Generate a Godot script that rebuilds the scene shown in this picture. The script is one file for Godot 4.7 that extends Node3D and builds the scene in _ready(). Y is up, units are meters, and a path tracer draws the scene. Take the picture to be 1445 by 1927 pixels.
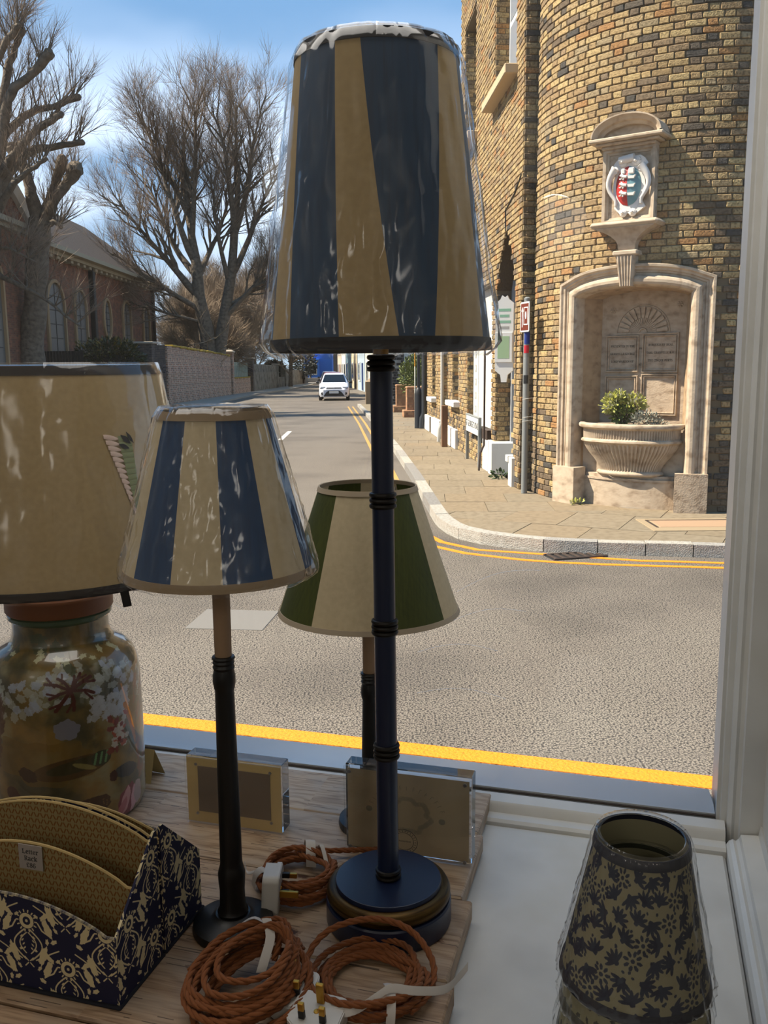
extends Node3D

# World: y up, metres. The street is y = 0; the camera stands inside a shop whose window faces the street.
const WA := 0.281                                  # the window wall is turned by 16.1 degrees
var WT := Vector3(cos(WA), 0, sin(WA))             # along the window, to the right
var WN := Vector3(-sin(WA), 0, cos(WA))            # from the window into the shop
var WO := Vector3(0.482, 0, -1.223)                # right end of the pane
const TABLE := 1.15
const TC := Vector3(3.95, 0, -12.1)                # centre of the rounded brick corner
const TR := 1.93
const TA := 2.1816616                              # direction of the fountain from that centre (125 degrees)
const F0 := Vector3(1.86, 0, -12.25)               # near end of the straight brick front
var FX := Vector3(0.0525, 0, 0.9986)
var FN := Vector3(-0.9986, 0, 0.0525)
const PAVE := 0.12

var rng := RandomNumberGenerator.new()
var counts := {}
var mats := {}
var tex := {}


func _ready():
	rng.seed = 11
	setup_camera_and_light()
	build_shop()
	build_ground()
	build_brick_building()
	build_fountain()
	build_church()
	build_street()
	build_trees()
	build_table_things()


func setup_camera_and_light():
	var cam = Camera3D.new()
	cam.name = "camera"
	cam.fov = rad_to_deg(2.0 * atan(963.5 / 1680.0))
	cam.near = 0.02
	cam.far = 400.0
	var r0 = Vector3(1, 0, 0)
	var f = Vector3(0, -sin(deg_to_rad(9.2)), -cos(deg_to_rad(9.2)))
	var u0 = r0.cross(f)
	var r = r0 * cos(0.0082) - u0 * sin(0.0082)
	var u = u0 * cos(0.0082) + r0 * sin(0.0082)
	cam.transform = Transform3D(Basis(r, u, -f), Vector3(0, 1.8, 0))
	add_child(cam)
	cam.current = true

	var e = Environment.new()
	e.background_mode = Environment.BG_SKY
	var sm = ProceduralSkyMaterial.new()
	sm.sky_top_color = Color(0.47, 0.70, 0.93)
	sm.sky_horizon_color = Color(0.80, 0.90, 0.98)
	sm.sky_curve = 0.13
	sm.ground_bottom_color = Color(0.36, 0.34, 0.31)
	sm.ground_horizon_color = Color(0.62, 0.62, 0.6)
	sm.sun_angle_max = 6.0
	sm.sky_cover = cloud_cover()
	sm.sky_cover_modulate = Color(1, 1, 1, 0.8)
	var sky = Sky.new()
	sky.sky_material = sm
	e.sky = sky
	e.tonemap_mode = Environment.TONE_MAPPER_LINEAR
	e.tonemap_exposure = 1.0
	e.sdfgi_enabled = true
	e.ssao_enabled = true
	e.ssil_enabled = true
	var we = WorldEnvironment.new()
	we.name = "world_environment"
	we.environment = e
	add_child(we)

	var sun = DirectionalLight3D.new()
	sun.name = "sun"
	sun.light_color = Color(1.0, 0.955, 0.88)
	sun.light_energy = 4.0
	sun.light_angular_distance = 0.53
	sun.shadow_enabled = true
	add_child(sun)
	var to_sun = Vector3(-0.643, 0.766, -0.012)
	sun.look_at_from_position(to_sun * 50.0, Vector3.ZERO, Vector3.UP)


func cloud_cover() -> ImageTexture:
	var w = 1024
	var h = 512
	var im = Image.create(w, h, false, Image.FORMAT_RGBA8)
	var n = FastNoiseLite.new()
	n.seed = 5
	n.frequency = 2.2
	n.fractal_octaves = 5
	var n2 = FastNoiseLite.new()
	n2.seed = 9
	n2.frequency = 0.9
	for y in h:
		var el = (0.5 - (y + 0.5) / h) * PI
		if el < -0.02:
			continue
		for x in w:
			var az = (x + 0.5) / w * TAU
			var d = Vector3(cos(el) * cos(az), sin(el) * 3.2, cos(el) * sin(az))
			var k = n.get_noise_3dv(d) * 0.55 + n2.get_noise_3dv(d * 1.3) * 0.5
			var band = exp(-pow((el - 0.17) / 0.12, 2.0))
			var c = smoothstep(0.0, 0.36, k + band * 0.24 - 0.05) * clampf(band * 1.3, 0.0, 1.0)
			if c > 0.003:
				im.set_pixel(x, y, Color(1, 0.985, 0.96, c))
	return ImageTexture.create_from_image(im)


# ---------------------------------------------------------------- naming, things and parts

func numbered(called: String, parent: Node) -> String:
	var key = str(parent.get_instance_id()) + called
	var k = counts.get(key, -1) + 1
	counts[key] = k
	return called if k == 0 else "%s_%03d" % [called, k]


func thing(called: String, label: String, category: String, at := Vector3.ZERO, turn := 0.0, group := "") -> Node3D:
	var o = Node3D.new()
	o.name = numbered(called, self)
	add_child(o, true)
	o.position = at
	o.rotation.y = turn
	tag(o, label, category, group)
	return o


func tag(o: Node, label: String, category: String, group := ""):
	o.set_meta("label", label)
	o.set_meta("category", category)
	if group != "":
		o.set_meta("group", group)


func part(called: String, mesh: Mesh, m: Material, parent: Node, at := Vector3.ZERO, turn := Vector3.ZERO) -> MeshInstance3D:
	var o = MeshInstance3D.new()
	o.name = numbered(called, parent)
	o.mesh = mesh
	if m:
		o.material_override = m
	o.position = at
	o.rotation = turn
	parent.add_child(o, true)
	return o


func setting(called: String, mesh: Mesh, m: Material, label: String, at := Vector3.ZERO, turn := 0.0) -> MeshInstance3D:
	var o = part(called, mesh, m, self, at)
	o.rotation.y = turn
	o.set_meta("kind", "structure")
	o.set_meta("label", label)
	return o


func many(called: String, mesh: Mesh, m: Material, parent: Node, xs: Array, cols := []) -> MultiMeshInstance3D:
	var mm = MultiMesh.new()
	mm.transform_format = MultiMesh.TRANSFORM_3D
	mm.use_colors = cols.size() > 0
	mm.mesh = mesh
	mm.instance_count = xs.size()
	for i in xs.size():
		mm.set_instance_transform(i, xs[i])
		if cols.size() > 0:
			mm.set_instance_color(i, cols[i])
	var o = MultiMeshInstance3D.new()
	o.name = numbered(called, parent)
	o.multimesh = mm
	o.material_override = m
	o.set_meta("kind", "stuff")
	parent.add_child(o, true)
	return o


func wp(w: float, y: float, d: float) -> Vector3:
	return WO + WT * w + WN * d + Vector3(0, y, 0)


func copy(o: Node3D, label: String) -> Node3D:
	var c = o.duplicate()
	var base = String(o.name)
	c.name = numbered(base, self)
	add_child(c, true)
	c.set_meta("label", label)
	return c


# ---------------------------------------------------------------- materials and textures

func mat(called: String, c: Color, rough := 0.8, metal := 0.0) -> StandardMaterial3D:
	if mats.has(called):
		return mats[called]
	var m = StandardMaterial3D.new()
	m.resource_name = called
	m.albedo_color = c
	m.roughness = rough
	m.metallic = metal
	mats[called] = m
	return m


func noise_tex(seed_: int, freq: float, ramp: Array, size := 512, type := FastNoiseLite.TYPE_SIMPLEX_SMOOTH, oct := 4, normal := false, strength := 4.0) -> NoiseTexture2D:
	var n = FastNoiseLite.new()
	n.seed = seed_
	n.noise_type = type
	n.frequency = freq
	n.fractal_octaves = oct
	var t = NoiseTexture2D.new()
	t.noise = n
	t.width = size
	t.height = size
	t.seamless = true
	t.as_normal_map = normal
	t.bump_strength = strength
	if ramp.size() > 0:
		var g = Gradient.new()
		var offs = PackedFloat32Array()
		var cs = PackedColorArray()
		for r in ramp:
			offs.append(r[0])
			cs.append(r[1])
		g.offsets = offs
		g.colors = cs
		t.color_ramp = g
	return t


func grey(v: float) -> Color:
	return Color(v, v, v)


func rough_surface(m: StandardMaterial3D, t: Texture2D, scale: float, bump: Texture2D = null, bump_cm := 0.2, world := true):
	m.albedo_texture = t
	m.uv1_triplanar = true
	m.uv1_world_triplanar = world
	m.uv1_scale = Vector3.ONE * scale
	if bump:
		m.heightmap_enabled = true
		m.heightmap_texture = bump
		m.heightmap_scale = bump_cm


func pane_mat(called: String, alpha := 0.03, rough := 0.02) -> StandardMaterial3D:
	if mats.has(called):
		return mats[called]
	var m = mat(called, Color(1, 1, 1, alpha), rough)
	m.transparency = BaseMaterial3D.TRANSPARENCY_ALPHA
	return m


# ---------------------------------------------------------------- mesh builder

class MB:
	var v := PackedVector3Array()
	var uv := PackedVector2Array()
	var idx := PackedInt32Array()
	var tf := Transform3D.IDENTITY
	var xf = null

	func p(a: Vector3, t := Vector2.ZERO) -> int:
		a = tf * a
		if xf != null:
			a = xf.call(a)
		v.append(a)
		uv.append(t)
		return v.size() - 1

	func tri(a: int, b: int, c: int):
		idx.append(a)
		idx.append(b)
		idx.append(c)

	func quad(a: Vector3, b: Vector3, c: Vector3, d: Vector3, s := Vector2.ONE):
		var w = a.distance_to(b) * s.x
		var h = a.distance_to(d) * s.y
		var i = p(a, Vector2(0, h))
		p(b, Vector2(w, h))
		p(c, Vector2(w, 0))
		p(d, Vector2(0, 0))
		tri(i, i + 1, i + 2)
		tri(i, i + 2, i + 3)

	func poly_out(pts: Array, centre: Vector3):
		var n = (pts[1] - pts[0]).cross(pts[2] - pts[0])
		var mid = Vector3.ZERO
		for q in pts:
			mid += q
		mid /= pts.size()
		var flip = n.dot(mid - centre) < 0
		n = n.abs()
		var first = v.size()
		for q in pts:
			var t = Vector2(q.x, -q.y)
			if n.x > n.y and n.x > n.z:
				t = Vector2(q.z, -q.y)
			elif n.y > n.z:
				t = Vector2(q.x, q.z)
			p(q, t)
		for k in range(1, pts.size() - 1):
			if flip:
				tri(first, first + k + 1, first + k)
			else:
				tri(first, first + k, first + k + 1)

	func box(c: Vector3, s: Vector3, b := 0.0, jit = null):
		var h = s * 0.5
		if b <= 0.0:
			for k in 3:
				for sg in [-1.0, 1.0]:
					var pts = []
					for q in [[-1, -1], [1, -1], [1, 1], [-1, 1]]:
						var o = Vector3.ZERO
						o[k] = sg * h[k]
						o[(k + 1) % 3] = q[0] * h[(k + 1) % 3]
						o[(k + 2) % 3] = q[1] * h[(k + 2) % 3]
						pts.append(c + o)
					poly_out(pts, c)
			return
		b = minf(b, minf(h.x, minf(h.y, h.z)) * 0.9)
		var pt = func(k: int, sx: float, sy: float, sz: float) -> Vector3:
			var sgn = Vector3(sx, sy, sz)
			var o = Vector3(sx * (h.x - b), sy * (h.y - b), sz * (h.z - b))
			o[k] = sgn[k] * h[k]
			if jit != null:
				o += jit.call(sgn)
			return c + o
		for k in 3:
			for sg in [-1.0, 1.0]:
				var pts = []
				for q in [[-1.0, -1.0], [1.0, -1.0], [1.0, 1.0], [-1.0, 1.0]]:
					var s3 = Vector3.ZERO
					s3[k] = sg
					s3[(k + 1) % 3] = q[0]
					s3[(k + 2) % 3] = q[1]
					pts.append(pt.call(k, s3.x, s3.y, s3.z))
				poly_out(pts, c)
		for k in 3:
			var k1 = (k + 1) % 3
			var k2 = (k + 2) % 3
			for q in [[-1.0, -1.0], [1.0, -1.0], [1.0, 1.0], [-1.0, 1.0]]:
				var a = Vector3.ZERO
				a[k1] = q[0]
				a[k2] = q[1]
				var lo = a
				var hi = a
				lo[k] = -1.0
				hi[k] = 1.0
				poly_out([pt.call(k1, lo.x, lo.y, lo.z), pt.call(k1, hi.x, hi.y, hi.z), pt.call(k2, hi.x, hi.y, hi.z), pt.call(k2, lo.x, lo.y, lo.z)], c)
		for sx in [-1.0, 1.0]:
			for sy in [-1.0, 1.0]:
				for sz in [-1.0, 1.0]:
					poly_out([pt.call(0, sx, sy, sz), pt.call(1, sx, sy, sz), pt.call(2, sx, sy, sz)], c)

	func grid(nu: int, nv: int, f: Callable):
		var first = v.size()
		for j in nv + 1:
			for i in nu + 1:
				var a = float(i) / nu
				var b = float(j) / nv
				p(f.call(a, b), Vector2(a, 1.0 - b))
		for j in nv:
			for i in nu:
				var a = first + j * (nu + 1) + i
				tri(a, a + 1, a + nu + 2)
				tri(a, a + nu + 2, a + nu + 1)

	func lathe(prof: Array, segs := 32, a0 := 0.0, a1 := TAU):
		var first = v.size()
		var n = prof.size()
		var along = [0.0]
		for j in range(1, n):
			along.append(along[-1] + prof[j].distance_to(prof[j - 1]))
		for j in n:
			for i in segs + 1:
				var t = a0 + (a1 - a0) * i / segs
				p(Vector3(prof[j].x * sin(t), prof[j].y, prof[j].x * cos(t)), Vector2(t / TAU + 0.5, 1.0 - along[j] / maxf(along[-1], 1e-6)))
		for j in n - 1:
			for i in segs:
				var a = first + j * (segs + 1) + i
				tri(a, a + 1, a + segs + 2)
				tri(a, a + segs + 2, a + segs + 1)

	func tube(pts: Array, rad, sides := 8, cap := true):
		var n = pts.size()
		if n < 2:
			return
		var t0 = (pts[1] - pts[0]).normalized()
		var x = t0.cross(Vector3.UP if absf(t0.y) < 0.9 else Vector3.RIGHT).normalized()
		var first = v.size()
		for j in n:
			var t = (pts[mini(j + 1, n - 1)] - pts[maxi(j - 1, 0)]).normalized()
			x = (x - t * x.dot(t)).normalized()
			var y = t.cross(x)
			var r = rad if rad is float else rad[j]
			for i in sides + 1:
				var a = TAU * i / sides
				p(pts[j] + (x * cos(a) + y * sin(a)) * r, Vector2(float(i) / sides, float(j) / n))
		for j in n - 1:
			for i in sides:
				var a = first + j * (sides + 1) + i
				tri(a, a + 1, a + sides + 2)
				tri(a, a + sides + 2, a + sides + 1)
		if cap:
			for e in [0, n - 1]:
				var m = p(pts[e])
				for i in sides:
					var a = first + e * (sides + 1) + i
					if e == 0:
						tri(m, a + 1, a)
					else:
						tri(m, a, a + 1)

	# a flat outline (x, y) given depth from z0 to z1
	func extrude(poly: PackedVector2Array, z0: float, z1: float):
		if Geometry2D.is_polygon_clockwise(poly):
			poly = poly.duplicate()
			poly.reverse()
		var t = Geometry2D.triangulate_polygon(poly)
		var n = poly.size()
		var f = v.size()
		for q in poly:
			p(Vector3(q.x, q.y, z1), Vector2(q.x, -q.y))
		for q in poly:
			p(Vector3(q.x, q.y, z0), Vector2(q.x, -q.y))
		for k in range(0, t.size(), 3):
			var a = t[k]
			var b = t[k + 1]
			var c = t[k + 2]
			if (poly[b] - poly[a]).cross(poly[c] - poly[a]) < 0:
				var x = b
				b = c
				c = x
			tri(f + a, f + b, f + c)
			tri(f + n + a, f + n + c, f + n + b)
		var run = 0.0
		for k in n:
			var a = poly[k]
			var b = poly[(k + 1) % n]
			var l = a.distance_to(b)
			var i = p(Vector3(a.x, a.y, z1), Vector2(run, z1))
			p(Vector3(a.x, a.y, z0), Vector2(run, z0))
			p(Vector3(b.x, b.y, z0), Vector2(run + l, z0))
			p(Vector3(b.x, b.y, z1), Vector2(run + l, z1))
			tri(i, i + 1, i + 2)
			tri(i, i + 2, i + 3)
			run += l

	# a moulding: profile points (across, out) carried along a path in the x-y plane; "across" is to the left of the way
	func sweep(path: Array, prof: Array, closed := false):
		var n = path.size()
		var m = prof.size()
		var first = v.size()
		for j in n:
			var a = path[(j - 1 + n) % n] if closed or j > 0 else path[0]
			var b = path[(j + 1) % n] if closed or j < n - 1 else path[n - 1]
			var q = path[j]
			var n1 = (q - a).orthogonal().normalized() if a != q else (b - q).orthogonal().normalized()
			var n2 = (b - q).orthogonal().normalized() if b != q else n1
			var nn = -(n1 + n2).normalized()
			nn /= maxf(0.4, nn.dot(-n1))
			for i in m:
				var o = q + nn * prof[i].x
				p(Vector3(o.x, o.y, prof[i].y), Vector2(float(i) / m, float(j)))
		for j in (n if closed else n - 1):
			for i in m - 1:
				var a = first + j * m + i
				var b = first + ((j + 1) % n) * m + i
				tri(a, b + 1, a + 1)
				tri(a, b, b + 1)

	func mesh(crease := 40.0, into: ArrayMesh = null, m: Material = null) -> ArrayMesh:
		var am = into if into else ArrayMesh.new()
		var nt = idx.size() / 3
		if nt == 0:
			return am
		var V = PackedVector3Array()
		var N = PackedVector3Array()
		var U = PackedVector2Array()
		var I = PackedInt32Array()
		var fn = PackedVector3Array()
		fn.resize(nt)
		for t in nt:
			var a = v[idx[t * 3]]
			fn[t] = (v[idx[t * 3 + 1]] - a).cross(v[idx[t * 3 + 2]] - a)
		if crease < 0:
			V = v
			U = uv
			N.resize(v.size())
			for t in nt:
				for k in 3:
					N[idx[t * 3 + k]] += fn[t]
				I.append(idx[t * 3])
				I.append(idx[t * 3 + 2])
				I.append(idx[t * 3 + 1])
			for k in N.size():
				N[k] = N[k].normalized()
		else:
			var at = {}
			var keys = []
			keys.resize(v.size())
			for k in v.size():
				keys[k] = Vector3i((v[k] * 20000.0).round())
			for t in nt:
				for k in 3:
					var key = keys[idx[t * 3 + k]]
					if at.has(key):
						at[key].append(t)
					else:
						at[key] = [t]
			var lim = cos(deg_to_rad(crease))
			var un = PackedVector3Array()
			un.resize(nt)
			for t in nt:
				un[t] = fn[t].normalized()
			for t in nt:
				for k in [0, 2, 1]:
					var i = idx[t * 3 + k]
					var s = Vector3.ZERO
					var me = un[t]
					for o in at[keys[i]]:
						if me.dot(un[o]) >= lim:
							s += fn[o]
					I.append(V.size())
					V.append(v[i])
					U.append(uv[i])
					N.append(s.normalized() if s.length_squared() > 0 else me)
		var arr = []
		arr.resize(Mesh.ARRAY_MAX)
		arr[Mesh.ARRAY_VERTEX] = V
		arr[Mesh.ARRAY_NORMAL] = N
		arr[Mesh.ARRAY_TEX_UV] = U
		arr[Mesh.ARRAY_INDEX] = I
		am.add_surface_from_arrays(Mesh.PRIMITIVE_TRIANGLES, arr)
		if m:
			am.surface_set_material(am.get_surface_count() - 1, m)
		return am


func box_mesh(s: Vector3, b := 0.0, c := Vector3.ZERO) -> ArrayMesh:
	var mb = MB.new()
	mb.box(c, s, b)
	return mb.mesh(20.0)


func lathe_mesh(prof: Array, segs := 32, crease := 40.0) -> ArrayMesh:
	var mb = MB.new()
	mb.lathe(prof, segs)
	return mb.mesh(crease)


func tube_mesh(pts: Array, rad, sides := 8) -> ArrayMesh:
	var mb = MB.new()
	mb.tube(pts, rad, sides)
	return mb.mesh(50.0)


func arc_pts(c: Vector2, rx: float, ry: float, a0: float, a1: float, n: int) -> Array:
	var out = []
	for k in n + 1:
		var a = lerpf(a0, a1, float(k) / n)
		out.append(c + Vector2(cos(a) * rx, sin(a) * ry))
	return out


func lettering(text: String, size: float, depth: float, m: Material, parent: Node, at: Vector3, turn := Vector3.ZERO, serif := false, squeeze := 1.0) -> MeshInstance3D:
	var t = TextMesh.new()
	var f = SystemFont.new()
	f.font_names = PackedStringArray(["Droid Serif" if serif else "Droid Sans"])
	t.font = f
	t.text = text
	t.font_size = 64
	t.pixel_size = size / 46.0
	t.depth = depth
	t.curve_step = 2.0
	var o = part("lettering", t, m, parent, at, turn)
	o.scale.x = squeeze
	return o


# ================================================================ the shop round the camera

func wbox(called: String, lo: Vector3, hi: Vector3, m: Material, label: String, bev := 0.0) -> MeshInstance3D:
	return setting(called, box_mesh(hi - lo, bev, (lo + hi) * 0.5), m, label, WO, -WA)


func build_shop():
	var white = mat("white gloss paint", Color(0.80, 0.795, 0.775), 0.35)
	rough_surface(white, noise_tex(3, 0.012, [[0.0, Color(0.93, 0.93, 0.93)], [0.6, Color(1, 1, 1)], [1.0, Color(0.97, 0.965, 0.95)]], 256), 1.6)
	var cream = mat("cream wall paint", Color(0.76, 0.76, 0.75), 0.75)
	var boards = mat("dark floor boards", Color(0.46, 0.38, 0.29), 0.6)
	var ceil_m = mat("white ceiling paint", Color(0.72, 0.70, 0.66), 0.8)
	var out_brick = mat("painted shop front", Color(0.5, 0.48, 0.45), 0.8)
	wbox("floor", Vector3(-3.4, 0.10, -0.02), Vector3(1.8, 0.25, 4.4), boards, "dark wooden shop floor")
	wbox("ceiling", Vector3(-3.4, 3.0, -0.2), Vector3(1.8, 3.12, 4.4), ceil_m, "white shop ceiling")
	wbox("wall_back", Vector3(-3.4, 0.25, 4.2), Vector3(1.8, 3.0, 4.4), cream, "cream back wall of the shop")
	wbox("wall_left", Vector3(-3.4, 0.25, 0.0), Vector3(-3.2, 3.0, 4.2), cream, "cream left wall of the shop")
	wbox("wall_right", Vector3(1.6, 0.25, 0.0), Vector3(1.8, 3.0, 4.2), cream, "cream right wall of the shop")
	# window wall, in four pieces round the opening
	var mb = MB.new()
	mb.box(Vector3(-0.8, 0.54, -0.11), Vector3(5.2, 1.08, 0.18))
	mb.box(Vector3(-0.8, 2.885, -0.11), Vector3(5.2, 0.23, 0.18))
	mb.box(Vector3(-3.25, 1.925, -0.11), Vector3(0.3, 1.69, 0.18))
	mb.box(Vector3(0.93, 1.925, -0.11), Vector3(1.74, 1.69, 0.18))
	setting("wall_window", mb.mesh(10), out_brick, "front wall of the shop round the display window", WO, -WA)
	wbox("wall_bay", Vector3(0.0585, 1.0, -0.015), Vector3(0.20, 3.0, 0.44), white, "white panelled side of the window bay", 0.003)
	# display shelf of the bay
	wbox("trim_shelf", Vector3(-3.2, 1.085, 0.062), Vector3(0.011, 1.12, 0.80), white, "white painted window shelf with small scratches", 0.004)
	wbox("trim_shelf_front", Vector3(-3.2, 0.25, 0.755), Vector3(0.0585, 1.085, 0.785), white, "white board below the window shelf")

	# window
	var w = Node3D.new()
	w.name = "window_1"
	w.set_meta("kind", "structure")
	w.set_meta("label", "white painted shop window with one large pane")
	add_child(w)
	w.position = WO
	w.rotation.y = -WA
	var sill = mat("weathered outer sill paint", Color(0.74, 0.75, 0.76), 0.3)
	var b1 = MB.new()
	var so = PackedVector2Array([Vector2(-0.13, 1.08), Vector2(0.006, 1.08), Vector2(0.006, 1.152), Vector2(-0.03, 1.149), Vector2(-0.115, 1.132), Vector2(-0.13, 1.125)])
	b1.tf = Transform3D(Basis(Vector3(0, 0, 1), Vector3(0, 1, 0), Vector3(-1, 0, 0)), Vector3.ZERO)
	b1.extrude(so, -0.0, 3.1)
	part("outer_sill", b1.mesh(30), sill, w)
	# inner bottom rail with a rounded upper edge and a bead
	var b2 = MB.new()
	b2.tf = b1.tf
	b2.extrude(PackedVector2Array([Vector2(0.010, 1.09), Vector2(0.064, 1.09), Vector2(0.064, 1.125), Vector2(0.060, 1.129), Vector2(0.045, 1.131), Vector2(0.042, 1.140), Vector2(0.037, 1.145), Vector2(0.018, 1.149), Vector2(0.013, 1.147), Vector2(0.010, 1.142)]), -0.012, 3.1)
	part("bottom_rail", b2.mesh(30), white, w)
	var putty = mat("old dark putty", Color(0.24, 0.20, 0.17), 0.9)
	part("putty_line", box_mesh(Vector3(3.1, 0.0025, 0.004), 0.0005, Vector3(-1.55, 1.1485, 0.0085)), putty, w)
	# right jamb: stepped mouldings
	var jamb = MB.new()
	jamb.tf = Transform3D(Basis(Vector3(1, 0, 0), Vector3(0, 0, 1), Vector3(0, -1, 0)), Vector3(0, 0, 0))
	var jp = PackedVector2Array([Vector2(0.10, -0.13), Vector2(0.10, 0.048), Vector2(0.0585, 0.048), Vector2(0.030, 0.046), Vector2(0.029, 0.034), Vector2(0.024, 0.031), Vector2(0.020, 0.032), Vector2(0.015, 0.026), Vector2(0.0145, 0.017), Vector2(0.007, 0.015), Vector2(0.0055, 0.008), Vector2(0.001, 0.008), Vector2(0.001, -0.004), Vector2(0.006, -0.006), Vector2(0.006, -0.13)])
	jamb.extrude(jp, -2.76, -1.12)
	part("jamb", jamb.mesh(25), white, w)
	part("top_rail", box_mesh(Vector3(3.1, 0.07, 0.09), 0.004, Vector3(-1.55, 2.735, 0.01)), white, w)
	part("jamb", box_mesh(Vector3(0.07, 1.62, 0.09), 0.004, Vector3(-3.08, 1.93, 0.01)), white, w)
	part("pane", box_mesh(Vector3(3.05, 1.58, 0.004), 0.0, Vector3(-1.523, 1.935, 0.004)), pane_mat("window glass", 0.006, 0.0), w)
	# scratches in the glass
	var scr = mat("scratched glass", Color(0.85, 0.91, 0.98), 0.6)
	scr.backlight_enabled = true
	scr.backlight = Color(1.6, 1.6, 1.6)
	for q in [[-0.385, 1.462, 0.125, 0.040], [-0.40, 1.411, 0.120, 0.027], [-0.447, 1.361, 0.125, 0.012], [-0.448, 1.294, 0.140, 0.004], [-1.10, 1.42, 0.14, -0.028]]:
		var pts = []
		for k in 13:
			var t = k / 12.0
			pts.append(Vector3(q[0] + q[2] * t, q[1] + q[3] * t + 0.012 * sin(PI * t), 0.0068))
		part("scratch", tube_mesh(pts, 0.00030, 4), scr, w)
	# moulded foot of the bay side, running from the window into the shop
	var tr = MB.new()
	tr.extrude(PackedVector2Array([Vector2(0.0125, 1.085), Vector2(0.0585, 1.085), Vector2(0.0585, 1.162), Vector2(0.0560, 1.164), Vector2(0.054, 1.149), Vector2(0.031, 1.147), Vector2(0.029, 1.141), Vector2(0.025, 1.137), Vector2(0.021, 1.139), Vector2(0.016, 1.136), Vector2(0.0125, 1.130)]), 0.05, 0.44)
	setting("trim_1", tr.mesh(25), white, "white moulding along the foot of the bay side", WO, -WA)

	# added fill light above the window bay, out of view, to brighten the display
	var lb = thing("fill_panel", "added long fill light panel over the shop window display, out of view", "lamp", wp(-0.75, 2.82, 0.36), -WA)
	var lbm = mat("fill panel glow", Color(0.9, 0.9, 0.88), 0.5)
	lbm.emission_enabled = true
	lbm.emission = Color(1.0, 0.98, 0.95)
	lbm.emission_energy_multiplier = 0.8
	part("housing", box_mesh(Vector3(1.5, 0.06, 0.66), 0.01, Vector3(0, 0.035, 0)), white, lb)
	part("hanger", tube_mesh([Vector3(-0.6, 0.06, 0), Vector3(-0.6, 0.18, 0)], 0.004, 6), white, lb)
	part("hanger", tube_mesh([Vector3(0.6, 0.06, 0), Vector3(0.6, 0.18, 0)], 0.004, 6), white, lb)
	part("fill_diffuser", box_mesh(Vector3(1.44, 0.012, 0.60), 0.002, Vector3(0, 0.0, 0)), lbm, lb)
	var al = AreaLight3D.new()
	al.name = "fill_light"
	al.area_size = Vector2(1.44, 0.60)
	al.light_color = Color(1.0, 0.98, 0.95)
	al.light_energy = 0.85
	al.area_range = 8.0
	al.shadow_enabled = true
	al.position = Vector3(0, -0.012, 0)
	al.rotation.x = -PI / 2
	lb.add_child(al)

	# lamps of the shop, behind the camera
	var lamp_no = 0
	for q in [[-1.5, 2.3], [0.7, 2.5], [-0.6, 3.6]]:
		var l = thing("ceiling_lamp", "round white glass ceiling lamp %s the camera" % [["left behind", "right behind", "farthest behind"][lamp_no]], "lamp", wp(q[0], 2.55, q[1]))
		lamp_no += 1
		part("cord", tube_mesh([Vector3(0, 0.12, 0), Vector3(0, 0.449, 0)], 0.004, 6), mat("black flex", grey(0.03)), l)
		var g = mat("glowing lamp glass", Color(1, 0.95, 0.85), 0.4)
		g.emission_enabled = true
		g.emission = Color(1.0, 0.97, 0.92)
		g.emission_energy_multiplier = 1.2
		part("lamp_globe", lathe_mesh([Vector2(0.0, -0.165), Vector2(0.09, -0.14), Vector2(0.15, -0.075), Vector2(0.165, 0.0), Vector2(0.15, 0.06), Vector2(0.09, 0.10), Vector2(0.03, 0.12), Vector2(0.0, 0.122)], 24), g, l)
		var o = OmniLight3D.new()
		o.name = "lamp_light"
		o.light_color = Color(1.0, 0.97, 0.92)
		o.light_energy = 0.20
		o.light_size = 0.13
		o.omni_range = 8.0
		o.omni_attenuation = 2.0
		o.shadow_enabled = true
		l.add_child(o)


# ================================================================ street surfaces

func kerb_line() -> Array:
	var c = [Vector2(-1.2, -42.0), Vector2(-0.35, -29.0), Vector2(0.238, -18.7), Vector2(0.44, -14.3), Vector2(0.53, -11.8), Vector2(0.60, -10.1), Vector2(0.665, -9.65), Vector2(0.80, -9.22), Vector2(1.08, -8.87), Vector2(1.511, -8.60), Vector2(2.1, -8.42), Vector2(3.21, -8.22), Vector2(4.6, -7.85), Vector2(7.0, -7.3)]
	var out = []
	for i in c.size() - 1:
		var n = maxi(1, int(c[i].distance_to(c[i + 1]) / 0.3))
		if i > 3:
			for k in n:
				out.append(c[i].cubic_interpolate(c[i + 1], c[maxi(i - 1, 0)], c[mini(i + 2, c.size() - 1)], float(k) / n))
		else:
			out.append(c[i])
	out.append(c[-1])
	return out


func offset_line(l: Array, d: float) -> Array:
	var out = []
	for i in l.size():
		var t = (l[mini(i + 1, l.size() - 1)] - l[maxi(i - 1, 0)]).normalized()
		out.append(l[i] + Vector2(t.y, -t.x) * d)      # positive: towards the pavement
	return out


# a strip of the ground between two lines of (x, z), as a slab from y0 to y1
func slab(poly: PackedVector2Array, y0: float, y1: float, mb: MB = null) -> MB:
	if mb == null:
		mb = MB.new()
	var f = PackedVector2Array()
	for q in poly:
		f.append(Vector2(q.x, -q.y))
	mb.tf = Transform3D(Basis(Vector3(1, 0, 0), Vector3(0, 0, -1), Vector3(0, 1, 0)), Vector3.ZERO)
	mb.extrude(f, y0, y1)
	return mb


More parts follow.
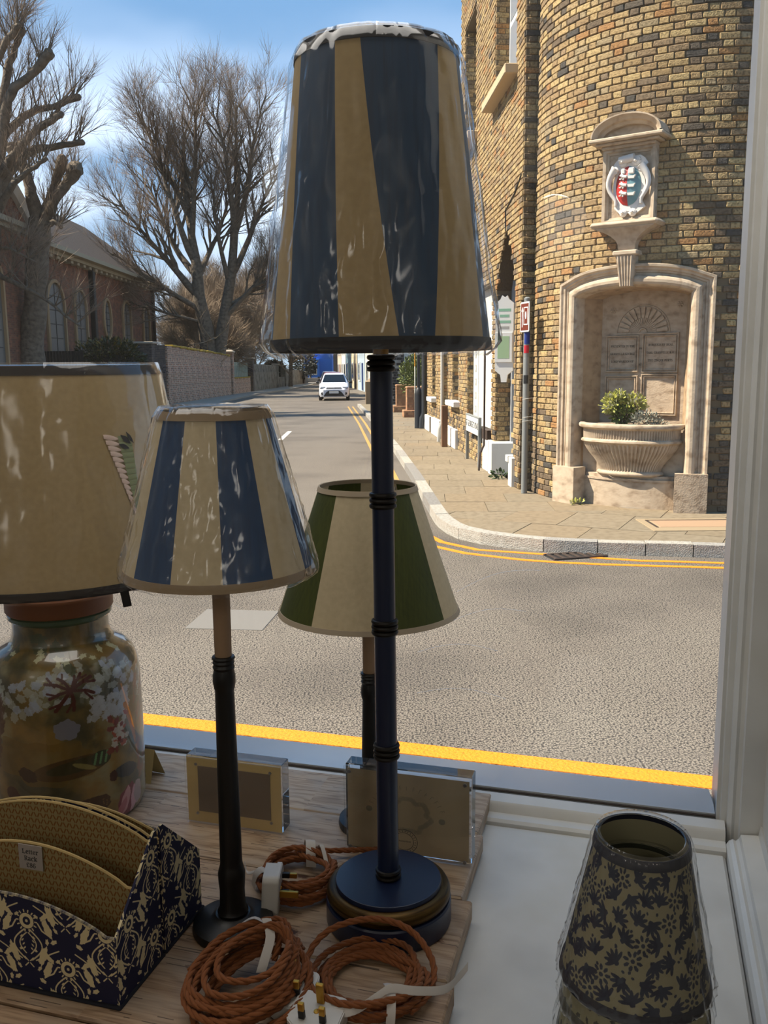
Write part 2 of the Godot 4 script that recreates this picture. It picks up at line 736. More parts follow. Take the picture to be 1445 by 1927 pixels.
func build_ground():
	var asphalt = mat("worn grey asphalt", Color(0.66, 0.635, 0.60), 0.92)
	var gr = noise_tex(21, 0.14, [[0.0, Color(1.0, 0.98, 0.95)], [0.22, Color(0.86, 0.84, 0.80)], [0.42, Color(0.62, 0.60, 0.575)], [0.6, Color(0.42, 0.405, 0.39)], [0.8, Color(0.24, 0.23, 0.22)], [1.0, grey(0.14)]], 1024, FastNoiseLite.TYPE_CELLULAR, 2)
	rough_surface(asphalt, gr, 0.62, noise_tex(21, 0.14, [[0.0, grey(1)], [1.0, grey(0)]], 1024, FastNoiseLite.TYPE_CELLULAR, 2), 0.35)
	asphalt.detail_enabled = true
	asphalt.detail_blend_mode = BaseMaterial3D.BLEND_MODE_MUL
	asphalt.detail_albedo = noise_tex(23, 0.012, [[0.0, Color(0.78, 0.77, 0.76)], [0.5, Color(0.95, 0.94, 0.93)], [1.0, Color(1, 1, 0.99)]], 256)
	asphalt.detail_uv_layer = BaseMaterial3D.DETAIL_UV_2
	asphalt.uv2_triplanar = true
	asphalt.uv2_world_triplanar = true
	asphalt.uv2_scale = Vector3.ONE * 0.12
	var road = slab(PackedVector2Array([Vector2(-70, -0.2), Vector2(70, -0.2), Vector2(70, -160), Vector2(-70, -160)]), -0.3, 0.0)
	setting("road", road.mesh(10), asphalt, "grey asphalt road and junction")
	var earth = mat("winter grass and earth", Color(0.30, 0.29, 0.17), 0.95)
	rough_surface(earth, noise_tex(24, 0.03, [[0.0, Color(0.55, 0.5, 0.4)], [0.5, Color(0.85, 0.9, 0.6)], [1.0, Color(1, 1, 0.8)]], 256), 0.5)
	setting("lawn", slab(PackedVector2Array([Vector2(-10.9, -44.3), Vector2(-10.5, -60), Vector2(-9.2, -105), Vector2(-9.2, -150), Vector2(-60, -150), Vector2(-60, -41), Vector2(-14, -41)]), 0.0, 0.2).mesh(10), earth, "grassy churchyard behind the brick wall")
	var flag = mat("left pavement flags", Color(0.55, 0.52, 0.47), 0.9)
	setting("pavement", slab(PackedVector2Array([Vector2(-7.0, -44), Vector2(-8.6, -47), Vector2(-8.6, -62), Vector2(-7.6, -80), Vector2(-7.4, -108), Vector2(-9.0, -108), Vector2(-9.9, -70), Vector2(-10.3, -60), Vector2(-10.7, -44)]), 0.0, 0.1).mesh(10), flag, "narrow pavement below the old brick wall")

	# right pavement: a bed with stone slabs on it
	var kl = kerb_line()
	var bed = mat("sandy joints", Color(0.46, 0.41, 0.32), 0.95)
	var inner = offset_line(kl, 0.15)
	var poly = PackedVector2Array()
	for q in inner:
		poly.append(q)
	poly.append_array([Vector2(7.5, -10.16), Vector2(3.95, -10.16), Vector2(2.9, -10.5), Vector2(2.3, -11.2), Vector2(1.95, -12.1), Vector2(1.2, -25.0), Vector2(3.5, -25.2), Vector2(3.5, -42.0)])
	var pav = slab(poly, 0.0, PAVE - 0.012)
	var pv = setting("pavement", pav.mesh(10), bed, "stone pavement round the brick corner building")
	var stones = []
	for k in 5:
		var c = [Color(0.50, 0.45, 0.365), Color(0.51, 0.46, 0.375), Color(0.49, 0.44, 0.355), Color(0.50, 0.455, 0.375), Color(0.515, 0.455, 0.36)][k]
		var m = mat("yellowish paving stone %d" % k, c, 0.85)
		if not tex.has("stone"):
			tex.stone = noise_tex(25, 0.02, [[0.0, Color(0.80, 0.78, 0.75)], [0.5, Color(0.95, 0.94, 0.92)], [1.0, Color(1, 1, 1)]], 512, FastNoiseLite.TYPE_SIMPLEX_SMOOTH, 5)
			tex.stone_b = noise_tex(26, 0.06, [], 512, FastNoiseLite.TYPE_SIMPLEX, 4)
		rough_surface(m, tex.stone, 0.9, tex.stone_b, 0.12)
		stones.append(m)
	var pieces = 0
	for zone in 2:
		var ang = 0.05 if zone == 0 else -0.46
		var ux = Vector2(cos(ang), sin(ang))            # across the pavement
		var uy = Vector2(ux.y, -ux.x) if zone == 0 else Vector2(sin(0.46), -cos(0.46))
		if zone == 1:
			ux = Vector2(cos(0.46), sin(0.46))
		var split = -10.35
		var area = Geometry2D.intersect_polygons(poly, PackedVector2Array([Vector2(-3, split), Vector2(8, split), Vector2(8, -42), Vector2(-3, -42)]) if zone == 0 else PackedVector2Array([Vector2(-3, split), Vector2(8, split), Vector2(8, -6), Vector2(-3, -6)]))
		var o = Vector2(0.45, -10.4) if zone == 0 else Vector2(0.6, -9.0)
		for row in range(-12, 44):
			var depth = 0.74 if zone == 0 else 0.92
			if zone == 0 and row * depth > 24:
				continue
			for col in range(-8, 12):
				var wd = 0.78 if zone == 0 else 0.66
				var sh = (fposmod(row * 0.37, 1.0)) * wd if zone == 0 else fposmod(row * 0.41, 1.0) * wd
				var a = o + ux * (col * wd + sh) + uy * (row * depth)
				var g = 0.0035
				var rect = PackedVector2Array([a + ux * g + uy * g, a + ux * (wd - g) + uy * g, a + ux * (wd - g) + uy * (depth - g), a + ux * g + uy * (depth - g)])
				for ar in area:
					for c in Geometry2D.intersect_polygons(rect, ar):
						if absf(poly_area(c)) < 0.004:
							continue
						var top = PAVE + rng.randf_range(-0.002, 0.002)
						part("paving_slab", slab(c, PAVE - 0.03, top).mesh(10), stones[rng.randi() % 5], pv)
						pieces += 1
	# kerb
	var kst = [mat("granite kerb stone", Color(0.60, 0.59, 0.57), 0.8), mat("granite kerb stone grey", Color(0.52, 0.51, 0.495), 0.8), mat("granite kerb stone pale", Color(0.66, 0.645, 0.61), 0.8)]
	for m in kst:
		rough_surface(m, tex.stone, 1.7, tex.stone_b, 0.5)
	var kerb = Node3D.new()
	kerb.name = "kerb"
	kerb.set_meta("kind", "structure")
	kerb.set_meta("label", "granite kerb along the right pavement and round the corner")
	add_child(kerb)
	var lens = [0.0]
	for i in range(1, kl.size()):
		lens.append(lens[-1] + kl[i].distance_to(kl[i - 1]))
	var s = 0.0
	while s < lens[-1] - 0.3:
		var e = s + (0.9 if s > 30 else 1.3) * rng.randf_range(0.75, 1.2)
		if s > 33.0 and s < 35.4:
			e = s + rng.randf_range(0.4, 0.55)
		var out = []
		for k in 4:
			out.append(sample_line(kl, lens, lerpf(s + 0.005, minf(e, lens[-1]) - 0.005, k / 3.0)))
		var inn = offset_line(out, 0.15)
		var pl = PackedVector2Array(out)
		inn.reverse()
		pl.append_array(PackedVector2Array(inn))
		part("kerb_stone", slab(pl, -0.05, PAVE + rng.randf_range(0.0, 0.006)).mesh(10), kst[rng.randi() % 3], kerb)
		s = e
	# yellow lines
	var yel = mat("yellow road paint", Color(0.92, 0.53, 0.04), 0.7)
	rough_surface(yel, noise_tex(27, 0.07, [[0.0, Color(0.72, 0.7, 0.66)], [0.35, Color(0.95, 0.95, 0.95)], [1.0, Color(1, 1, 1)]], 512), 1.2, tex.stone_b, 0.3)
	var yfar = mat("faded yellow road paint", Color(0.72, 0.55, 0.28), 0.8)
	rough_surface(yfar, noise_tex(28, 0.09, [[0.0, Color(0.6, 0.6, 0.6)], [0.4, Color(0.95, 0.95, 0.95)], [1.0, Color(1, 1, 1)]], 512), 1.2)
	for j in 2:
		var lo = offset_line(kl, -0.19 - j * 0.21)
		var li = offset_line(kl, -0.26 - j * 0.21)
		var near = PackedVector2Array()
		var near2 = []
		var far_a = PackedVector2Array()
		var far_b = []
		for i in kl.size():
			if lo[i].y > -12.2 and (lo[i].x < 1.42 or lo[i].x > 2.12 or j == 1):
				near.append(lo[i])
				near2.append(li[i])
			if lo[i].y < -11.4:
				far_a.append(lo[i])
				far_b.append(li[i])
		near2.reverse()
		near.append_array(PackedVector2Array(near2))
		far_b.reverse()
		far_a.append_array(PackedVector2Array(far_b))
		var who = ["nearest the kerb", "farther from the kerb"][j]
		tag(part("road_line", slab(near, 0.0, 0.004).mesh(10), yel, self), "curved yellow line round the corner pavement, %s" % who, "road marking", "double yellow lines")
		tag(part("road_line", slab(far_a, 0.0, 0.004).mesh(10), yfar, self), "faded yellow line running up the street to the white car, %s" % who, "road marking", "double yellow lines")
	# the single line under the window, parallel to it
	var nl = PackedVector2Array()
	for q in [[-4.0, -2.53], [4.0, -2.53], [4.0, -2.655], [-4.0, -2.655]]:
		var pz = wp(q[0], 0, q[1])
		nl.append(Vector2(pz.x, pz.z))
	tag(part("road_line", slab(nl, 0.0, 0.004).mesh(10), yel, self), "broad straight yellow line on the road just outside the window", "road marking")
	var wht = mat("worn white road paint", Color(0.78, 0.77, 0.74), 0.8)
	for q in [[-2.62, -25.8, -22.7]]:
		tag(part("road_dash", slab(PackedVector2Array([Vector2(q[0] - 0.06, q[2]), Vector2(q[0] + 0.06, q[2]), Vector2(q[0] - 0.02, q[1]), Vector2(q[0] - 0.14, q[1])]), 0.0, 0.004).mesh(10), wht, self), "short white centre dash on the road left of the blue pole", "road marking")
	# covers
	var iron = mat("rusty iron", Color(0.24, 0.19, 0.155), 0.75, 0.3)
	var g0 = thing("drain_grate", "rusty iron drain grate in the gutter below the fountain kerb", "drain grate", Vector3(1.83, 0, -8.37), 0.27)
	part("frame", box_mesh(Vector3(0.56, 0.012, 0.24), 0.003, Vector3(0, 0.0, 0)), mat("pit shade", grey(0.02)), g0)  # near-black plate puts the shade under the bars into colour
	for k in 7:
		part("bar", box_mesh(Vector3(0.035, 0.02, 0.22), 0.004, Vector3(-0.24 + k * 0.08, 0.008, 0)), iron, g0, Vector3.ZERO, Vector3(0, 0.0, 0))
	for k in 2:
		part("rim", box_mesh(Vector3(0.56, 0.02, 0.025), 0.004, Vector3(0, 0.008, -0.11 + k * 0.22)), iron, g0)
	var c0 = thing("access_cover", "tan concrete access cover with a dark slotted frame in the pavement", "cover", Vector3(3.28, PAVE, -9.35), -0.01)
	part("frame", box_mesh(Vector3(1.02, 0.014, 0.72), 0.003), mat("pale concrete", Color(0.56, 0.49, 0.38), 0.9), c0)
	part("slab", box_mesh(Vector3(0.86, 0.014, 0.40), 0.003, Vector3(0.04, 0.004, -0.03)), mat("tan concrete", Color(0.60, 0.49, 0.38), 0.9), c0)
	part("edge_bar", box_mesh(Vector3(0.90, 0.012, 0.04), 0.003, Vector3(0.02, 0.004, -0.26)), iron, c0)
	part("edge_bar", box_mesh(Vector3(0.03, 0.012, 0.44), 0.003, Vector3(-0.42, 0.004, -0.04)), iron, c0)
	var c1 = thing("access_cover", "pale square patch cover let into the asphalt behind the small lamp pole", "cover", Vector3(-1.1, 0, -6.28), -0.12)
	part("plate", box_mesh(Vector3(0.56, 0.008, 0.5), 0.002), mat("smooth grey concrete", Color(0.43, 0.415, 0.39), 0.9), c1)
	var c2 = thing("access_cover", "dark iron cover with pale studs behind the big left lampshade", "cover", Vector3(-2.55, 0, -7.3), 0.35)
	part("plate", box_mesh(Vector3(0.9, 0.01, 0.6), 0.003), iron, c2)
	var studs = []
	for i in 12:
		for j in 8:
			studs.append(Transform3D(Basis.IDENTITY, Vector3(-0.40 + i * 0.073, 0.008, -0.25 + j * 0.071)))
	many("studs", box_mesh(Vector3(0.04, 0.008, 0.03), 0.003), mat("worn bright steel", Color(0.62, 0.6, 0.57), 0.5, 0.5), c2, studs)


func poly_area(c: PackedVector2Array) -> float:
	var a = 0.0
	for k in c.size():
		a += c[k].cross(c[(k + 1) % c.size()])
	return a * 0.5


func sample_line(l: Array, lens: Array, s: float) -> Vector2:
	for i in range(1, l.size()):
		if s <= lens[i]:
			return l[i - 1].lerp(l[i], (s - lens[i - 1]) / maxf(1e-6, lens[i] - lens[i - 1]))
	return l[-1]


# ================================================================ the brick building with its rounded corner

func brick_mesh(l: float, seed_: int) -> ArrayMesh:
	var r = RandomNumberGenerator.new()
	r.seed = seed_
	var j = {}
	var mb = MB.new()
	mb.box(Vector3(0, 0, -0.012), Vector3(l, 0.0665, 0.036), 0.007, func(s: Vector3):
		if not j.has(s):
			j[s] = Vector3(r.randf_range(-0.005, 0.005), r.randf_range(-0.003, 0.003), r.randf_range(-0.004, 0.002))
		return j[s])
	return mb.mesh(15.0)


var brick_tones: Array = []
var brick_mats: Array = []
var brick_long: Array = []
var brick_short: Array = []


func setup_bricks():
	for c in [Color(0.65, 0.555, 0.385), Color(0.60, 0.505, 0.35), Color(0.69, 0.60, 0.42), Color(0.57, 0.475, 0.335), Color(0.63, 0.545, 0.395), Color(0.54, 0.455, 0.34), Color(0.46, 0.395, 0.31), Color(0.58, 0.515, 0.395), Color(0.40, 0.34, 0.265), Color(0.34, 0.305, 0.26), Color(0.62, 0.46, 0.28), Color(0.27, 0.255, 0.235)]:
		brick_tones.append(c)
	var bt = noise_tex(31, 0.035, [[0.0, Color(0.45, 0.42, 0.40)], [0.3, Color(0.80, 0.78, 0.74)], [0.55, Color(0.98, 0.97, 0.95)], [1.0, Color(1, 1, 1)]], 512, FastNoiseLite.TYPE_SIMPLEX, 4)
	var bb = noise_tex(32, 0.06, [], 512, FastNoiseLite.TYPE_SIMPLEX, 3)
	for k in brick_tones.size():
		var m = mat("stock brick tone %d" % k, brick_tones[k], 0.9)
		rough_surface(m, bt, 1.3, bb, 0.35)
		brick_mats.append(m)
	var mm = mat("stock bricks", Color(1, 1, 1), 0.9)
	mm.vertex_color_use_as_albedo = true
	rough_surface(mm, bt, 1.3, bb, 0.35)
	for k in 4:
		brick_long.append(brick_mesh(0.213, 40 + k))
		brick_short.append(brick_mesh(0.100, 50 + k))


func tone(dark_share: float) -> int:
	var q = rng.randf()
	if q < dark_share:
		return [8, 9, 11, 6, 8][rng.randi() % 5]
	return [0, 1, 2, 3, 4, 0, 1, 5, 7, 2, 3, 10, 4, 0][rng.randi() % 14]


# one course after another of long and short bricks; place(s, y) gives the brick's frame, keep(s0, s1, y) says whether it is there
func brick_field(s0: float, s1: float, y0: float, y1: float, place: Callable, keep: Callable, dark_share: Callable, out: Array):
	var n = int((y1 - y0) / 0.075)
	for k in n:
		var y = y0 + 0.0375 + k * 0.075
		var s = s0 - (0.169 if k % 2 else 0.0) - fposmod(k * 0.0137, 0.02)
		var long = true
		while s < s1:
			var l = 0.225 if long else 0.1125
			var a = maxf(s, s0)
			var b = minf(s + l, s1)
			if b - a > 0.05 and keep.call(a, b, y):
				var t = tone(dark_share.call(a, y))
				var full = (0.213 if long else 0.100)
				var f: Transform3D = place.call((a + b) * 0.5, y)
				f = f * Transform3D(Basis.IDENTITY.scaled(Vector3((b - a - 0.012) / full, 1, 1)) * Basis(Vector3(0, 0, 1), rng.randf_range(-0.012, 0.012)), Vector3(rng.randf_range(-0.002, 0.002), rng.randf_range(-0.002, 0.002), rng.randf_range(-0.004, 0.004)))
				out.append([f, t, long, rng.randi() % 4])
			s += l
			long = not long


func arch_top(s: float) -> float:
	return 2.72 + 0.21 * sqrt(maxf(0.0, 1.0 - pow(s / 0.93, 2.0)))


func tower_pt(s: float, y: float, o := 0.0) -> Vector3:
	var a = TA - s / TR
	return TC + Vector3(cos(a) * (TR + o), y, sin(a) * (TR + o))


func tower_frame(s: float, y: float) -> Transform3D:
	if s > 1.60:
		var e = tower_frame(1.60, y)
		e.origin += e.basis.x * (s - 1.60)
		return e
	var a = TA - s / TR
	return Transform3D(Basis(Vector3(sin(a), 0, -cos(a)), Vector3.UP, Vector3(cos(a), 0, sin(a))), tower_pt(s, y))


# a wall with rectangular holes, cut into boxes; x along, y up, the face at z = face, going back by depth
func holed_wall(mb: MB, x0: float, x1: float, y0: float, y1: float, face: float, depth: float, holes: Array):
	var xs = [x0, x1]
	for h in holes:
		xs.append(h[0])
		xs.append(h[1])
	xs.sort()
	for i in xs.size() - 1:
		var a = xs[i]
		var b = xs[i + 1]
		if b - a < 0.001 or a < x0 - 0.001 or b > x1 + 0.001:
			continue
		var cuts = []
		for h in holes:
			if h[0] < (a + b) * 0.5 and h[1] > (a + b) * 0.5:
				cuts.append([h[2], h[3]])
		cuts.sort()
		var y = y0
		for c in cuts + [[y1, y1]]:
			if c[0] - y > 0.001:
				mb.box(Vector3((a + b) * 0.5, (y + c[0]) * 0.5, face - depth * 0.5), Vector3(b - a, c[0] - y, depth))
			y = c[1]


func front_holes() -> Array:
	# along, along, foot, head, depth of the reveal
	return [
		[-1.90, -0.46, 0.0, 2.95, 0.26], [-4.92, -2.20, 0.70, 3.1, 0.12], [-7.10, -6.05, 1.09, 2.9, 0.14], [-9.0, -7.95, 0.62, 3.0, 0.20], [-11.12, -10.30, 1.03, 2.9, 0.14],
		[-2.20, -0.62, 5.78, 7.9, 0.22], [-5.42, -4.05, 5.78, 7.9, 0.22],
	]


func build_brick_building():
	setup_bricks()
	var b = thing("brick_building", "yellow stock brick building with a rounded corner and tall white sash windows", "building", Vector3.ZERO)
	var mortar = mat("lime mortar", Color(0.40, 0.345, 0.26), 0.95)
	var mb = MB.new()
	# core of the rounded corner, with the niche left open
	var n = 60
	for i in n:
		var s0 = lerpf(-1.853, 1.60, float(i) / n)
		var s1 = lerpf(-1.853, 1.60, float(i + 1) / n)
		var mid = (s0 + s1) * 0.5
		var foot = 0.0
		if absf(mid) < 0.70:
			foot = 2.63 + 0.14 * sqrt(maxf(0.0, 1.0 - pow(mid / 0.70, 2.0)))
		mb.quad(tower_pt(s0, foot, -0.012), tower_pt(s1, foot, -0.012), tower_pt(s1, 7.6, -0.012), tower_pt(s0, 7.6, -0.012))
	var e = tower_frame(1.60, 0)
	mb.quad(e * Vector3(0, 0, -0.012), e * Vector3(4, 0, -0.012), e * Vector3(4, 7.6, -0.012), e * Vector3(0, 7.6, -0.012))
	# floor slabs behind, so that no light passes through the shell
	mb.box(Vector3(6.0, 7.55, -14.3), Vector3(7.4, 0.1, 3.9))
	part("wall_core", mb.mesh(30), mortar, b)
	var all = []
	var keep = func(a: float, c: float, y: float) -> bool:
		var m = (a + c) * 0.5
		return not ((absf(m) < 0.90 or absf(a) < 0.88 or absf(c) < 0.88) and y < arch_top(clampf(m, -0.9, 0.9)) + 0.02)
	var patch = FastNoiseLite.new()
	patch.seed = 8
	patch.frequency = 0.8
	var dark_share = func(s: float, y: float) -> float:  # chance of a dark brick, higher low down and to the right
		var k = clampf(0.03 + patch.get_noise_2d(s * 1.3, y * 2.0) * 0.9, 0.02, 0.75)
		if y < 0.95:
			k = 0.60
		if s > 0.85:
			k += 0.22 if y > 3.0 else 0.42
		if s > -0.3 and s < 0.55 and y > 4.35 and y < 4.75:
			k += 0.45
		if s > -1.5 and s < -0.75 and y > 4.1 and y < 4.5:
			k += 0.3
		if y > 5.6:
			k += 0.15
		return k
	brick_field(-1.853, 4.6, PAVE, 7.5, tower_frame, keep, dark_share, all)
	# the 300 bricks that show largest are parts of their own
	var eye = Vector3(0, 1.8, 0)
	var rank = []
	for i in all.size():
		var f = all[i][0]
		var d = eye - f.origin
		var sc = f.basis.z.normalized().dot(d.normalized()) / d.length_squared() * (1.0 if all[i][2] else 0.5)
		if f.origin.x / -f.origin.z > 0.385 or f.origin.y > 6.2:
			sc = 0.0
		rank.append([-sc, i])
	rank.sort()
	var single = {}
	for k in 300:
		single[rank[k][1]] = true
	var front = []
	add_front(b, mortar, front)
	var groups = {}
	for i in all.size():
		var q = all[i]
		if single.has(i):
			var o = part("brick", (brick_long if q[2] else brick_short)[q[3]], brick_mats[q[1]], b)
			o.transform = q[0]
		else:
			var key = [q[2], q[3]]
			if not groups.has(key):
				groups[key] = [[], []]
			groups[key][0].append(q[0])
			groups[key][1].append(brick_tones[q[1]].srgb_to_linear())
	for q in front:
		var key = [q[2], q[3] % 2]
		if not groups.has(key):
			groups[key] = [[], []]
		groups[key][0].append(q[0])
		groups[key][1].append(brick_tones[q[1]].srgb_to_linear())
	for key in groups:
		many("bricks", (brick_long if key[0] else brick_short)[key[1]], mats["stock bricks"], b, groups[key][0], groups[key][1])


func add_front(b: Node3D, mortar: Material, out: Array):
	var ft = Transform3D(Basis(FX, Vector3.UP, FN), F0)
	var mb = MB.new()
	mb.tf = ft
	var holes = front_holes()
	holed_wall(mb, -6.02, 0.0, 0.0, 10.2, -0.012, 0.45, [[-1.90, -0.46, 0.0, 3.78], holes[1], holes[5], holes[6]])
	holed_wall(mb, -12.55, -6.02, 0.0, 3.4, -0.012, 0.45, [holes[2], holes[3], holes[4]])
	# pointed arch over the recess
	var ap = PackedVector2Array([Vector2(-1.90, 2.95)])
	for k in 9:
		var t = k / 8.0
		ap.append(Vector2(lerpf(-1.90, -1.14, t), 2.95 + 0.77 * sin(t * PI * 0.5) * (0.93 + 0.07 * t)))
	for k in range(1, 9):
		var t = k / 8.0
		ap.append(Vector2(lerpf(-1.14, -0.46, t), 2.95 + 0.77 * cos(t * PI * 0.5) * (1.0 - 0.07 * t)))
	# spandrels over the arch, cut as one outline
	var solid = PackedVector2Array([Vector2(-1.90, 3.78), Vector2(-0.46, 3.78)])
	for k in range(ap.size() - 1, -1, -1):
		solid.append(ap[k])
	mb.extrude(solid, -0.46, -0.012)
	part("wall_core", mb.mesh(15), mortar, b)
	var in_arch = func(x: float, y: float) -> bool:
		if x < -1.90 or x > -0.46:
			return false
		if y < 2.95:
			return true
		var t = (x + 1.90) / 0.76 if x < -1.14 else (-0.46 - x) / 0.68
		return y < 2.95 + 0.77 * sin(clampf(t, 0, 1) * PI * 0.5)
	var keep = func(a: float, c: float, y: float) -> bool:
		var m = (a + c) * 0.5
		if y > 3.4 and m < -6.02:
			return false
		if in_arch.call(m, y):
			return false
		for h in holes:
			if m > h[0] and m < h[1] and y > h[2] and y < h[3]:
				return false
		return true
	var dark_share = func(_s: float, y: float) -> float: return 0.5 if y < 0.8 else 0.06
	var place = func(s: float, y: float) -> Transform3D: return ft * Transform3D(Basis.IDENTITY, Vector3(s, y, 0))
	brick_field(-12.55, 0.0, PAVE, 10.1, place, keep, dark_share, out)
	# faces that look towards the camera: the near end and the far side of every opening
	var never = func(_a: float, _c: float, _y: float) -> bool: return true
	var ends = [[0.012, 0.0, 10.1, 0.45]]
	for h in holes:
		ends.append([h[0] + 0.006, maxf(h[2], PAVE), h[3], h[4]])
	for q in ends:
		var pl = func(s: float, y: float) -> Transform3D: return ft * Transform3D(Basis(Vector3(0, 0, -1), Vector3.UP, Vector3(1, 0, 0)), Vector3(q[0], y, -s))
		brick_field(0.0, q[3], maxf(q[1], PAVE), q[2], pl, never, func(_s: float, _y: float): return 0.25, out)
	# curved soffit of the arch
	var so = MB.new()
	so.tf = ft
	var shell = Array(ap)
	for k in shell.size() - 1:
		so.quad(Vector3(shell[k].x, shell[k].y, -0.01), Vector3(shell[k + 1].x, shell[k + 1].y, -0.01), Vector3(shell[k + 1].x, shell[k + 1].y, -0.30), Vector3(shell[k].x, shell[k].y, -0.30))
	part("arch_soffit", so.mesh(30), brick_mats[5], b)

	# timber, render and glass set into the openings
	var wt = mat("white window paint", Color(0.86, 0.86, 0.84), 0.5)
	var grp = mat("grey timber paint", Color(0.55, 0.56, 0.57), 0.6)
	var dark = mat("dark window glass", Color(0.05, 0.06, 0.07), 0.05)
	var rend = mat("white masonry paint", Color(0.83, 0.82, 0.79), 0.75)
	var add = func(called: String, c: Vector3, s: Vector3, m: Material, bev := 0.004, under: Node = null) -> MeshInstance3D:
		var o = part(called, box_mesh(s, bev), m, under if under else b)
		o.transform = ft * Transform3D(Basis.IDENTITY, c) if under == null else Transform3D(Basis.IDENTITY, c)
		return o
	# recess: grey door and frame
	var door = add.call("door", Vector3(-1.18, 1.9, -0.32), Vector3(1.44, 3.66, 0.06), grp)
	add.call("door_frame", Vector3(1.44 / 2 - 0.05, 0, 0.045), Vector3(0.10, 3.6, 0.07), grp, 0.004, door)
	add.call("door_frame", Vector3(-1.44 / 2 + 0.05, 0, 0.045), Vector3(0.10, 3.6, 0.07), grp, 0.004, door)
	add.call("door_panel", Vector3(0, -0.6, 0.035), Vector3(0.8, 1.0, 0.02), grp, 0.008, door)
	# white panelled shop window with faint upright lettering
	var pan = add.call("white_panel", Vector3(-3.56, 1.9, -0.14), Vector3(2.72, 2.4, 0.04), rend)
	add.call("panel_board", Vector3(-0.98, 0.0, 0.025), Vector3(0.55, 2.36, 0.015), mat("greyish board", Color(0.74, 0.74, 0.71), 0.7), 0.003, pan)
	var faint = mat("faint grey marks", Color(0.60, 0.60, 0.58), 0.8)
	for k in 7:
		part("faded_mark", box_mesh(Vector3(0.17, 0.13, 0.004), 0.001), faint, pan, Vector3(-0.98, 0.62 - k * 0.25, 0.034))
		part("faded_mark", box_mesh(Vector3(0.09, 0.06, 0.004), 0.001), mats["greyish board"], pan, Vector3(-0.98, 0.62 - k * 0.25, 0.037))
	add.call("panel_sill", Vector3(-2.75, 0.70, 0.0), Vector3(1.1, 0.16, 0.14), mat("dark brown sill", Color(0.20, 0.14, 0.10), 0.7))
	# white painted feet of the piers
	add.call("painted_foot", Vector3(-2.3, 0.37, 0.03), Vector3(0.75, 0.52, 0.07), rend, 0.01)
	add.call("painted_foot", Vector3(-1.80, 0.37, -0.10), Vector3(0.22, 0.52, 0.40), rend, 0.02)
	add.call("painted_foot", Vector3(-0.36, 0.32, 0.02), Vector3(0.22, 0.42, 0.07), rend, 0.01)
	add.call("painted_ledge", Vector3(-0.50, 0.50, 0.0), Vector3(0.14, 0.10, 0.16), rend, 0.01)
	for q in [[-11.9, 1.25, 0.40], [-9.85, 1.75, 0.42], [-9.0, 0.1, 0.36], [-7.0, 1.75, 0.40]]:
		add.call("painted_foot", Vector3(q[0], PAVE + q[2] * 0.5, 0.035), Vector3(q[1], q[2], 0.075), rend, 0.01)
	for h in [holes[2], holes[4]]:
		var fr = add.call("window", Vector3((h[0] + h[1]) * 0.5, (h[2] + h[3]) * 0.5, -h[4] - 0.02), Vector3(h[1] - h[0], h[3] - h[2], 0.05), wt)
		add.call("pane", Vector3(0, 0.3, 0.024), Vector3(h[1] - h[0] - 0.16, (h[3] - h[2]) * 0.5, 0.012), dark, 0.002, fr)
		add.call("pane", Vector3(0, -0.52, 0.024), Vector3(h[1] - h[0] - 0.16, 0.55, 0.012), dark, 0.002, fr)
		add.call("sill", Vector3((h[0] + h[1]) * 0.5, h[2] - 0.045, 0.03), Vector3(h[1] - h[0] + 0.3, 0.11, 0.22), wt, 0.01)
	var rec = add.call("door", Vector3(-8.47, 1.75, -0.23), Vector3(1.05, 2.5, 0.05), grp)
	add.call("door_panel", Vector3(0.2, -0.3, 0.03), Vector3(0.4, 1.0, 0.02), wt, 0.004, rec)
	for h in [holes[5], holes[6]]:
		var fr = add.call("window", Vector3((h[0] + h[1]) * 0.5, (h[2] + h[3]) * 0.5, -h[4] - 0.02), Vector3(h[1] - h[0], h[3] - h[2], 0.06), wt)
		for r in 2:
			for c in 2:
				add.call("pane", Vector3(((c - 0.5) * 0.5) * (h[1] - h[0] - 0.14), (r - 0.5) * 0.5 * (h[3] - h[2] - 0.12) , 0.030), Vector3((h[1] - h[0]) * 0.5 - 0.12, (h[3] - h[2]) * 0.5 - 0.14, 0.012), mat("pale blind behind glass", Color(0.55, 0.58, 0.62), 0.15), 0.002, fr)  # even pale grey-blue panes
		add.call("sill", Vector3((h[0] + h[1]) * 0.5, h[2] - 0.05, 0.05), Vector3(h[1] - h[0] + 0.34, 0.13, 0.26), mat("stone sill", Color(0.72, 0.63, 0.50), 0.8), 0.012)
	add.call("roof", Vector3(-9.3, 3.45, -2.0), Vector3(6.7, 0.12, 4.4), mat("dark slates", Color(0.22, 0.21, 0.21), 0.8))
	add.call("roof", Vector3(-3.0, 10.25, -2.0), Vector3(6.2, 0.12, 4.4), mats["dark slates"])
	add.call("end_wall", Vector3(-12.45, 1.7, -2.2), Vector3(0.2, 3.4, 4.0), brick_mats[5])
	# pipes and a cable
	var pipe = mat("dark grey drainpipe", Color(0.16, 0.17, 0.18), 0.5)
	for q in [[-12.45, 0.07, pipe, 3.2, 0.0], [-7.85, 0.04, mat("pale drainpipe", Color(0.66, 0.65, 0.62), 0.6), 3.2, 0.05], [-2.12, 0.017, mat("brown cable cover", Color(0.20, 0.14, 0.11), 0.6), 2.6, 0.05]]:
		var pts = [Vector3(0, 0.14, 0.16), Vector3(0, 0.42, 0.14), Vector3(0, 0.55, 0.08), Vector3(0, q[3], 0.08)]
		var o = part("drainpipe", tube_mesh(pts, q[1], 10), q[2], b)
		o.transform = ft * Transform3D(Basis.IDENTITY, Vector3(q[0], 0, q[4]))
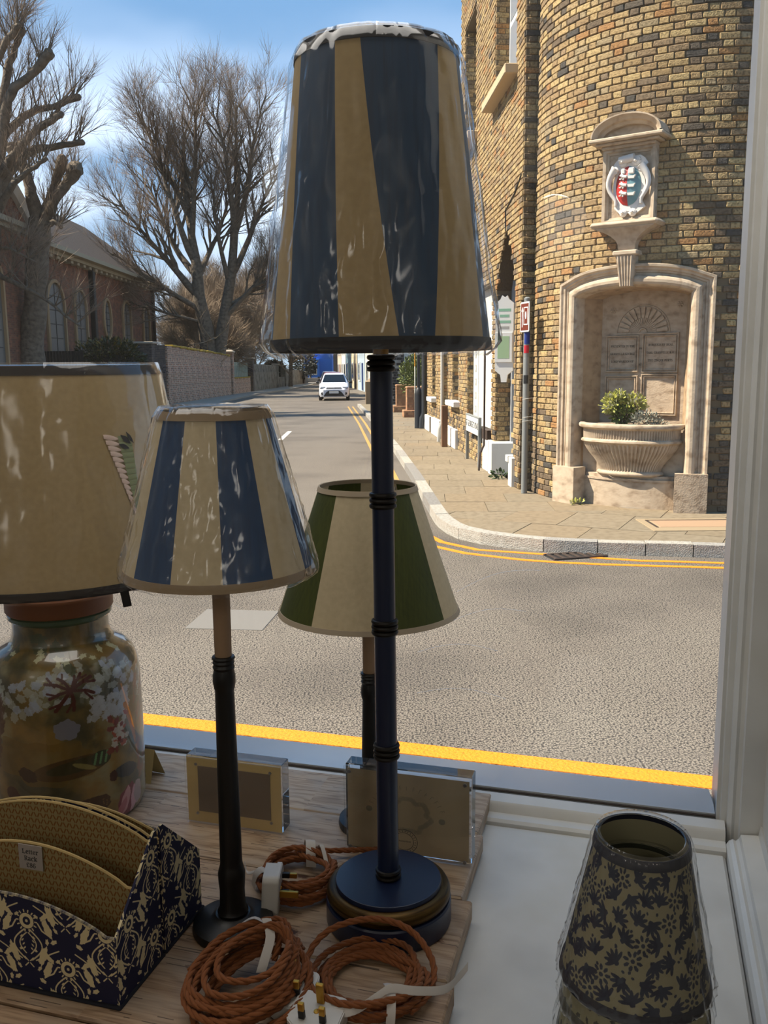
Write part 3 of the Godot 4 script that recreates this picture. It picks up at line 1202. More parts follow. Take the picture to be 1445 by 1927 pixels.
	var cb = part("cable", tube_mesh([Vector3(-1.14, 3.73, 0.01), Vector3(-1.14, 4.02, 0.015), Vector3(-0.5, 4.14, 0.012), Vector3(-0.06, 4.3, 0.012)], 0.010, 6), pipe, b)
	cb.transform = ft
	# weed at the foot of the pier
	leafy("weed", 40, 0.13, Vector3(0.12, 0.06, 0.08), mat("dark weed leaves", Color(0.16, 0.24, 0.09), 0.7), b, ft * Vector3(-1.15, 0.06, 0.05), 0.07)


# a clump of leaves as one MultiMesh
func leafy(called: String, count: int, lift: float, radii: Vector3, m: Material, parent: Node, at: Vector3, leaf: float, up := 0.3) -> Node3D:
	var key = "leafmesh"
	if not tex.has(key):
		var mb = MB.new()
		mb.grid(2, 3, func(a: float, b: float) -> Vector3:
			var w = 0.30 * sin(PI * (0.08 + 0.88 * b)) * (a * 2.0 - 1.0)
			return Vector3(w, b, -0.12 * absf(a * 2 - 1) * 1.0 - 0.18 * b * b))
		tex[key] = mb.mesh(-1)
	var xs = []
	for k in count:
		var d = Vector3(rng.randfn(), rng.randfn(), rng.randfn()).normalized()
		var r = pow(rng.randf(), 0.4)
		var q = Vector3(d.x * radii.x, d.y * radii.y, d.z * radii.z) * r
		var dir = (d + Vector3(0, up, 0) + Vector3(rng.randf_range(-0.5, 0.5), rng.randf_range(-0.5, 0.5), rng.randf_range(-0.5, 0.5))).normalized()
		var side = dir.cross(Vector3(rng.randfn(), rng.randfn(), rng.randfn())).normalized()
		var s = leaf * rng.randf_range(0.6, 1.2)
		xs.append(Transform3D(Basis(side, dir, side.cross(dir)).scaled(Vector3.ONE * s), at + Vector3(0, lift, 0) + q))
	return many(called, tex[key], m, parent, xs)


# ================================================================ the wall fountain with its coat of arms

func bend(a: Vector3) -> Vector3:
	var t = a.x / TR
	return Vector3(sin(t) * (TR + a.z), a.y, cos(t) * (TR + a.z) - TR)


func half_bowl(mb: MB, levels: Array, z0: float, n: int, flute := 0.0, count := 0):
	mb.grid(n, levels.size() - 1, func(u: float, w: float) -> Vector3:
		var l = levels[roundi(w * (levels.size() - 1))]
		var t = (u - 0.5) * PI
		var f = 1.0
		if flute > 0.0 and l.size() > 3:
			f = 1.0 - flute * l[3] * (0.5 + 0.5 * cos(u * count * TAU))
		return Vector3(l[1] * f * sin(t), l[0], z0 + l[2] * f * cos(t)))


func frame_path(x0: float, x1: float, y0: float, y1: float) -> Array:
	return [Vector2(x0, y0), Vector2(x0, y1), Vector2(x1, y1), Vector2(x1, y0)]


func build_fountain():
	var st = mat("weathered limestone", Color(0.745, 0.68, 0.59), 0.85)
	var n1 = noise_tex(41, 0.016, [[0.0, Color(0.62, 0.57, 0.52)], [0.4, Color(0.9, 0.88, 0.86)], [1.0, Color(1, 1, 1)]], 512, FastNoiseLite.TYPE_SIMPLEX_SMOOTH, 5)
	rough_surface(st, n1, 0.8, tex.stone_b, 0.15)
	var st2 = mat("grey stained limestone", Color(0.72, 0.65, 0.56), 0.88)
	rough_surface(st2, n1, 1.1, tex.stone_b, 0.25)
	var warm = mat("brown stained limestone", Color(0.68, 0.58, 0.45), 0.88)
	rough_surface(warm, n1, 0.9, tex.stone_b, 0.15)
	var ft = thing("wall_fountain", "carved stone drinking fountain niche with fluted bowl set into the rounded brick corner", "fountain")
	ft.transform = tower_frame(0.0, 0.0)

	# surround
	var mb = MB.new()
	mb.xf = bend
	var path = []
	for k in 9:
		path.append(Vector2(-0.68, lerpf(0.55, 2.60, k / 8.0)))
	var arc = []
	for k in range(1, 20):
		var s = lerpf(-0.68, 0.68, k / 20.0)
		arc.append(Vector2(s, 2.60 + 0.17 * sqrt(1.0 - pow(s / 0.76, 2.0)) - 0.17 * sqrt(1.0 - pow(0.68 / 0.76, 2.0))))
	path.append_array(arc)
	for k in 9:
		path.append(Vector2(0.68, lerpf(2.60, 0.55, k / 8.0)))
	var prof = [Vector2(0.0, -0.12), Vector2(0.0, 0.02), Vector2(0.006, 0.034), Vector2(0.02, 0.062), Vector2(0.045, 0.078), Vector2(0.075, 0.08), Vector2(0.10, 0.068), Vector2(0.115, 0.045), Vector2(0.12, 0.02), Vector2(0.15, 0.012), Vector2(0.152, 0.03), Vector2(0.175, 0.034), Vector2(0.178, 0.055), Vector2(0.20, 0.062), Vector2(0.215, 0.085), Vector2(0.24, 0.088), Vector2(0.245, 0.08), Vector2(0.246, -0.03)]
	mb.sweep(path, prof)
	part("surround", mb.mesh(28), st, ft)

	# niche: jambs and soffit, then the back
	var nb = MB.new()
	var inner = []
	for q in path:
		var f = bend(Vector3(q.x, q.y, -0.10))
		inner.append([f, Vector3(clampf(f.x, -0.70, 0.70) * 0.815, minf(q.y, 2.60 + (q.y - 2.60) * 0.8), -0.50)])
	inner.push_front([bend(Vector3(-0.68, 0.1, -0.10)), Vector3(-0.545, 0.1, -0.50)])
	inner.push_back([bend(Vector3(0.68, 0.1, -0.10)), Vector3(0.545, 0.1, -0.50)])
	nb.grid(inner.size() - 1, 4, func(u: float, w: float) -> Vector3:
		var q = inner[roundi(u * (inner.size() - 1))]
		return q[1].lerp(q[0], w))
	part("niche_side", nb.mesh(40), warm, ft)
	var bp = PackedVector2Array()
	for q in inner:
		bp.append(Vector2(q[1].x, q[1].y))
	var bk = MB.new()
	bk.extrude(bp, -0.56, -0.50)
	part("niche_back", bk.mesh(20), st2, ft)
	var mould = [Vector2(0, 0.0), Vector2(0, 0.020), Vector2(0.008, 0.024), Vector2(0.012, 0.006), Vector2(0.022, 0.004), Vector2(0.026, 0.030), Vector2(0.036, 0.030), Vector2(0.042, 0.0)]
	for q in [[-0.41, -0.08, 1.76, 2.12], [0.04, 0.40, 1.75, 2.14], [-0.41, -0.08, 1.24, 1.64], [0.04, 0.40, 1.24, 1.66]]:
		var m = MB.new()
		m.tf = Transform3D(Basis.IDENTITY, Vector3(0, 0, -0.501))
		m.sweep(frame_path(q[0], q[1], q[2], q[3]), mould, true)
		part("panel_moulding", m.mesh(25), st2, ft)
	# jamb panels (left side is seen)
	for q in [[2.22, 2.42], [1.72, 2.10], [1.28, 1.62]]:
		for sg in [-1.0, 1.0]:
			var m = MB.new()
			var a = Vector3(sg * 0.655, 0, -0.22)
			var c = Vector3(sg * 0.548, 0, -0.49)
			var ax = (c - a).normalized() * (-sg)
			m.tf = Transform3D(Basis(ax, Vector3.UP, ax.cross(Vector3.UP)), (a + c) * 0.5 + ax.cross(Vector3.UP) * 0.002)
			m.sweep(frame_path(-0.045, 0.045, q[0], q[1]), [Vector2(0, 0.0), Vector2(0, 0.010), Vector2(0.010, 0.010), Vector2(0.014, 0.003), Vector2(0.02, 0.014), Vector2(0.03, 0.014), Vector2(0.034, 0.0)], true)
			part("panel_moulding", m.mesh(25), warm, ft)
	var cut = mat("dark cut letters", Color(0.22, 0.17, 0.12), 0.9)
	var left = ["PRESENTED TO THE", "GRANVILLE GEORGE", "LORD WARDEN OF"]
	var right = ["BOROUGH OF DEAL", "EARL GRANVILLE K.G.", "THE CINQUE PORTS"]
	for k in 3:
		lettering(left[k], 0.026, 0.003, cut, ft, Vector3(-0.245, 2.03 - k * 0.092, -0.4985), Vector3.ZERO, true, 0.86)
		lettering(right[k], 0.026, 0.003, cut, ft, Vector3(0.22, 2.04 - k * 0.092, -0.4985), Vector3.ZERO, true, 0.86)
	lettering("BY", 0.022, 0.003, cut, ft, Vector3(-0.02, 2.00, -0.4985), Vector3.ZERO, true)
	lettering("AD", 0.022, 0.003, cut, ft, Vector3(-0.02, 1.81, -0.4985), Vector3.ZERO, true)
	# fan over the panels
	var fan = MB.new()
	fan.tf = Transform3D(Basis.IDENTITY, Vector3(0.0, 2.19, -0.5))
	for ring in [[0.058, 0.165, 21, 0.012], [0.172, 0.30, 13, 0.022]]:
		for k in ring[2]:
			var a0 = PI * k / ring[2]
			var a1 = PI * (k + 1) / ring[2]
			var g = 0.16 * (a1 - a0)
			var pl = PackedVector2Array()
			for t in [[ring[0], a0 + g], [ring[1], a0 + g], [ring[1] * 1.012, (a0 + a1) * 0.5], [ring[1], a1 - g], [ring[0], a1 - g]]:
				pl.append(Vector2(cos(t[1]) * t[0], sin(t[1]) * t[0]))
			fan.extrude(pl, -0.002, ring[3])
	fan.sweep(arc_pts(Vector2.ZERO, 0.318, 0.318, PI, 0.0, 24), [Vector2(-0.004, 0), Vector2(-0.002, 0.014), Vector2(0.006, 0.014), Vector2(0.010, 0)])
	fan.sweep(arc_pts(Vector2.ZERO, 0.045, 0.045, PI, 0.0, 12), [Vector2(-0.01, 0), Vector2(-0.006, 0.02), Vector2(0.006, 0.02), Vector2(0.010, 0)])
	fan.box(Vector3(0, -0.012, 0.004), Vector3(0.66, 0.018, 0.016), 0.003)
	part("carved_fan", fan.mesh(25), st2, ft)
	for q in [[-0.37, 2.46], [0.43, 2.50]]:
		var ro = MB.new()
		for k in 6:
			ro.tf = Transform3D(Basis(Vector3(0, 0, 1), TAU * k / 6.0), Vector3(q[0], q[1], -0.492))
			ro.box(Vector3(0.026, 0, 0), Vector3(0.026, 0.022, 0.018), 0.007)
		ro.tf = Transform3D(Basis.IDENTITY, Vector3(q[0], q[1], -0.49))
		ro.box(Vector3.ZERO, Vector3(0.02, 0.02, 0.026), 0.007)
		part("rosette", ro.mesh(35), st2, ft)

	# foot blocks and plinth
	for sg in [-1.0, 1.0]:
		var bl = MB.new()
		bl.xf = bend
		for k in 4:
			var x0 = lerpf(0.585, 0.925, k / 4.0)
			var x1 = lerpf(0.585, 0.925, (k + 1) / 4.0)
			bl.box(Vector3(sg * (x0 + x1) * 0.5, 0.34, 0.02), Vector3(x1 - x0 + 0.0005, 0.46, 0.22))
		var o = part("foot_block", bl.mesh(25), st2 if sg > 0 else st, ft)
		o.set_meta("label", "square stone foot block of the surround")
	var pl2 = MB.new()
	var bow = func(y0: float, y1: float, wd: float, z: float, rise: float):
		pl2.grid(16, 1, func(u: float, w: float) -> Vector3: return Vector3(lerpf(-wd, wd, u), lerpf(y0, y1, w), z + rise * (1.0 - pow(absf(u * 2 - 1), 2.5))))
		pl2.grid(16, 1, func(u: float, w: float) -> Vector3: return Vector3(lerpf(-wd, wd, u), y1, lerpf(z + rise * (1.0 - pow(absf(u * 2 - 1), 2.5)), -0.4, w)))
	bow.call(0.1, 0.44, 0.585, -0.18, 0.125)
	bow.call(0.44, 0.465, 0.585, -0.175, 0.135)
	bow.call(0.465, 0.505, 0.56, -0.20, 0.12)
	part("plinth", pl2.mesh(30), st, ft)
	var wl = MB.new()
	wl.box(Vector3(0, 0.78, -0.30), Vector3(1.25, 0.66, 0.1))
	part("rear_slab", wl.mesh(20), st, ft)
	# bowl
	var z0 = -0.22
	var rim = MB.new()
	half_bowl(rim, [[1.055, 0.595, 0.355], [1.062, 0.615, 0.375], [1.075, 0.640, 0.398], [1.095, 0.648, 0.405], [1.115, 0.642, 0.400], [1.125, 0.628, 0.388], [1.125, 0.580, 0.345], [1.112, 0.560, 0.33], [1.06, 0.55, 0.325]], z0, 48)
	part("bowl_rim", rim.mesh(40), st, ft)
	var band = MB.new()
	half_bowl(band, [[0.940, 0.585, 0.350, 0.0], [0.945, 0.588, 0.352, 1.0], [1.04, 0.592, 0.355, 1.0], [1.055, 0.592, 0.355, 0.0]], z0, 420, 0.055, 52)
	part("fluted_band", band.mesh(50), st, ft)
	var lip = MB.new()
	half_bowl(lip, [[0.885, 0.575, 0.345], [0.892, 0.60, 0.365], [0.905, 0.615, 0.378], [0.925, 0.612, 0.375], [0.940, 0.585, 0.350]], z0, 48)
	part("bowl_lip", lip.mesh(50), st, ft)
	var bw = MB.new()
	half_bowl(bw, [[0.555, 0.375, 0.215, 0.0], [0.57, 0.38, 0.22, 1.0], [0.63, 0.405, 0.235, 1.0], [0.69, 0.45, 0.26, 1.0], [0.75, 0.505, 0.295, 1.0], [0.81, 0.55, 0.325, 1.0], [0.86, 0.575, 0.343, 0.9], [0.885, 0.58, 0.347, 0.0]], z0, 300, 0.10, 34)
	part("fluted_bowl", bw.mesh(60), st, ft)
	var foot = MB.new()
	half_bowl(foot, [[0.50, 0.385, 0.225], [0.51, 0.40, 0.238], [0.525, 0.41, 0.245], [0.54, 0.405, 0.24], [0.555, 0.38, 0.22]], z0, 40)
	part("bowl_foot", foot.mesh(50), st, ft)
	var soil = MB.new()
	half_bowl(soil, [[1.085, 0.565, 0.34], [1.09, 0.3, 0.2], [1.09, 0.0, 0.0]], z0, 24)
	part("soil", soil.mesh(40), mat("dark potting soil", Color(0.10, 0.075, 0.055), 0.95), ft)

	# plants in the bowl
	var sh = thing("shrub", "round yellow-green leafy shrub growing in the fountain bowl", "shrub", ft.transform * Vector3(-0.07, 1.085, -0.08))
	var stems = MB.new()
	for k in 9:
		var a = TAU * k / 9.0
		stems.tube([Vector3(cos(a) * 0.02, 0, sin(a) * 0.02), Vector3(cos(a) * 0.06, 0.10, sin(a) * 0.05), Vector3(cos(a) * 0.15, 0.24, sin(a) * 0.11)], 0.006, 5)
	part("stems", stems.mesh(40), mat("shrub twigs", Color(0.22, 0.16, 0.10), 0.9), sh)
	var lg = mat("yellow-green leaves", Color(0.58, 0.58, 0.22), 0.55)
	lg.backlight_enabled = true
	lg.backlight = Color(0.5, 0.5, 0.5)
	var lg2 = mat("deep green leaves", Color(0.38, 0.43, 0.15), 0.55)
	for q in [[Vector3(-0.10, 0.27, 0.0), Vector3(0.13, 0.12, 0.11), lg, 300], [Vector3(0.12, 0.27, 0.0), Vector3(0.15, 0.10, 0.11), lg, 260], [Vector3(0.0, 0.16, 0.0), Vector3(0.15, 0.11, 0.11), lg2, 260], [Vector3(-0.04, 0.33, 0.0), Vector3(0.09, 0.08, 0.08), lg, 120]]:
		leafy("leaves", q[3], 0.0, q[1], q[2], sh, q[0], 0.055, 0.6)
	var gp = thing("silver_plant", "low silver-grey trailing plant beside the green shrub in the fountain bowl", "plant", ft.transform * Vector3(0.20, 1.09, -0.04))
	var sg2 = mat("silver leaves", Color(0.52, 0.52, 0.46), 0.8)
	leafy("leaves", 330, 0.03, Vector3(0.18, 0.10, 0.10), sg2, gp, Vector3(0.02, 0.05, 0.0), 0.035, 0.4)
	leafy("leaves", 120, 0.0, Vector3(0.12, 0.05, 0.08), sg2, gp, Vector3(0.16, 0.03, 0.02), 0.03, 0.2)
	part("stems", tube_mesh([Vector3(-0.05, 0, 0), Vector3(0.02, 0.05, 0.02), Vector3(0.15, 0.05, 0.03)], 0.006, 5), mats["shrub twigs"], gp)
	var wd = thing("weed", "small yellow-green weed at the foot of the fountain's left block", "weed", ft.transform * Vector3(-0.56, PAVE, 0.06))
	leafy("leaves", 40, 0.03, Vector3(0.09, 0.03, 0.05), lg, wd, Vector3.ZERO, 0.04, 0.8)

	build_arms(ft, st, st2)


func build_arms(ft: Node3D, st: Material, st2: Material):
	var ar = thing("coat_of_arms", "white stone cartouche with red and blue shield under an arched pediment above the fountain", "coat of arms")
	ar.transform = ft.transform
	# keystone with flutes
	var k = MB.new()
	k.grid(1, 1, func(u: float, w: float) -> Vector3: return Vector3(lerpf(-0.085, 0.055, u) if w < 0.5 else lerpf(-0.125, 0.09, u), 2.69 if w < 0.5 else 3.03, 0.11 if w < 0.5 else 0.15))
	k.poly_out([Vector3(-0.085, 2.69, 0.11), Vector3(-0.085, 2.69, -0.05), Vector3(-0.125, 3.03, -0.05), Vector3(-0.125, 3.03, 0.15)], Vector3(0, 2.85, 0))
	k.poly_out([Vector3(0.055, 2.69, 0.11), Vector3(0.055, 2.69, -0.05), Vector3(0.09, 3.03, -0.05), Vector3(0.09, 3.03, 0.15)], Vector3(0, 2.85, 0))
	k.poly_out([Vector3(-0.085, 2.69, 0.11), Vector3(0.055, 2.69, 0.11), Vector3(0.055, 2.69, -0.05), Vector3(-0.085, 2.69, -0.05)], Vector3(0, 2.85, 0))
	for i in 5:
		var t = (i + 0.5) / 5.0
		var x0 = lerpf(-0.083, 0.053, t)
		var x1 = lerpf(-0.117, 0.082, t)
		k.tube([Vector3(x0, 2.692, 0.112), Vector3((x0 + x1) * 0.5, 2.85, 0.132), Vector3(x1, 3.02, 0.150)], [0.0095, 0.012, 0.0135], 6)
	k.box(Vector3(-0.018, 3.055, 0.04), Vector3(0.285, 0.055, 0.26), 0.012)
	part("keystone", k.mesh(30), st, ar)
	# corbel, flaring up to the ledge
	var c = MB.new()
	var lv = [[3.08, 0.095, 0.10], [3.15, 0.10, 0.11], [3.20, 0.125, 0.125], [3.25, 0.18, 0.15], [3.29, 0.25, 0.18], [3.32, 0.33, 0.21], [3.335, 0.345, 0.215]]
	for i in lv.size() - 1:
		var a = lv[i]
		var b = lv[i + 1]
		var cc = Vector3(-0.02, 0, 0)
		c.quad(cc + Vector3(-a[1], a[0], a[2]), cc + Vector3(a[1], a[0], a[2]), cc + Vector3(b[1], b[0], b[2]), cc + Vector3(-b[1], b[0], b[2]))
		c.quad(cc + Vector3(-a[1], a[0], -0.06), cc + Vector3(-a[1], a[0], a[2]), cc + Vector3(-b[1], b[0], b[2]), cc + Vector3(-b[1], b[0], -0.06))
		c.quad(cc + Vector3(a[1], a[0], a[2]), cc + Vector3(a[1], a[0], -0.06), cc + Vector3(b[1], b[0], -0.06), cc + Vector3(b[1], b[0], b[2]))
	part("corbel", c.mesh(30), st2, ar)
	part("ledge", box_mesh(Vector3(0.79, 0.065, 0.34), 0.028, Vector3(-0.025, 3.368, 0.07)), st, ar)
	# framed panel
	part("panel", box_mesh(Vector3(0.60, 0.80, 0.14), 0.003, Vector3(-0.03, 3.80, -0.02)), st2, ar)
	var fr = MB.new()
	fr.tf = Transform3D(Basis.IDENTITY, Vector3(-0.03, 3.80, 0.05))
	fr.sweep(frame_path(-0.235, 0.235, -0.34, 0.34), [Vector2(0, 0), Vector2(0.0, 0.012), Vector2(0.02, 0.02), Vector2(0.03, 0.045), Vector2(0.065, 0.05), Vector2(0.068, 0.0)], true)
	part("panel_frame", fr.mesh(25), st, ar)
	# cornice and segmental pediment
	var co = MB.new()
	co.box(Vector3(-0.03, 4.215, 0.035), Vector3(0.62, 0.035, 0.20), 0.008)
	co.box(Vector3(-0.03, 4.245, 0.06), Vector3(0.72, 0.03, 0.26), 0.008)
	co.box(Vector3(-0.03, 4.280, 0.085), Vector3(0.85, 0.042, 0.33), 0.012)
	part("cornice", co.mesh(25), st, ar)
	var pe = MB.new()
	pe.tf = Transform3D(Basis.IDENTITY, Vector3(-0.03, 4.30, 0))
	pe.sweep(arc_pts(Vector2.ZERO, 0.30, 0.135, PI, 0.0, 28), [Vector2(0, -0.05), Vector2(0, 0.13), Vector2(0.03, 0.15), Vector2(0.04, 0.19), Vector2(0.065, 0.21), Vector2(0.085, 0.245), Vector2(0.10, 0.245), Vector2(0.104, -0.06)])
	pe.extrude(PackedVector2Array(arc_pts(Vector2.ZERO, 0.31, 0.145, PI, 0.0, 20)), -0.05, 0.075)
	part("pediment", pe.mesh(28), st, ar)

	# cartouche
	var wh = mat("white painted carving", Color(0.80, 0.78, 0.75), 0.6)
	var ct = MB.new()
	var o = Vector3(-0.02, 3.80, 0.06)
	ct.tf = Transform3D(Basis.IDENTITY, o)
	ct.extrude(PackedVector2Array(arc_pts(Vector2(0, -0.02), 0.185, 0.265, 0, TAU * 23.0 / 24.0, 23)), -0.02, 0.03)
	ct.extrude(PackedVector2Array([Vector2(-0.19, 0.16), Vector2(-0.21, 0.19), Vector2(-0.17, 0.25), Vector2(-0.12, 0.30), Vector2(0.12, 0.305), Vector2(0.17, 0.27), Vector2(0.21, 0.21), Vector2(0.19, 0.19), Vector2(0.15, 0.15)]), -0.02, 0.028)
	ct.extrude(PackedVector2Array([Vector2(-0.17, -0.24), Vector2(-0.10, -0.31), Vector2(0.10, -0.31), Vector2(0.19, -0.25), Vector2(0.15, -0.18), Vector2(-0.15, -0.18)]), -0.02, 0.026)
	for sg in [-1.0, 1.0]:
		# side scroll: a thick band that rolls over at the top and hooks in at the foot
		var pts = []
		var rr = []
		for i in 15:
			var t = i / 14.0
			var a = lerpf(2.3, -0.9, t)
			pts.append(Vector3(sg * (0.145 + 0.085 * sin(clampf(t * 1.15, 0, 1) * PI)), 0.185 - 0.40 * t, 0.035 + 0.035 * (1 - t)))
			rr.append(lerpf(0.050, 0.016, pow(t, 0.6)))
		ct.tube(pts, rr, 10)
		var vol = []
		for i in 12:
			var a = TAU * 0.9 * i / 11.0
			vol.append(Vector3(sg * (0.15 - 0.028 * cos(a)), 0.155 + 0.028 * sin(a), 0.075))
		ct.tube(vol, 0.016, 8)
		# top and bottom volutes
		for q in [[0.075, 0.245, 0.052, 0.07], [0.055, -0.305, 0.042, 0.06]]:
			for ring in 3:
				var rad = q[2] * (1.0 - ring * 0.30)
				var cyl = []
				for i in 17:
					var a = TAU * i / 16.0
					cyl.append(Vector3(sg * q[0] + rad * 0.72 * cos(a), q[1] + rad * 0.72 * sin(a), 0.035 + ring * 0.014))
				ct.tube(cyl, rad * 0.34, 8, false)
			ct.tube([Vector3(sg * q[0], q[1], 0.03), Vector3(sg * q[0], q[1], 0.075), Vector3(sg * q[0], q[1], 0.09)], [q[2] * 0.42, q[2] * 0.36, q[2] * 0.16], 10)
	ct.tube([Vector3(-0.11, 0.262, 0.05), Vector3(0.06, 0.285, 0.055)], 0.042, 12)
	part("cartouche", ct.mesh(45), wh, ar)
	# bulging oval shield in two halves
	var red = mat("red shield paint", Color(0.66, 0.10, 0.08), 0.55)
	var blue = mat("grey-blue shield paint", Color(0.36, 0.52, 0.55), 0.55)
	for half in 2:
		var s = MB.new()
		s.tf = Transform3D(Basis.IDENTITY, o + Vector3(-0.005, -0.015, 0.028))
		s.grid(10, 24, func(u: float, w: float) -> Vector3:
			var y = lerpf(-1.0, 1.0, w)
			var reach = sqrt(maxf(0.0, 1.0 - y * y))
			var x = lerpf(-reach, 0.0, u) if half == 0 else lerpf(0.0, reach, u)
			return Vector3(x * 0.145, y * 0.215, 0.055 * (1.0 - (x * x + y * y) * 0.9)))
		var sp = part("shield_half", s.mesh(-1), red if half == 0 else blue, ar)
		sp.set_meta("label", "red left half of the shield" if half == 0 else "blue right half of the shield")
	# white demi-lions on the red, ship hulls on the blue
	for i in 3:
		var yy = [0.075, -0.015, -0.105][i]
		var ln = MB.new()
		ln.tf = Transform3D(Basis.IDENTITY, o + Vector3(-0.005, yy, 0.085))
		ln.tube([Vector3(-0.004, 0.0, 0), Vector3(-0.04, 0.006, 0.0), Vector3(-0.065, 0.018, -0.006)], [0.017, 0.019, 0.014], 7)
		ln.tube([Vector3(-0.065, 0.018, -0.006), Vector3(-0.085, 0.024, -0.014)], [0.017, 0.012], 7)
		ln.tube([Vector3(-0.055, 0.0, -0.004), Vector3(-0.075, -0.018, -0.01), Vector3(-0.092, -0.014, -0.018)], 0.008, 6)
		ln.tube([Vector3(-0.035, -0.004, 0.0), Vector3(-0.045, -0.030, -0.004)], 0.009, 6)
		ln.tube([Vector3(-0.05, 0.022, -0.002), Vector3(-0.07, 0.042, -0.01)], 0.008, 6)
		part("lion", ln.mesh(50), wh, ar)
		var hl = MB.new()
		hl.tf = Transform3D(Basis.IDENTITY, o + Vector3(-0.005, yy - 0.004, 0.080))
		hl.extrude(PackedVector2Array([Vector2(0.004, -0.014), Vector2(0.075, -0.018), Vector2(0.092, 0.020), Vector2(0.070, 0.012), Vector2(0.004, 0.014)]), -0.03, 0.008)
		part("ship_hull", hl.mesh(20), wh, ar)
	var top = MB.new()
	top.tf = Transform3D(Basis.IDENTITY, o + Vector3(-0.005, 0.14, 0.062))
	top.box(Vector3(-0.055, 0.0, 0), Vector3(0.05, 0.06, 0.03), 0.01)
	top.box(Vector3(0.04, 0.0, 0), Vector3(0.065, 0.065, 0.03), 0.008)
	part("upper_charge", top.mesh(30), wh, ar)


# ================================================================ the church beyond the wall

func brick_image(c: Array, joint: Color, seed_: int, w := 256, h := 256, rows := 16, cols := 5) -> ImageTexture:
	var r = RandomNumberGenerator.new()
	r.seed = seed_
	var im = Image.create(w, h, false, Image.FORMAT_RGB8)
	im.fill(joint)
	var rh = float(h) / rows
	var cw = float(w) / cols
	for j in rows:
		var x = -cw * (0.5 if j % 2 else 0.0)
		var long = true
		while x < w:
			var l = cw * (0.667 if long else 0.333)
			var col = c[r.randi() % c.size()] * r.randf_range(0.88, 1.1)
			var k = 0.0
			for yy in range(int(j * rh + 1), int((j + 1) * rh - 0.5)):
				for xx in range(int(x + 1), int(x + l - 0.6)):
					var f = 1.0 + r.randf_range(-0.06, 0.06)
					im.set_pixel(posmod(xx, w), yy, Color(col.r * f, col.g * f, col.b * f))
			x += l
			long = not long
	im.generate_mipmaps()
	return ImageTexture.create_from_image(im)


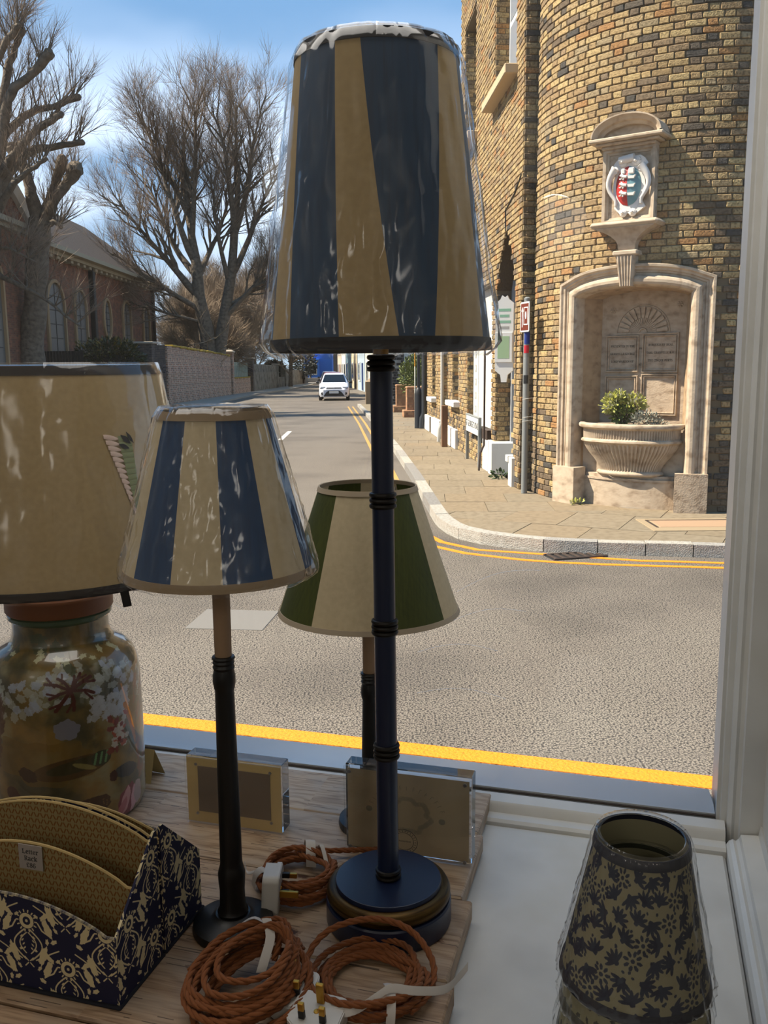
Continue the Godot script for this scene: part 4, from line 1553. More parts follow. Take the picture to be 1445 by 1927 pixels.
func build_church():
	# long wall parallel to the street; z from near to far, x is its face
	var x0 = -15.9
	var red = mat("dark red church brick", Color(1, 1, 1), 0.9)
	red.albedo_texture = brick_image([Color(0.44, 0.255, 0.17), Color(0.40, 0.23, 0.155), Color(0.48, 0.29, 0.19), Color(0.36, 0.21, 0.15)], Color(0.45, 0.38, 0.30), 61)
	red.uv1_scale = Vector3(0.74, 0.74, 1)
	var ch = thing("church", "long red brick church with hipped roof, pale cornice and arched windows behind the trees", "church")
	var mb = MB.new()
	mb.box(Vector3(x0 - 6.0, 3.6, -46.5), Vector3(12.0, 7.2, 35.0))
	mb.box(Vector3(x0 - 1.2, 3.6, -35.0), Vector3(5.0, 7.2, 7.0))
	part("wall", mb.mesh(10), red, ch)
	var stone = mat("pale church stone", Color(0.60, 0.56, 0.47), 0.85)
	var co = MB.new()
	co.box(Vector3(x0 - 5.8, 7.28, -46.5), Vector3(12.6, 0.16, 35.6))
	co.box(Vector3(x0 - 5.7, 7.46, -46.5), Vector3(13.2, 0.20, 36.2))
	co.box(Vector3(x0 - 1.2, 7.28, -35.0), Vector3(5.6, 0.16, 7.6))
	co.box(Vector3(x0 - 1.2, 7.46, -35.0), Vector3(6.0, 0.20, 8.0))
	part("cornice", co.mesh(10), stone, ch)
	var block = box_mesh(Vector3(0.36, 0.16, 0.36), 0.01)
	for k in 36:
		part("cornice_block", block, stone, ch, Vector3(x0 + 0.22, 7.14, -30.0 - k * 0.95))
	# hipped roof
	var tile = mat("brown roof tiles", Color(0.235, 0.18, 0.15), 0.9)
	rough_surface(tile, noise_tex(62, 0.05, [[0.0, Color(0.6, 0.58, 0.55)], [0.5, Color(0.9, 0.88, 0.86)], [1.0, Color(1, 1, 1)]], 256), 0.7)
	var rf = MB.new()
	var e = 7.56
	var a = Vector3(x0 + 0.75, e, -29.0)
	var b = Vector3(x0 + 0.75, e, -64.4)
	var c = Vector3(x0 - 12.6, e, -64.4)
	var d = Vector3(x0 - 12.6, e, -29.0)
	var r0 = Vector3(x0 - 3.3, 10.9, -34.0)
	var r1 = Vector3(x0 - 3.3, 10.9, -60.0)
	rf.quad(a, b, r1, r0)
	rf.poly_out([b, c, r1], Vector3(x0 - 6, 6, -46))
	rf.poly_out([c, d, r0, r1], Vector3(x0 - 6, 6, -46))
	rf.poly_out([d, a, r0], Vector3(x0 - 6, 6, -46))
	part("roof", rf.mesh(10), tile, ch)
	# gabled porch bay with its white raking cornice
	var gb = MB.new()
	var gx = x0 + 1.35
	var gt = Transform3D(Basis(Vector3(0, 0, -1), Vector3.UP, Vector3(1, 0, 0)), Vector3(gx, 7.5, -35.0))
	gb.tf = gt
	gb.extrude(PackedVector2Array([Vector2(-3.6, 0), Vector2(3.6, 0), Vector2(0, 2.1)]), -4.0, -0.05)
	part("gable", gb.mesh(10), red, ch)
	var gc = MB.new()
	gc.tf = gt
	gc.sweep([Vector2(-3.9, 0.05), Vector2(0, 2.35), Vector2(3.9, 0.05)], [Vector2(-0.22, -0.2), Vector2(-0.22, 0.15), Vector2(0.0, 0.35), Vector2(0.05, -4.0)])
	part("raking_cornice", gc.mesh(15), mat("white church paint", Color(0.78, 0.77, 0.74), 0.7), ch)
	# windows: arched panes in stone surrounds; an oval one beyond the pipe
	var glass = mat("leaded church glass", Color(0.36, 0.35, 0.335), 0.4)
	for q in [[-44.4, 1.1, 2.0, 6.0, 1.0], [-48.0, 0.85, 2.0, 5.9, 1.0], [-56.6, 0.8, 1.9, 5.9, 1.0], [-61.2, 0.75, 1.9, 5.9, 1.0], [-52.6, 0.62, 3.6, 5.75, 0.0], [-34.2, 0.9, 2.0, 6.0, 1.0]]:
		var px = x0 + 1.3 if q[0] > -38 else x0
		var wt = Transform3D(Basis(Vector3(0, 0, -1), Vector3.UP, Vector3(1, 0, 0)), Vector3(px, 0, q[0]))
		var line = []
		if q[4] > 0:
			line.append(Vector2(-q[1], q[2]))
			line.append_array(arc_pts(Vector2(0, q[3] - q[1]), q[1], q[1], PI, 0, 16))
			line.append(Vector2(q[1], q[2]))
		else:
			line = arc_pts(Vector2(0, (q[2] + q[3]) * 0.5), q[1], (q[3] - q[2]) * 0.5, TAU * 23.0 / 24.0, 0, 23)
		var g = MB.new()
		g.tf = wt
		g.extrude(PackedVector2Array(line), 0.0, 0.015)
		var win = part("window", g.mesh(10), glass, ch)
		var sr = MB.new()
		sr.tf = wt
		sr.sweep(line, [Vector2(-0.02, 0.0), Vector2(-0.02, 0.13), Vector2(0.08, 0.15), Vector2(0.15, 0.10), Vector2(0.15, 0.0)], q[4] == 0.0)
		part("surround", sr.mesh(20), mat("sandy surround stone", Color(0.60, 0.49, 0.35), 0.85), win)
		var bars = MB.new()
		bars.tf = wt
		bars.box(Vector3(0, (q[2] + q[3]) * 0.5, 0.02), Vector3(0.05, q[3] - q[2] - 0.1, 0.03))
		for k in 5:
			bars.box(Vector3(0, lerpf(q[2], q[3], (k + 1) / 6.0), 0.02), Vector3(q[1] * 1.5, 0.04, 0.03))
		part("glazing_bar", bars.mesh(10), mat("dark lead", grey(0.09), 0.6), win)
	var dp = mat("black cast iron pipe", grey(0.035), 0.5)
	for z in [-49.9, -62.9]:
		part("drainpipe", box_mesh(Vector3(0.30, 7.2, 0.34) if z > -60 else Vector3(0.16, 7.2, 0.16), 0.03, Vector3(x0 + 0.14, 3.6, z)), dp, ch)


# ================================================================ walls, signs, houses and cars along the street

func wall_between(a: Vector2, b: Vector2, h0: float, h1: float, th: float, mb: MB):
	# a wall standing on the ground from a to b (x, z), its height running from h0 to h1
	var t = (b - a).normalized()
	var n = Vector2(-t.y, t.x) * th * 0.5
	var q = [a + n, b + n, b - n, a - n]
	var lo = []
	var hi = []
	for k in 4:
		lo.append(Vector3(q[k].x, 0, q[k].y))
		hi.append(Vector3(q[k].x, h0 if k == 0 or k == 3 else h1, q[k].y))
	var c = (lo[0] + hi[2]) * 0.5
	var l = a.distance_to(b)
	for f in [[0, 1], [2, 3]]:
		mb.quad(lo[f[1]], lo[f[0]], hi[f[0]], hi[f[1]])
	for f in [[1, 2], [3, 0]]:
		mb.quad(lo[f[1]], lo[f[0]], hi[f[0]], hi[f[1]])
	mb.quad(hi[3], hi[2], hi[1], hi[0])


func build_street():
	var old = mat("old weathered brick", Color(1, 1, 1), 0.95)
	old.albedo_texture = brick_image([Color(0.58, 0.46, 0.38), Color(0.50, 0.40, 0.33), Color(0.64, 0.51, 0.42), Color(0.44, 0.37, 0.32), Color(0.55, 0.39, 0.30)], Color(0.74, 0.69, 0.62), 71)
	old.uv1_scale = Vector3(0.74, 0.74, 1)
	var rendw = mat("stained grey render", Color(0.50, 0.48, 0.44), 0.95)
	rough_surface(rendw, noise_tex(72, 0.02, [[0.0, Color(0.45, 0.44, 0.42)], [0.45, Color(0.85, 0.84, 0.82)], [1.0, Color(1, 1, 1)]], 256, FastNoiseLite.TYPE_SIMPLEX_SMOOTH, 5), 0.25)
	var darkb = mat("blackened pier brick", Color(1, 1, 1), 0.95)
	darkb.albedo_texture = brick_image([Color(0.26, 0.23, 0.21), Color(0.22, 0.2, 0.19), Color(0.31, 0.27, 0.24)], Color(0.40, 0.38, 0.36), 73)
	darkb.uv1_scale = Vector3(0.74, 0.74, 1)
	var cap = mat("pale coping stone", Color(0.62, 0.58, 0.52), 0.9)
	var moss = mat("yellow moss", Color(0.55, 0.46, 0.10), 0.95)
	var w = thing("boundary_wall", "long old brick churchyard wall with stone-capped piers along the left pavement", "wall")
	var mb = MB.new()
	wall_between(Vector2(-10.62, -44.0), Vector2(-10.26, -60.0), 2.92, 2.62, 0.35, mb)
	part("brick_run", mb.mesh(10), old, w)
	mb = MB.new()
	wall_between(Vector2(-10.62, -44.0), Vector2(-11.4, -43.4), 2.95, 2.95, 0.35, mb)
	wall_between(Vector2(-11.4, -43.4), Vector2(-15.5, -42.6), 1.3, 1.3, 0.3, mb)
	part("return_wall", mb.mesh(10), darkb, w)
	mb = MB.new()
	wall_between(Vector2(-10.22, -61.0), Vector2(-10.0, -67.0), 1.15, 1.15, 0.35, mb)
	part("low_wall", mb.mesh(10), old, w)
	mb = MB.new()
	wall_between(Vector2(-9.98, -68.5), Vector2(-9.62, -80.5), 2.15, 2.05, 0.35, mb)
	part("rendered_run", mb.mesh(10), rendw, w)
	mb = MB.new()
	wall_between(Vector2(-9.6, -82.0), Vector2(-9.5, -86.5), 1.0, 1.0, 0.35, mb)
	wall_between(Vector2(-9.5, -86.5), Vector2(-8.9, -105.0), 1.75, 1.45, 0.35, mb)
	part("rendered_run", mb.mesh(10), rendw, w)
	for q in [[-11.35, -43.4, 0.85, 3.0, darkb], [-10.24, -60.4, 0.55, 2.85, old], [-10.0, -67.8, 0.62, 2.5, darkb], [-9.6, -81.0, 0.5, 2.1, rendw], [-9.5, -86.3, 0.5, 2.0, rendw]]:
		var p = part("pier", box_mesh(Vector3(q[2], q[3], q[2]), 0.02, Vector3(0, q[3] * 0.5, 0)), q[4], w, Vector3(q[0], 0, q[1]))
		var cp = MB.new()
		cp.box(Vector3(0, q[3] + 0.05, 0), Vector3(q[2] + 0.16, 0.10, q[2] + 0.16), 0.02)
		var hh = q[2] * 0.5 + 0.05
		var top = Vector3(0, q[3] + 0.26, 0)
		var base = [Vector3(-hh, q[3] + 0.1, hh), Vector3(hh, q[3] + 0.1, hh), Vector3(hh, q[3] + 0.1, -hh), Vector3(-hh, q[3] + 0.1, -hh)]
		if q[1] < -44 and q[1] > -62:
			for k in 4:
				cp.poly_out([base[k], base[(k + 1) % 4], top], Vector3(0, q[3], 0))
		part("pier_cap", cp.mesh(20), cap, p)
	var mo = MB.new()
	wall_between(Vector2(-10.62, -45.5), Vector2(-10.28, -59.6), 3.04, 2.72, 0.40, mo)
	var mcap = MB.new()
	for k in 20:
		var t = (k + 0.5) / 20.0
		mcap.box(Vector3(lerpf(-10.60, -10.27, t), lerpf(2.93, 2.64, t) + rng.randf_range(0, 0.05), lerpf(-45.0, -59.8, t)), Vector3(0.46, rng.randf_range(0.06, 0.13), 0.74), 0.03)
	part("mossy_coping", mcap.mesh(25), moss, w)
	var mc2 = MB.new()
	for k in 8:
		var t = (k + 0.5) / 8.0
		mc2.box(Vector3(lerpf(-10.2, -10.02, t), 1.18, lerpf(-61, -67, t)), Vector3(0.44, 0.08, 0.78), 0.02)
	part("mossy_coping", mc2.mesh(25), moss, w)
	var rl = mat("pale green railing paint", Color(0.50, 0.56, 0.52), 0.6)
	for k in 24:
		var t = (k + 0.5) / 24.0
		part("railing", box_mesh(Vector3(0.03, 1.05, 0.13), 0.004, Vector3(0, 1.72, 0)), rl, w, Vector3(lerpf(-10.2, -10.02, t), 0, lerpf(-61, -67, t)))

	# hedge and black fence below the church
	var hg = thing("hedge", "dark glossy evergreen hedge in front of the church", "hedge", Vector3(-12.75, 0, -42.2))
	var hm = mat("dark glossy leaves", Color(0.17, 0.21, 0.08), 0.3)
	var hm2 = mat("sunlit yellow tip leaves", Color(0.42, 0.36, 0.10), 0.4)  # yellow tips, with sunlight on the hedge top put into the colour
	leafy("leaves", 2600, 0.0, Vector3(1.75, 1.1, 0.7), hm, hg, Vector3(0, 2.15, 0), 0.16, 0.2)
	leafy("leaves", 260, 0.0, Vector3(1.6, 0.55, 0.6), hm2, hg, Vector3(0, 2.75, 0.1), 0.15, 0.5)
	leafy("leaves", 300, 0.0, Vector3(0.6, 0.5, 0.4), hm, hg, Vector3(-1.9, 2.0, 0.2), 0.15, 0.5)
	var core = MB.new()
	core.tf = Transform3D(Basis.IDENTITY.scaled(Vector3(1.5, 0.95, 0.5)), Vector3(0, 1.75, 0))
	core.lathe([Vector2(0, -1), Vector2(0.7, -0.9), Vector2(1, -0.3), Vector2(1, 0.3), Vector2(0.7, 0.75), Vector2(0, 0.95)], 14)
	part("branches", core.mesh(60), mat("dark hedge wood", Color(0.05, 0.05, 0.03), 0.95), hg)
	var fb = thing("fence", "black upright board fence beside the left tree trunk", "fence", Vector3(-14.6, 0, -41.4))
	for k in 14:
		part("board", box_mesh(Vector3(0.125, 2.65, 0.03), 0.005, Vector3(-0.95 + k * 0.14, 1.33, 0)), mat("black fence paint", grey(0.035), 0.7), fb)
	part("rail", box_mesh(Vector3(2.0, 0.1, 0.06), 0.005, Vector3(0, 0.6, -0.05)), mats["black fence paint"], fb)

	build_signs()
	build_far_houses()
	build_car(Vector3(-2.78, 0, -51.6), "small white hatchback facing the camera, parked on the right of the street", "near white", Color(0.80, 0.81, 0.83), 0.04)
	build_car(Vector3(-3.45, 0, -62.0), "dark red car parked behind the white hatchback", "red", Color(0.42, 0.10, 0.10), 0.05)
	build_car(Vector3(-4.6, 0, -78.0), "silver car farthest up the street before the blue house", "silver", Color(0.55, 0.57, 0.60), 0.06)


func build_signs():
	var grey_post = mat("grey sign post", Color(0.50, 0.51, 0.50), 0.6, 0.2)
	var white = mat("white sign face", Color(0.84, 0.84, 0.82), 0.5)
	var sp = thing("sign_post", "tall grey post with small brown direction sign at the building corner", "sign post", Vector3(1.88, PAVE, -11.86), 0.35)
	part("pole", tube_mesh([Vector3(0, 0, 0), Vector3(0, 2.54, 0)], 0.041, 14), grey_post, sp)
	part("pole_cap", lathe_mesh([Vector2(0.043, 2.53), Vector2(0.043, 2.55), Vector2(0.02, 2.565), Vector2(0, 2.567)], 14), grey_post, sp)
	var brown = mat("brown tourist sign", Color(0.40, 0.16, 0.08), 0.5)
	var pl = MB.new()
	var rr = PackedVector2Array()
	for q in [[0.115, 0.165, 0.0], [-0.115, 0.165, PI / 2], [-0.115, -0.165, PI], [0.115, -0.165, PI * 1.5]]:
		rr.append_array(PackedVector2Array(arc_pts(Vector2(q[0], q[1]), 0.025, 0.025, q[2], q[2] + PI / 2, 4)))
	pl.extrude(rr, 0.0, 0.006)
	var plate = part("sign_plate", pl.mesh(20), white, sp, Vector3(-0.05, 2.31, 0.04), Vector3(0, -1.66, 0))
	part("sign_face", box_mesh(Vector3(0.24, 0.34, 0.003), 0.001, Vector3(0, 0, 0.0075)), brown, plate)
	var ar = MB.new()
	ar.extrude(PackedVector2Array([Vector2(-0.075, -0.13), Vector2(-0.055, -0.13), Vector2(-0.055, 0.07), Vector2(-0.035, 0.07), Vector2(-0.065, 0.13), Vector2(-0.095, 0.07), Vector2(-0.075, 0.07)]), 0.009, 0.011)
	part("arrow", ar.mesh(10), white, plate)
	var bb = MB.new()
	bb.sweep(frame_path(-0.01, 0.095, -0.09, 0.11), [Vector2(0, 0.009), Vector2(0, 0.011), Vector2(0.014, 0.011), Vector2(0.014, 0.009)], true)
	bb.extrude(PackedVector2Array(arc_pts(Vector2(0.042, 0.02), 0.02, 0.05, 0, TAU * 0.95, 11)), 0.009, 0.011)
	part("symbol", bb.mesh(10), white, plate)
	for q in [[2.04, 0.15, Color(0.10, 0.20, 0.50)], [1.90, 0.10, Color(0.72, 0.10, 0.16)], [1.51, 0.11, Color(0.03, 0.03, 0.03)]]:
		var s = MB.new()
		s.lathe([Vector2(0.0425, q[0] - q[1] * 0.5), Vector2(0.0425, q[0] + q[1] * 0.5)], 14, -1.3 if q[0] > 2 else -1.4, 1.2 if q[0] > 2 else 0.3)
		part("sticker", s.mesh(40), mat("sticker %.2f" % q[0], q[2], 0.5), sp)
	for y in [1.26, 1.02, 0.97]:
		part("cable_tie", tube_mesh([Vector3(-0.07, y - 0.01, 0.05), Vector3(0, y, 0.048), Vector3(0.09, y + 0.008, 0.045)], 0.004, 5), white, sp)

	# white lobed notice board on the grey frame
	var nb = thing("notice_board", "narrow white shaped notice board with green print mounted beside the grey door frame", "notice board")
	nb.transform = Transform3D(Basis(FX, Vector3.UP, FN), F0) * Transform3D(Basis(Vector3.UP, 1.05).scaled(Vector3(0.42, 0.72, 0.8)), Vector3(-0.28, 2.16, 0.16))
	var out = MB.new()
	out.extrude(PackedVector2Array([Vector2(-0.17, -0.58), Vector2(-0.07, -0.66), Vector2(-0.05, -0.80), Vector2(0.05, -0.80), Vector2(0.07, -0.66), Vector2(0.17, -0.58), Vector2(0.17, 0.68), Vector2(0.08, 0.76), Vector2(0.05, 0.83), Vector2(0.0, 0.79), Vector2(-0.05, 0.83), Vector2(-0.08, 0.76), Vector2(-0.17, 0.68)]), 0.0, 0.03)
	part("board", out.mesh(15), white, nb)
	part("bracket", box_mesh(Vector3(0.05, 0.9, 0.08), 0.004, Vector3(0, 0, -0.04)), mats["grey timber paint"], nb)
	var green = mat("pale green print", Color(0.50, 0.66, 0.56), 0.6)
	for k in 4:
		part("printed_line", box_mesh(Vector3(0.24 - (k % 2) * 0.06, 0.05, 0.003), 0.001, Vector3(0, 0.56 - k * 0.11, 0.0315)), green if k < 3 else mat("grey print", Color(0.6, 0.6, 0.58), 0.7), nb)
	var cs = part("poster_case", box_mesh(Vector3(0.33, 0.56, 0.04), 0.004, Vector3(0, -0.14, 0.04)), white, nb)
	part("poster", box_mesh(Vector3(0.22, 0.42, 0.004), 0.001, Vector3(0, -0.14, 0.062)), mat("green poster", Color(0.60, 0.70, 0.55), 0.4), cs)

	# street name plate on two posts
	var a = Vector3(1.545, PAVE, -16.45)
	var c = Vector3(1.615, PAVE, -15.0)
	var ax = (c - a).normalized()
	var ns = thing("street_sign", "low street name plate with black letters on two grey posts before the white panel", "street sign")
	ns.transform = Transform3D(Basis(ax, Vector3.UP, ax.cross(Vector3.UP)), (a + c) * 0.5)
	for sg in [-1.0, 1.0]:
		part("post", box_mesh(Vector3(0.055, 0.84, 0.055), 0.006, Vector3(sg * 0.726, 0.42, 0)), grey_post, ns)
	var np = part("name_plate", box_mesh(Vector3(1.40, 0.26, 0.02), 0.004, Vector3(0, 0.68, 0.012)), white, ns)
	part("plate_frame", box_mesh(Vector3(1.42, 0.025, 0.05), 0.004, Vector3(0, 0.825, 0)), grey_post, ns)
	part("plate_frame", box_mesh(Vector3(1.42, 0.025, 0.05), 0.004, Vector3(0, 0.54, 0)), white, ns)
	lettering("ST GEORGE'S ROAD", 0.105, 0.003, mat("black sign letters", grey(0.06), 0.6), np, Vector3(0, 0.68, 0.0235), Vector3.ZERO, false, 1.15)

	# dark bollard-like lamp post foot, wooden post
	var lp = thing("lamp_post", "dark grey street lamp post at the far end of the low brick front", "lamp post", Vector3(0.98, PAVE, -24.9))
	var dg = mat("dark grey post paint", Color(0.12, 0.13, 0.14), 0.5)
	part("foot", lathe_mesh([Vector2(0.11, 0), Vector2(0.11, 0.95), Vector2(0.09, 1.05), Vector2(0.05, 1.12), Vector2(0, 1.13)], 16), dg, lp)
	part("pole", tube_mesh([Vector3(0, 1.1, 0), Vector3(0, 4.4, 0)], 0.045, 10), dg, lp)
	part("arm", tube_mesh([Vector3(0, 4.35, 0), Vector3(-0.15, 4.6, 0), Vector3(-0.6, 4.7, 0)], 0.03, 8), dg, lp)
	part("lantern", box_mesh(Vector3(0.5, 0.1, 0.18), 0.03, Vector3(-0.75, 4.7, 0)), dg, lp)
	var yp = thing("service_pole", "slim yellow-painted service pole just left of the dark lamp post", "pole", Vector3(0.90, PAVE, -25.3))
	part("pole", tube_mesh([Vector3.ZERO, Vector3(0, 1.7, 0)], 0.018, 8), mat("pale post paint", Color(0.75, 0.75, 0.7), 0.6), yp)
	part("upper_pole", tube_mesh([Vector3(0, 1.7, 0), Vector3(0, 3.4, 0)], 0.018, 8), mat("yellow post paint", Color(0.75, 0.52, 0.08), 0.6), yp)
	var wpost = thing("wooden_post", "short weathered wooden post standing against the white painted foot of the brick front", "post", Vector3(1.30, PAVE, -19.0))
	part("post", box_mesh(Vector3(0.13, 0.88, 0.13), 0.012, Vector3(0, 0.44, 0)), mat("brown weathered post", Color(0.42, 0.30, 0.21), 0.9), wpost)


func build_far_houses():
	# two brick planters and the bush behind them
	var pm = mat("orange-brown planter brick", Color(1, 1, 1), 0.9)
	pm.albedo_texture = brick_image([Color(0.62, 0.45, 0.31), Color(0.56, 0.40, 0.28), Color(0.66, 0.49, 0.34)], Color(0.52, 0.43, 0.34), 76)
	pm.uv1_scale = Vector3(0.74, 0.74, 1)
	for q in [[1.10, -30.7, "nearer, taller-looking square brick gate pier by the bush"], [0.80, -34.2, "farther square brick gate pier left of the bush"]]:
		var p = thing("gate_pier", q[2], "gate pier", Vector3(q[0], PAVE, q[1]), 0.05)
		part("shaft", box_mesh(Vector3(0.62, 0.98, 0.5), 0.01, Vector3(0, 0.49, 0)), pm, p)
		part("pier_foot", box_mesh(Vector3(0.86, 0.24, 0.66), 0.02, Vector3(0, 0.12, 0)), pm, p)
		part("pier_top", box_mesh(Vector3(0.66, 0.08, 0.54), 0.03, Vector3(0, 1.0, 0)), pm, p)
	var bush = thing("bush", "round sunny green bush behind the brick gate piers", "bush", Vector3(1.15, PAVE, -33.2))
	var bl = mat("fresh green leaves", Color(0.34, 0.38, 0.13), 0.6)
	leafy("leaves", 1500, 0.0, Vector3(0.62, 0.75, 0.55), bl, bush, Vector3(0.05, 1.35, 0), 0.10, 0.4)
	part("trunk", tube_mesh([Vector3.ZERO, Vector3(0.03, 1.2, 0)], 0.05, 7), mats["shrub twigs"], bush)
	var pw = thing("flint_pier", "dark flint and white brick wall end right of the tall lamp pole", "wall", Vector3(0.62, 0, -41.5))
	var fl = mat("flint chequer", Color(1, 1, 1), 0.9)
	fl.albedo_texture = brick_image([Color(0.10, 0.10, 0.11), Color(0.14, 0.14, 0.15), Color(0.55, 0.55, 0.53), Color(0.09, 0.09, 0.1)], Color(0.5, 0.5, 0.48), 77)
	fl.uv1_scale = Vector3(0.5, 0.5, 1)
	part("wall", box_mesh(Vector3(0.7, 4.2, 0.5), 0.02, Vector3(0, 2.1, 0)), fl, pw)
	part("side_wall", box_mesh(Vector3(0.4, 1.15, 16.0), 0.02, Vector3(-1.25, 0.575, -9.0)), mat("brown rough wall", Color(0.56, 0.47, 0.36), 0.95), pw)
	var ff = thing("fence", "tall dark board fence and ivy behind the green bush", "fence", Vector3(2.2, 0, -38.0))
	for k in 12:
		part("board", box_mesh(Vector3(0.19, 2.2, 0.04), 0.005, Vector3(-1.15 + k * 0.2, 1.1, 0)), mat("grey-brown fence board", Color(0.16, 0.14, 0.12), 0.9), ff)
	leafy("ivy", 1500, 0.0, Vector3(1.6, 1.3, 0.5), mat("dark ivy", Color(0.05, 0.085, 0.04), 0.6), ff, Vector3(0.2, 3.0, -0.4), 0.18, 0.2)
	# white terrace on the right of the street
	var cols = [Color(0.80, 0.78, 0.72), Color(0.62, 0.68, 0.72), Color(0.78, 0.72, 0.60), Color(0.55, 0.66, 0.70), Color(0.80, 0.80, 0.78), Color(0.72, 0.66, 0.58)]
	var looks = ["grey-brown", "pale blue", "cream", "blue-green", "white", "buff"]
	for k in 6:
		var z = -64.0 - k * 7.0
		var x = -0.95 - k * 0.76
		var h = thing("terraced_house", "%s terraced house front on the right of the street, %s from the camera" % [looks[k], ["first", "second", "third", "fourth", "fifth", "sixth"][k]], "house", Vector3(x, 0, z), 0.105)
		part("wall", box_mesh(Vector3(6.0, 5.2, 6.9), 0.0, Vector3(3.0, 2.6, 0)), mat("terrace paint %d" % k, cols[k], 0.8), h)
		var rf = MB.new()
		rf.tf = Transform3D(Basis.IDENTITY, Vector3(0, 5.2, 0))
		rf.extrude(PackedVector2Array([Vector2(-0.3, 0), Vector2(6.3, 0), Vector2(3.0, 2.2)]), -3.45, 3.45)
		part("roof", rf.mesh(10), mats["dark slates"], h)
		part("door", box_mesh(Vector3(0.10, 2.05, 0.95), 0.01, Vector3(-0.01, 1.12, 1.6)), mat("door paint %d" % k, [Color(0.25, 0.2, 0.15), Color(0.12, 0.2, 0.4), Color(0.25, 0.05, 0.08), Color(0.5, 0.6, 0.55), Color(0.1, 0.1, 0.1), Color(0.3, 0.1, 0.1)][k], 0.4), h)
		for q in [[-1.2, 1.5], [-1.2, 3.9], [1.6, 3.9]]:
			var wn = part("window", box_mesh(Vector3(0.12, 1.5, 1.1), 0.01, Vector3(-0.01, q[1], q[0])), mats["white window paint"], h)
			part("pane", box_mesh(Vector3(0.02, 1.3, 0.9), 0.0, Vector3(-0.075, q[1], q[0])), mats["dark window glass"], wn)
	# blue house across the end of the street
	var bh = thing("house", "bright blue rendered house with white bay window at the end of the street", "house", Vector3(-8.0, 0, -114.0))
	var blue = mat("bright blue render", Color(0.20, 0.48, 0.84), 0.75)
	part("wall", box_mesh(Vector3(3.4, 6.5, 6.0), 0.0, Vector3(-0.1, 3.25, -3.0)), blue, bh)
	part("roof", box_mesh(Vector3(3.8, 0.3, 6.6), 0.05, Vector3(-0.1, 6.65, -3.0)), mats["dark slates"], bh)
	part("porch", box_mesh(Vector3(1.9, 2.9, 1.2), 0.02, Vector3(-0.9, 1.45, 0.6)), blue, bh)
	var bw = part("window", box_mesh(Vector3(1.5, 1.3, 0.1), 0.01, Vector3(-0.95, 1.6, 1.25)), mats["white window paint"], bh)
	for k in 3:
		part("pane", box_mesh(Vector3(0.40, 1.0, 0.03), 0.0, Vector3(-1.42 + k * 0.47, 1.6, 1.31)), mats["dark window glass"], bw)
	part("low_wall", box_mesh(Vector3(3.6, 0.6, 0.25), 0.02, Vector3(0, 0.3, 2.2)), mats["pale coping stone"], bh)
	part("post", box_mesh(Vector3(0.14, 2.6, 0.14), 0.01, Vector3(-1.0, 1.3, 2.0)), mats["white window paint"], bh)
	var eh = thing("house", "grey-brown house end with bow window beside the blue house", "house", Vector3(-4.9, 0, -108.5), 0.0)
	part("wall", box_mesh(Vector3(4.0, 6.0, 5.0), 0.0, Vector3(1.0, 3.0, -2.0)), mat("grey-brown render", Color(0.42, 0.37, 0.32), 0.9), eh)
	part("roof", box_mesh(Vector3(4.4, 0.3, 5.4), 0.05, Vector3(1.0, 6.1, -2.0)), mats["dark slates"], eh)
	part("window", box_mesh(Vector3(0.9, 1.3, 0.1), 0.01, Vector3(0.2, 1.8, 0.52)), mats["white window paint"], eh)
	for q in [[Vector3(-8.8, 0, -100.0), Vector3(1.5, 1.7, 3.2), "dark ivy-clad bush overhanging the far end of the wall"], [Vector3(-10.6, 0, -88.0), Vector3(1.0, 0.9, 2.4), "dark shrub behind the middle of the far wall"]]:
		var s = thing("shrub", q[2], "shrub", q[0])
		leafy("leaves", 1100, 0.0, q[1], mats["dark ivy"], s, Vector3(0, q[1].y + 0.7, 0), 0.30, 0.2)
		part("trunk", tube_mesh([Vector3.ZERO, Vector3(0.05, 1.5, 0)], 0.12, 7), mats["shrub twigs"], s)
	var gs = thing("shrub", "bright green sunlit shrub behind the pale railings", "shrub", Vector3(-11.4, 0, -66.0))
	leafy("leaves", 700, 0.0, Vector3(0.6, 0.65, 1.1), mats["fresh green leaves"], gs, Vector3(0, 2.05, 0), 0.15, 0.4)
	part("trunk", tube_mesh([Vector3.ZERO, Vector3(0.05, 1.7, 0)], 0.08, 7), mats["shrub twigs"], gs)


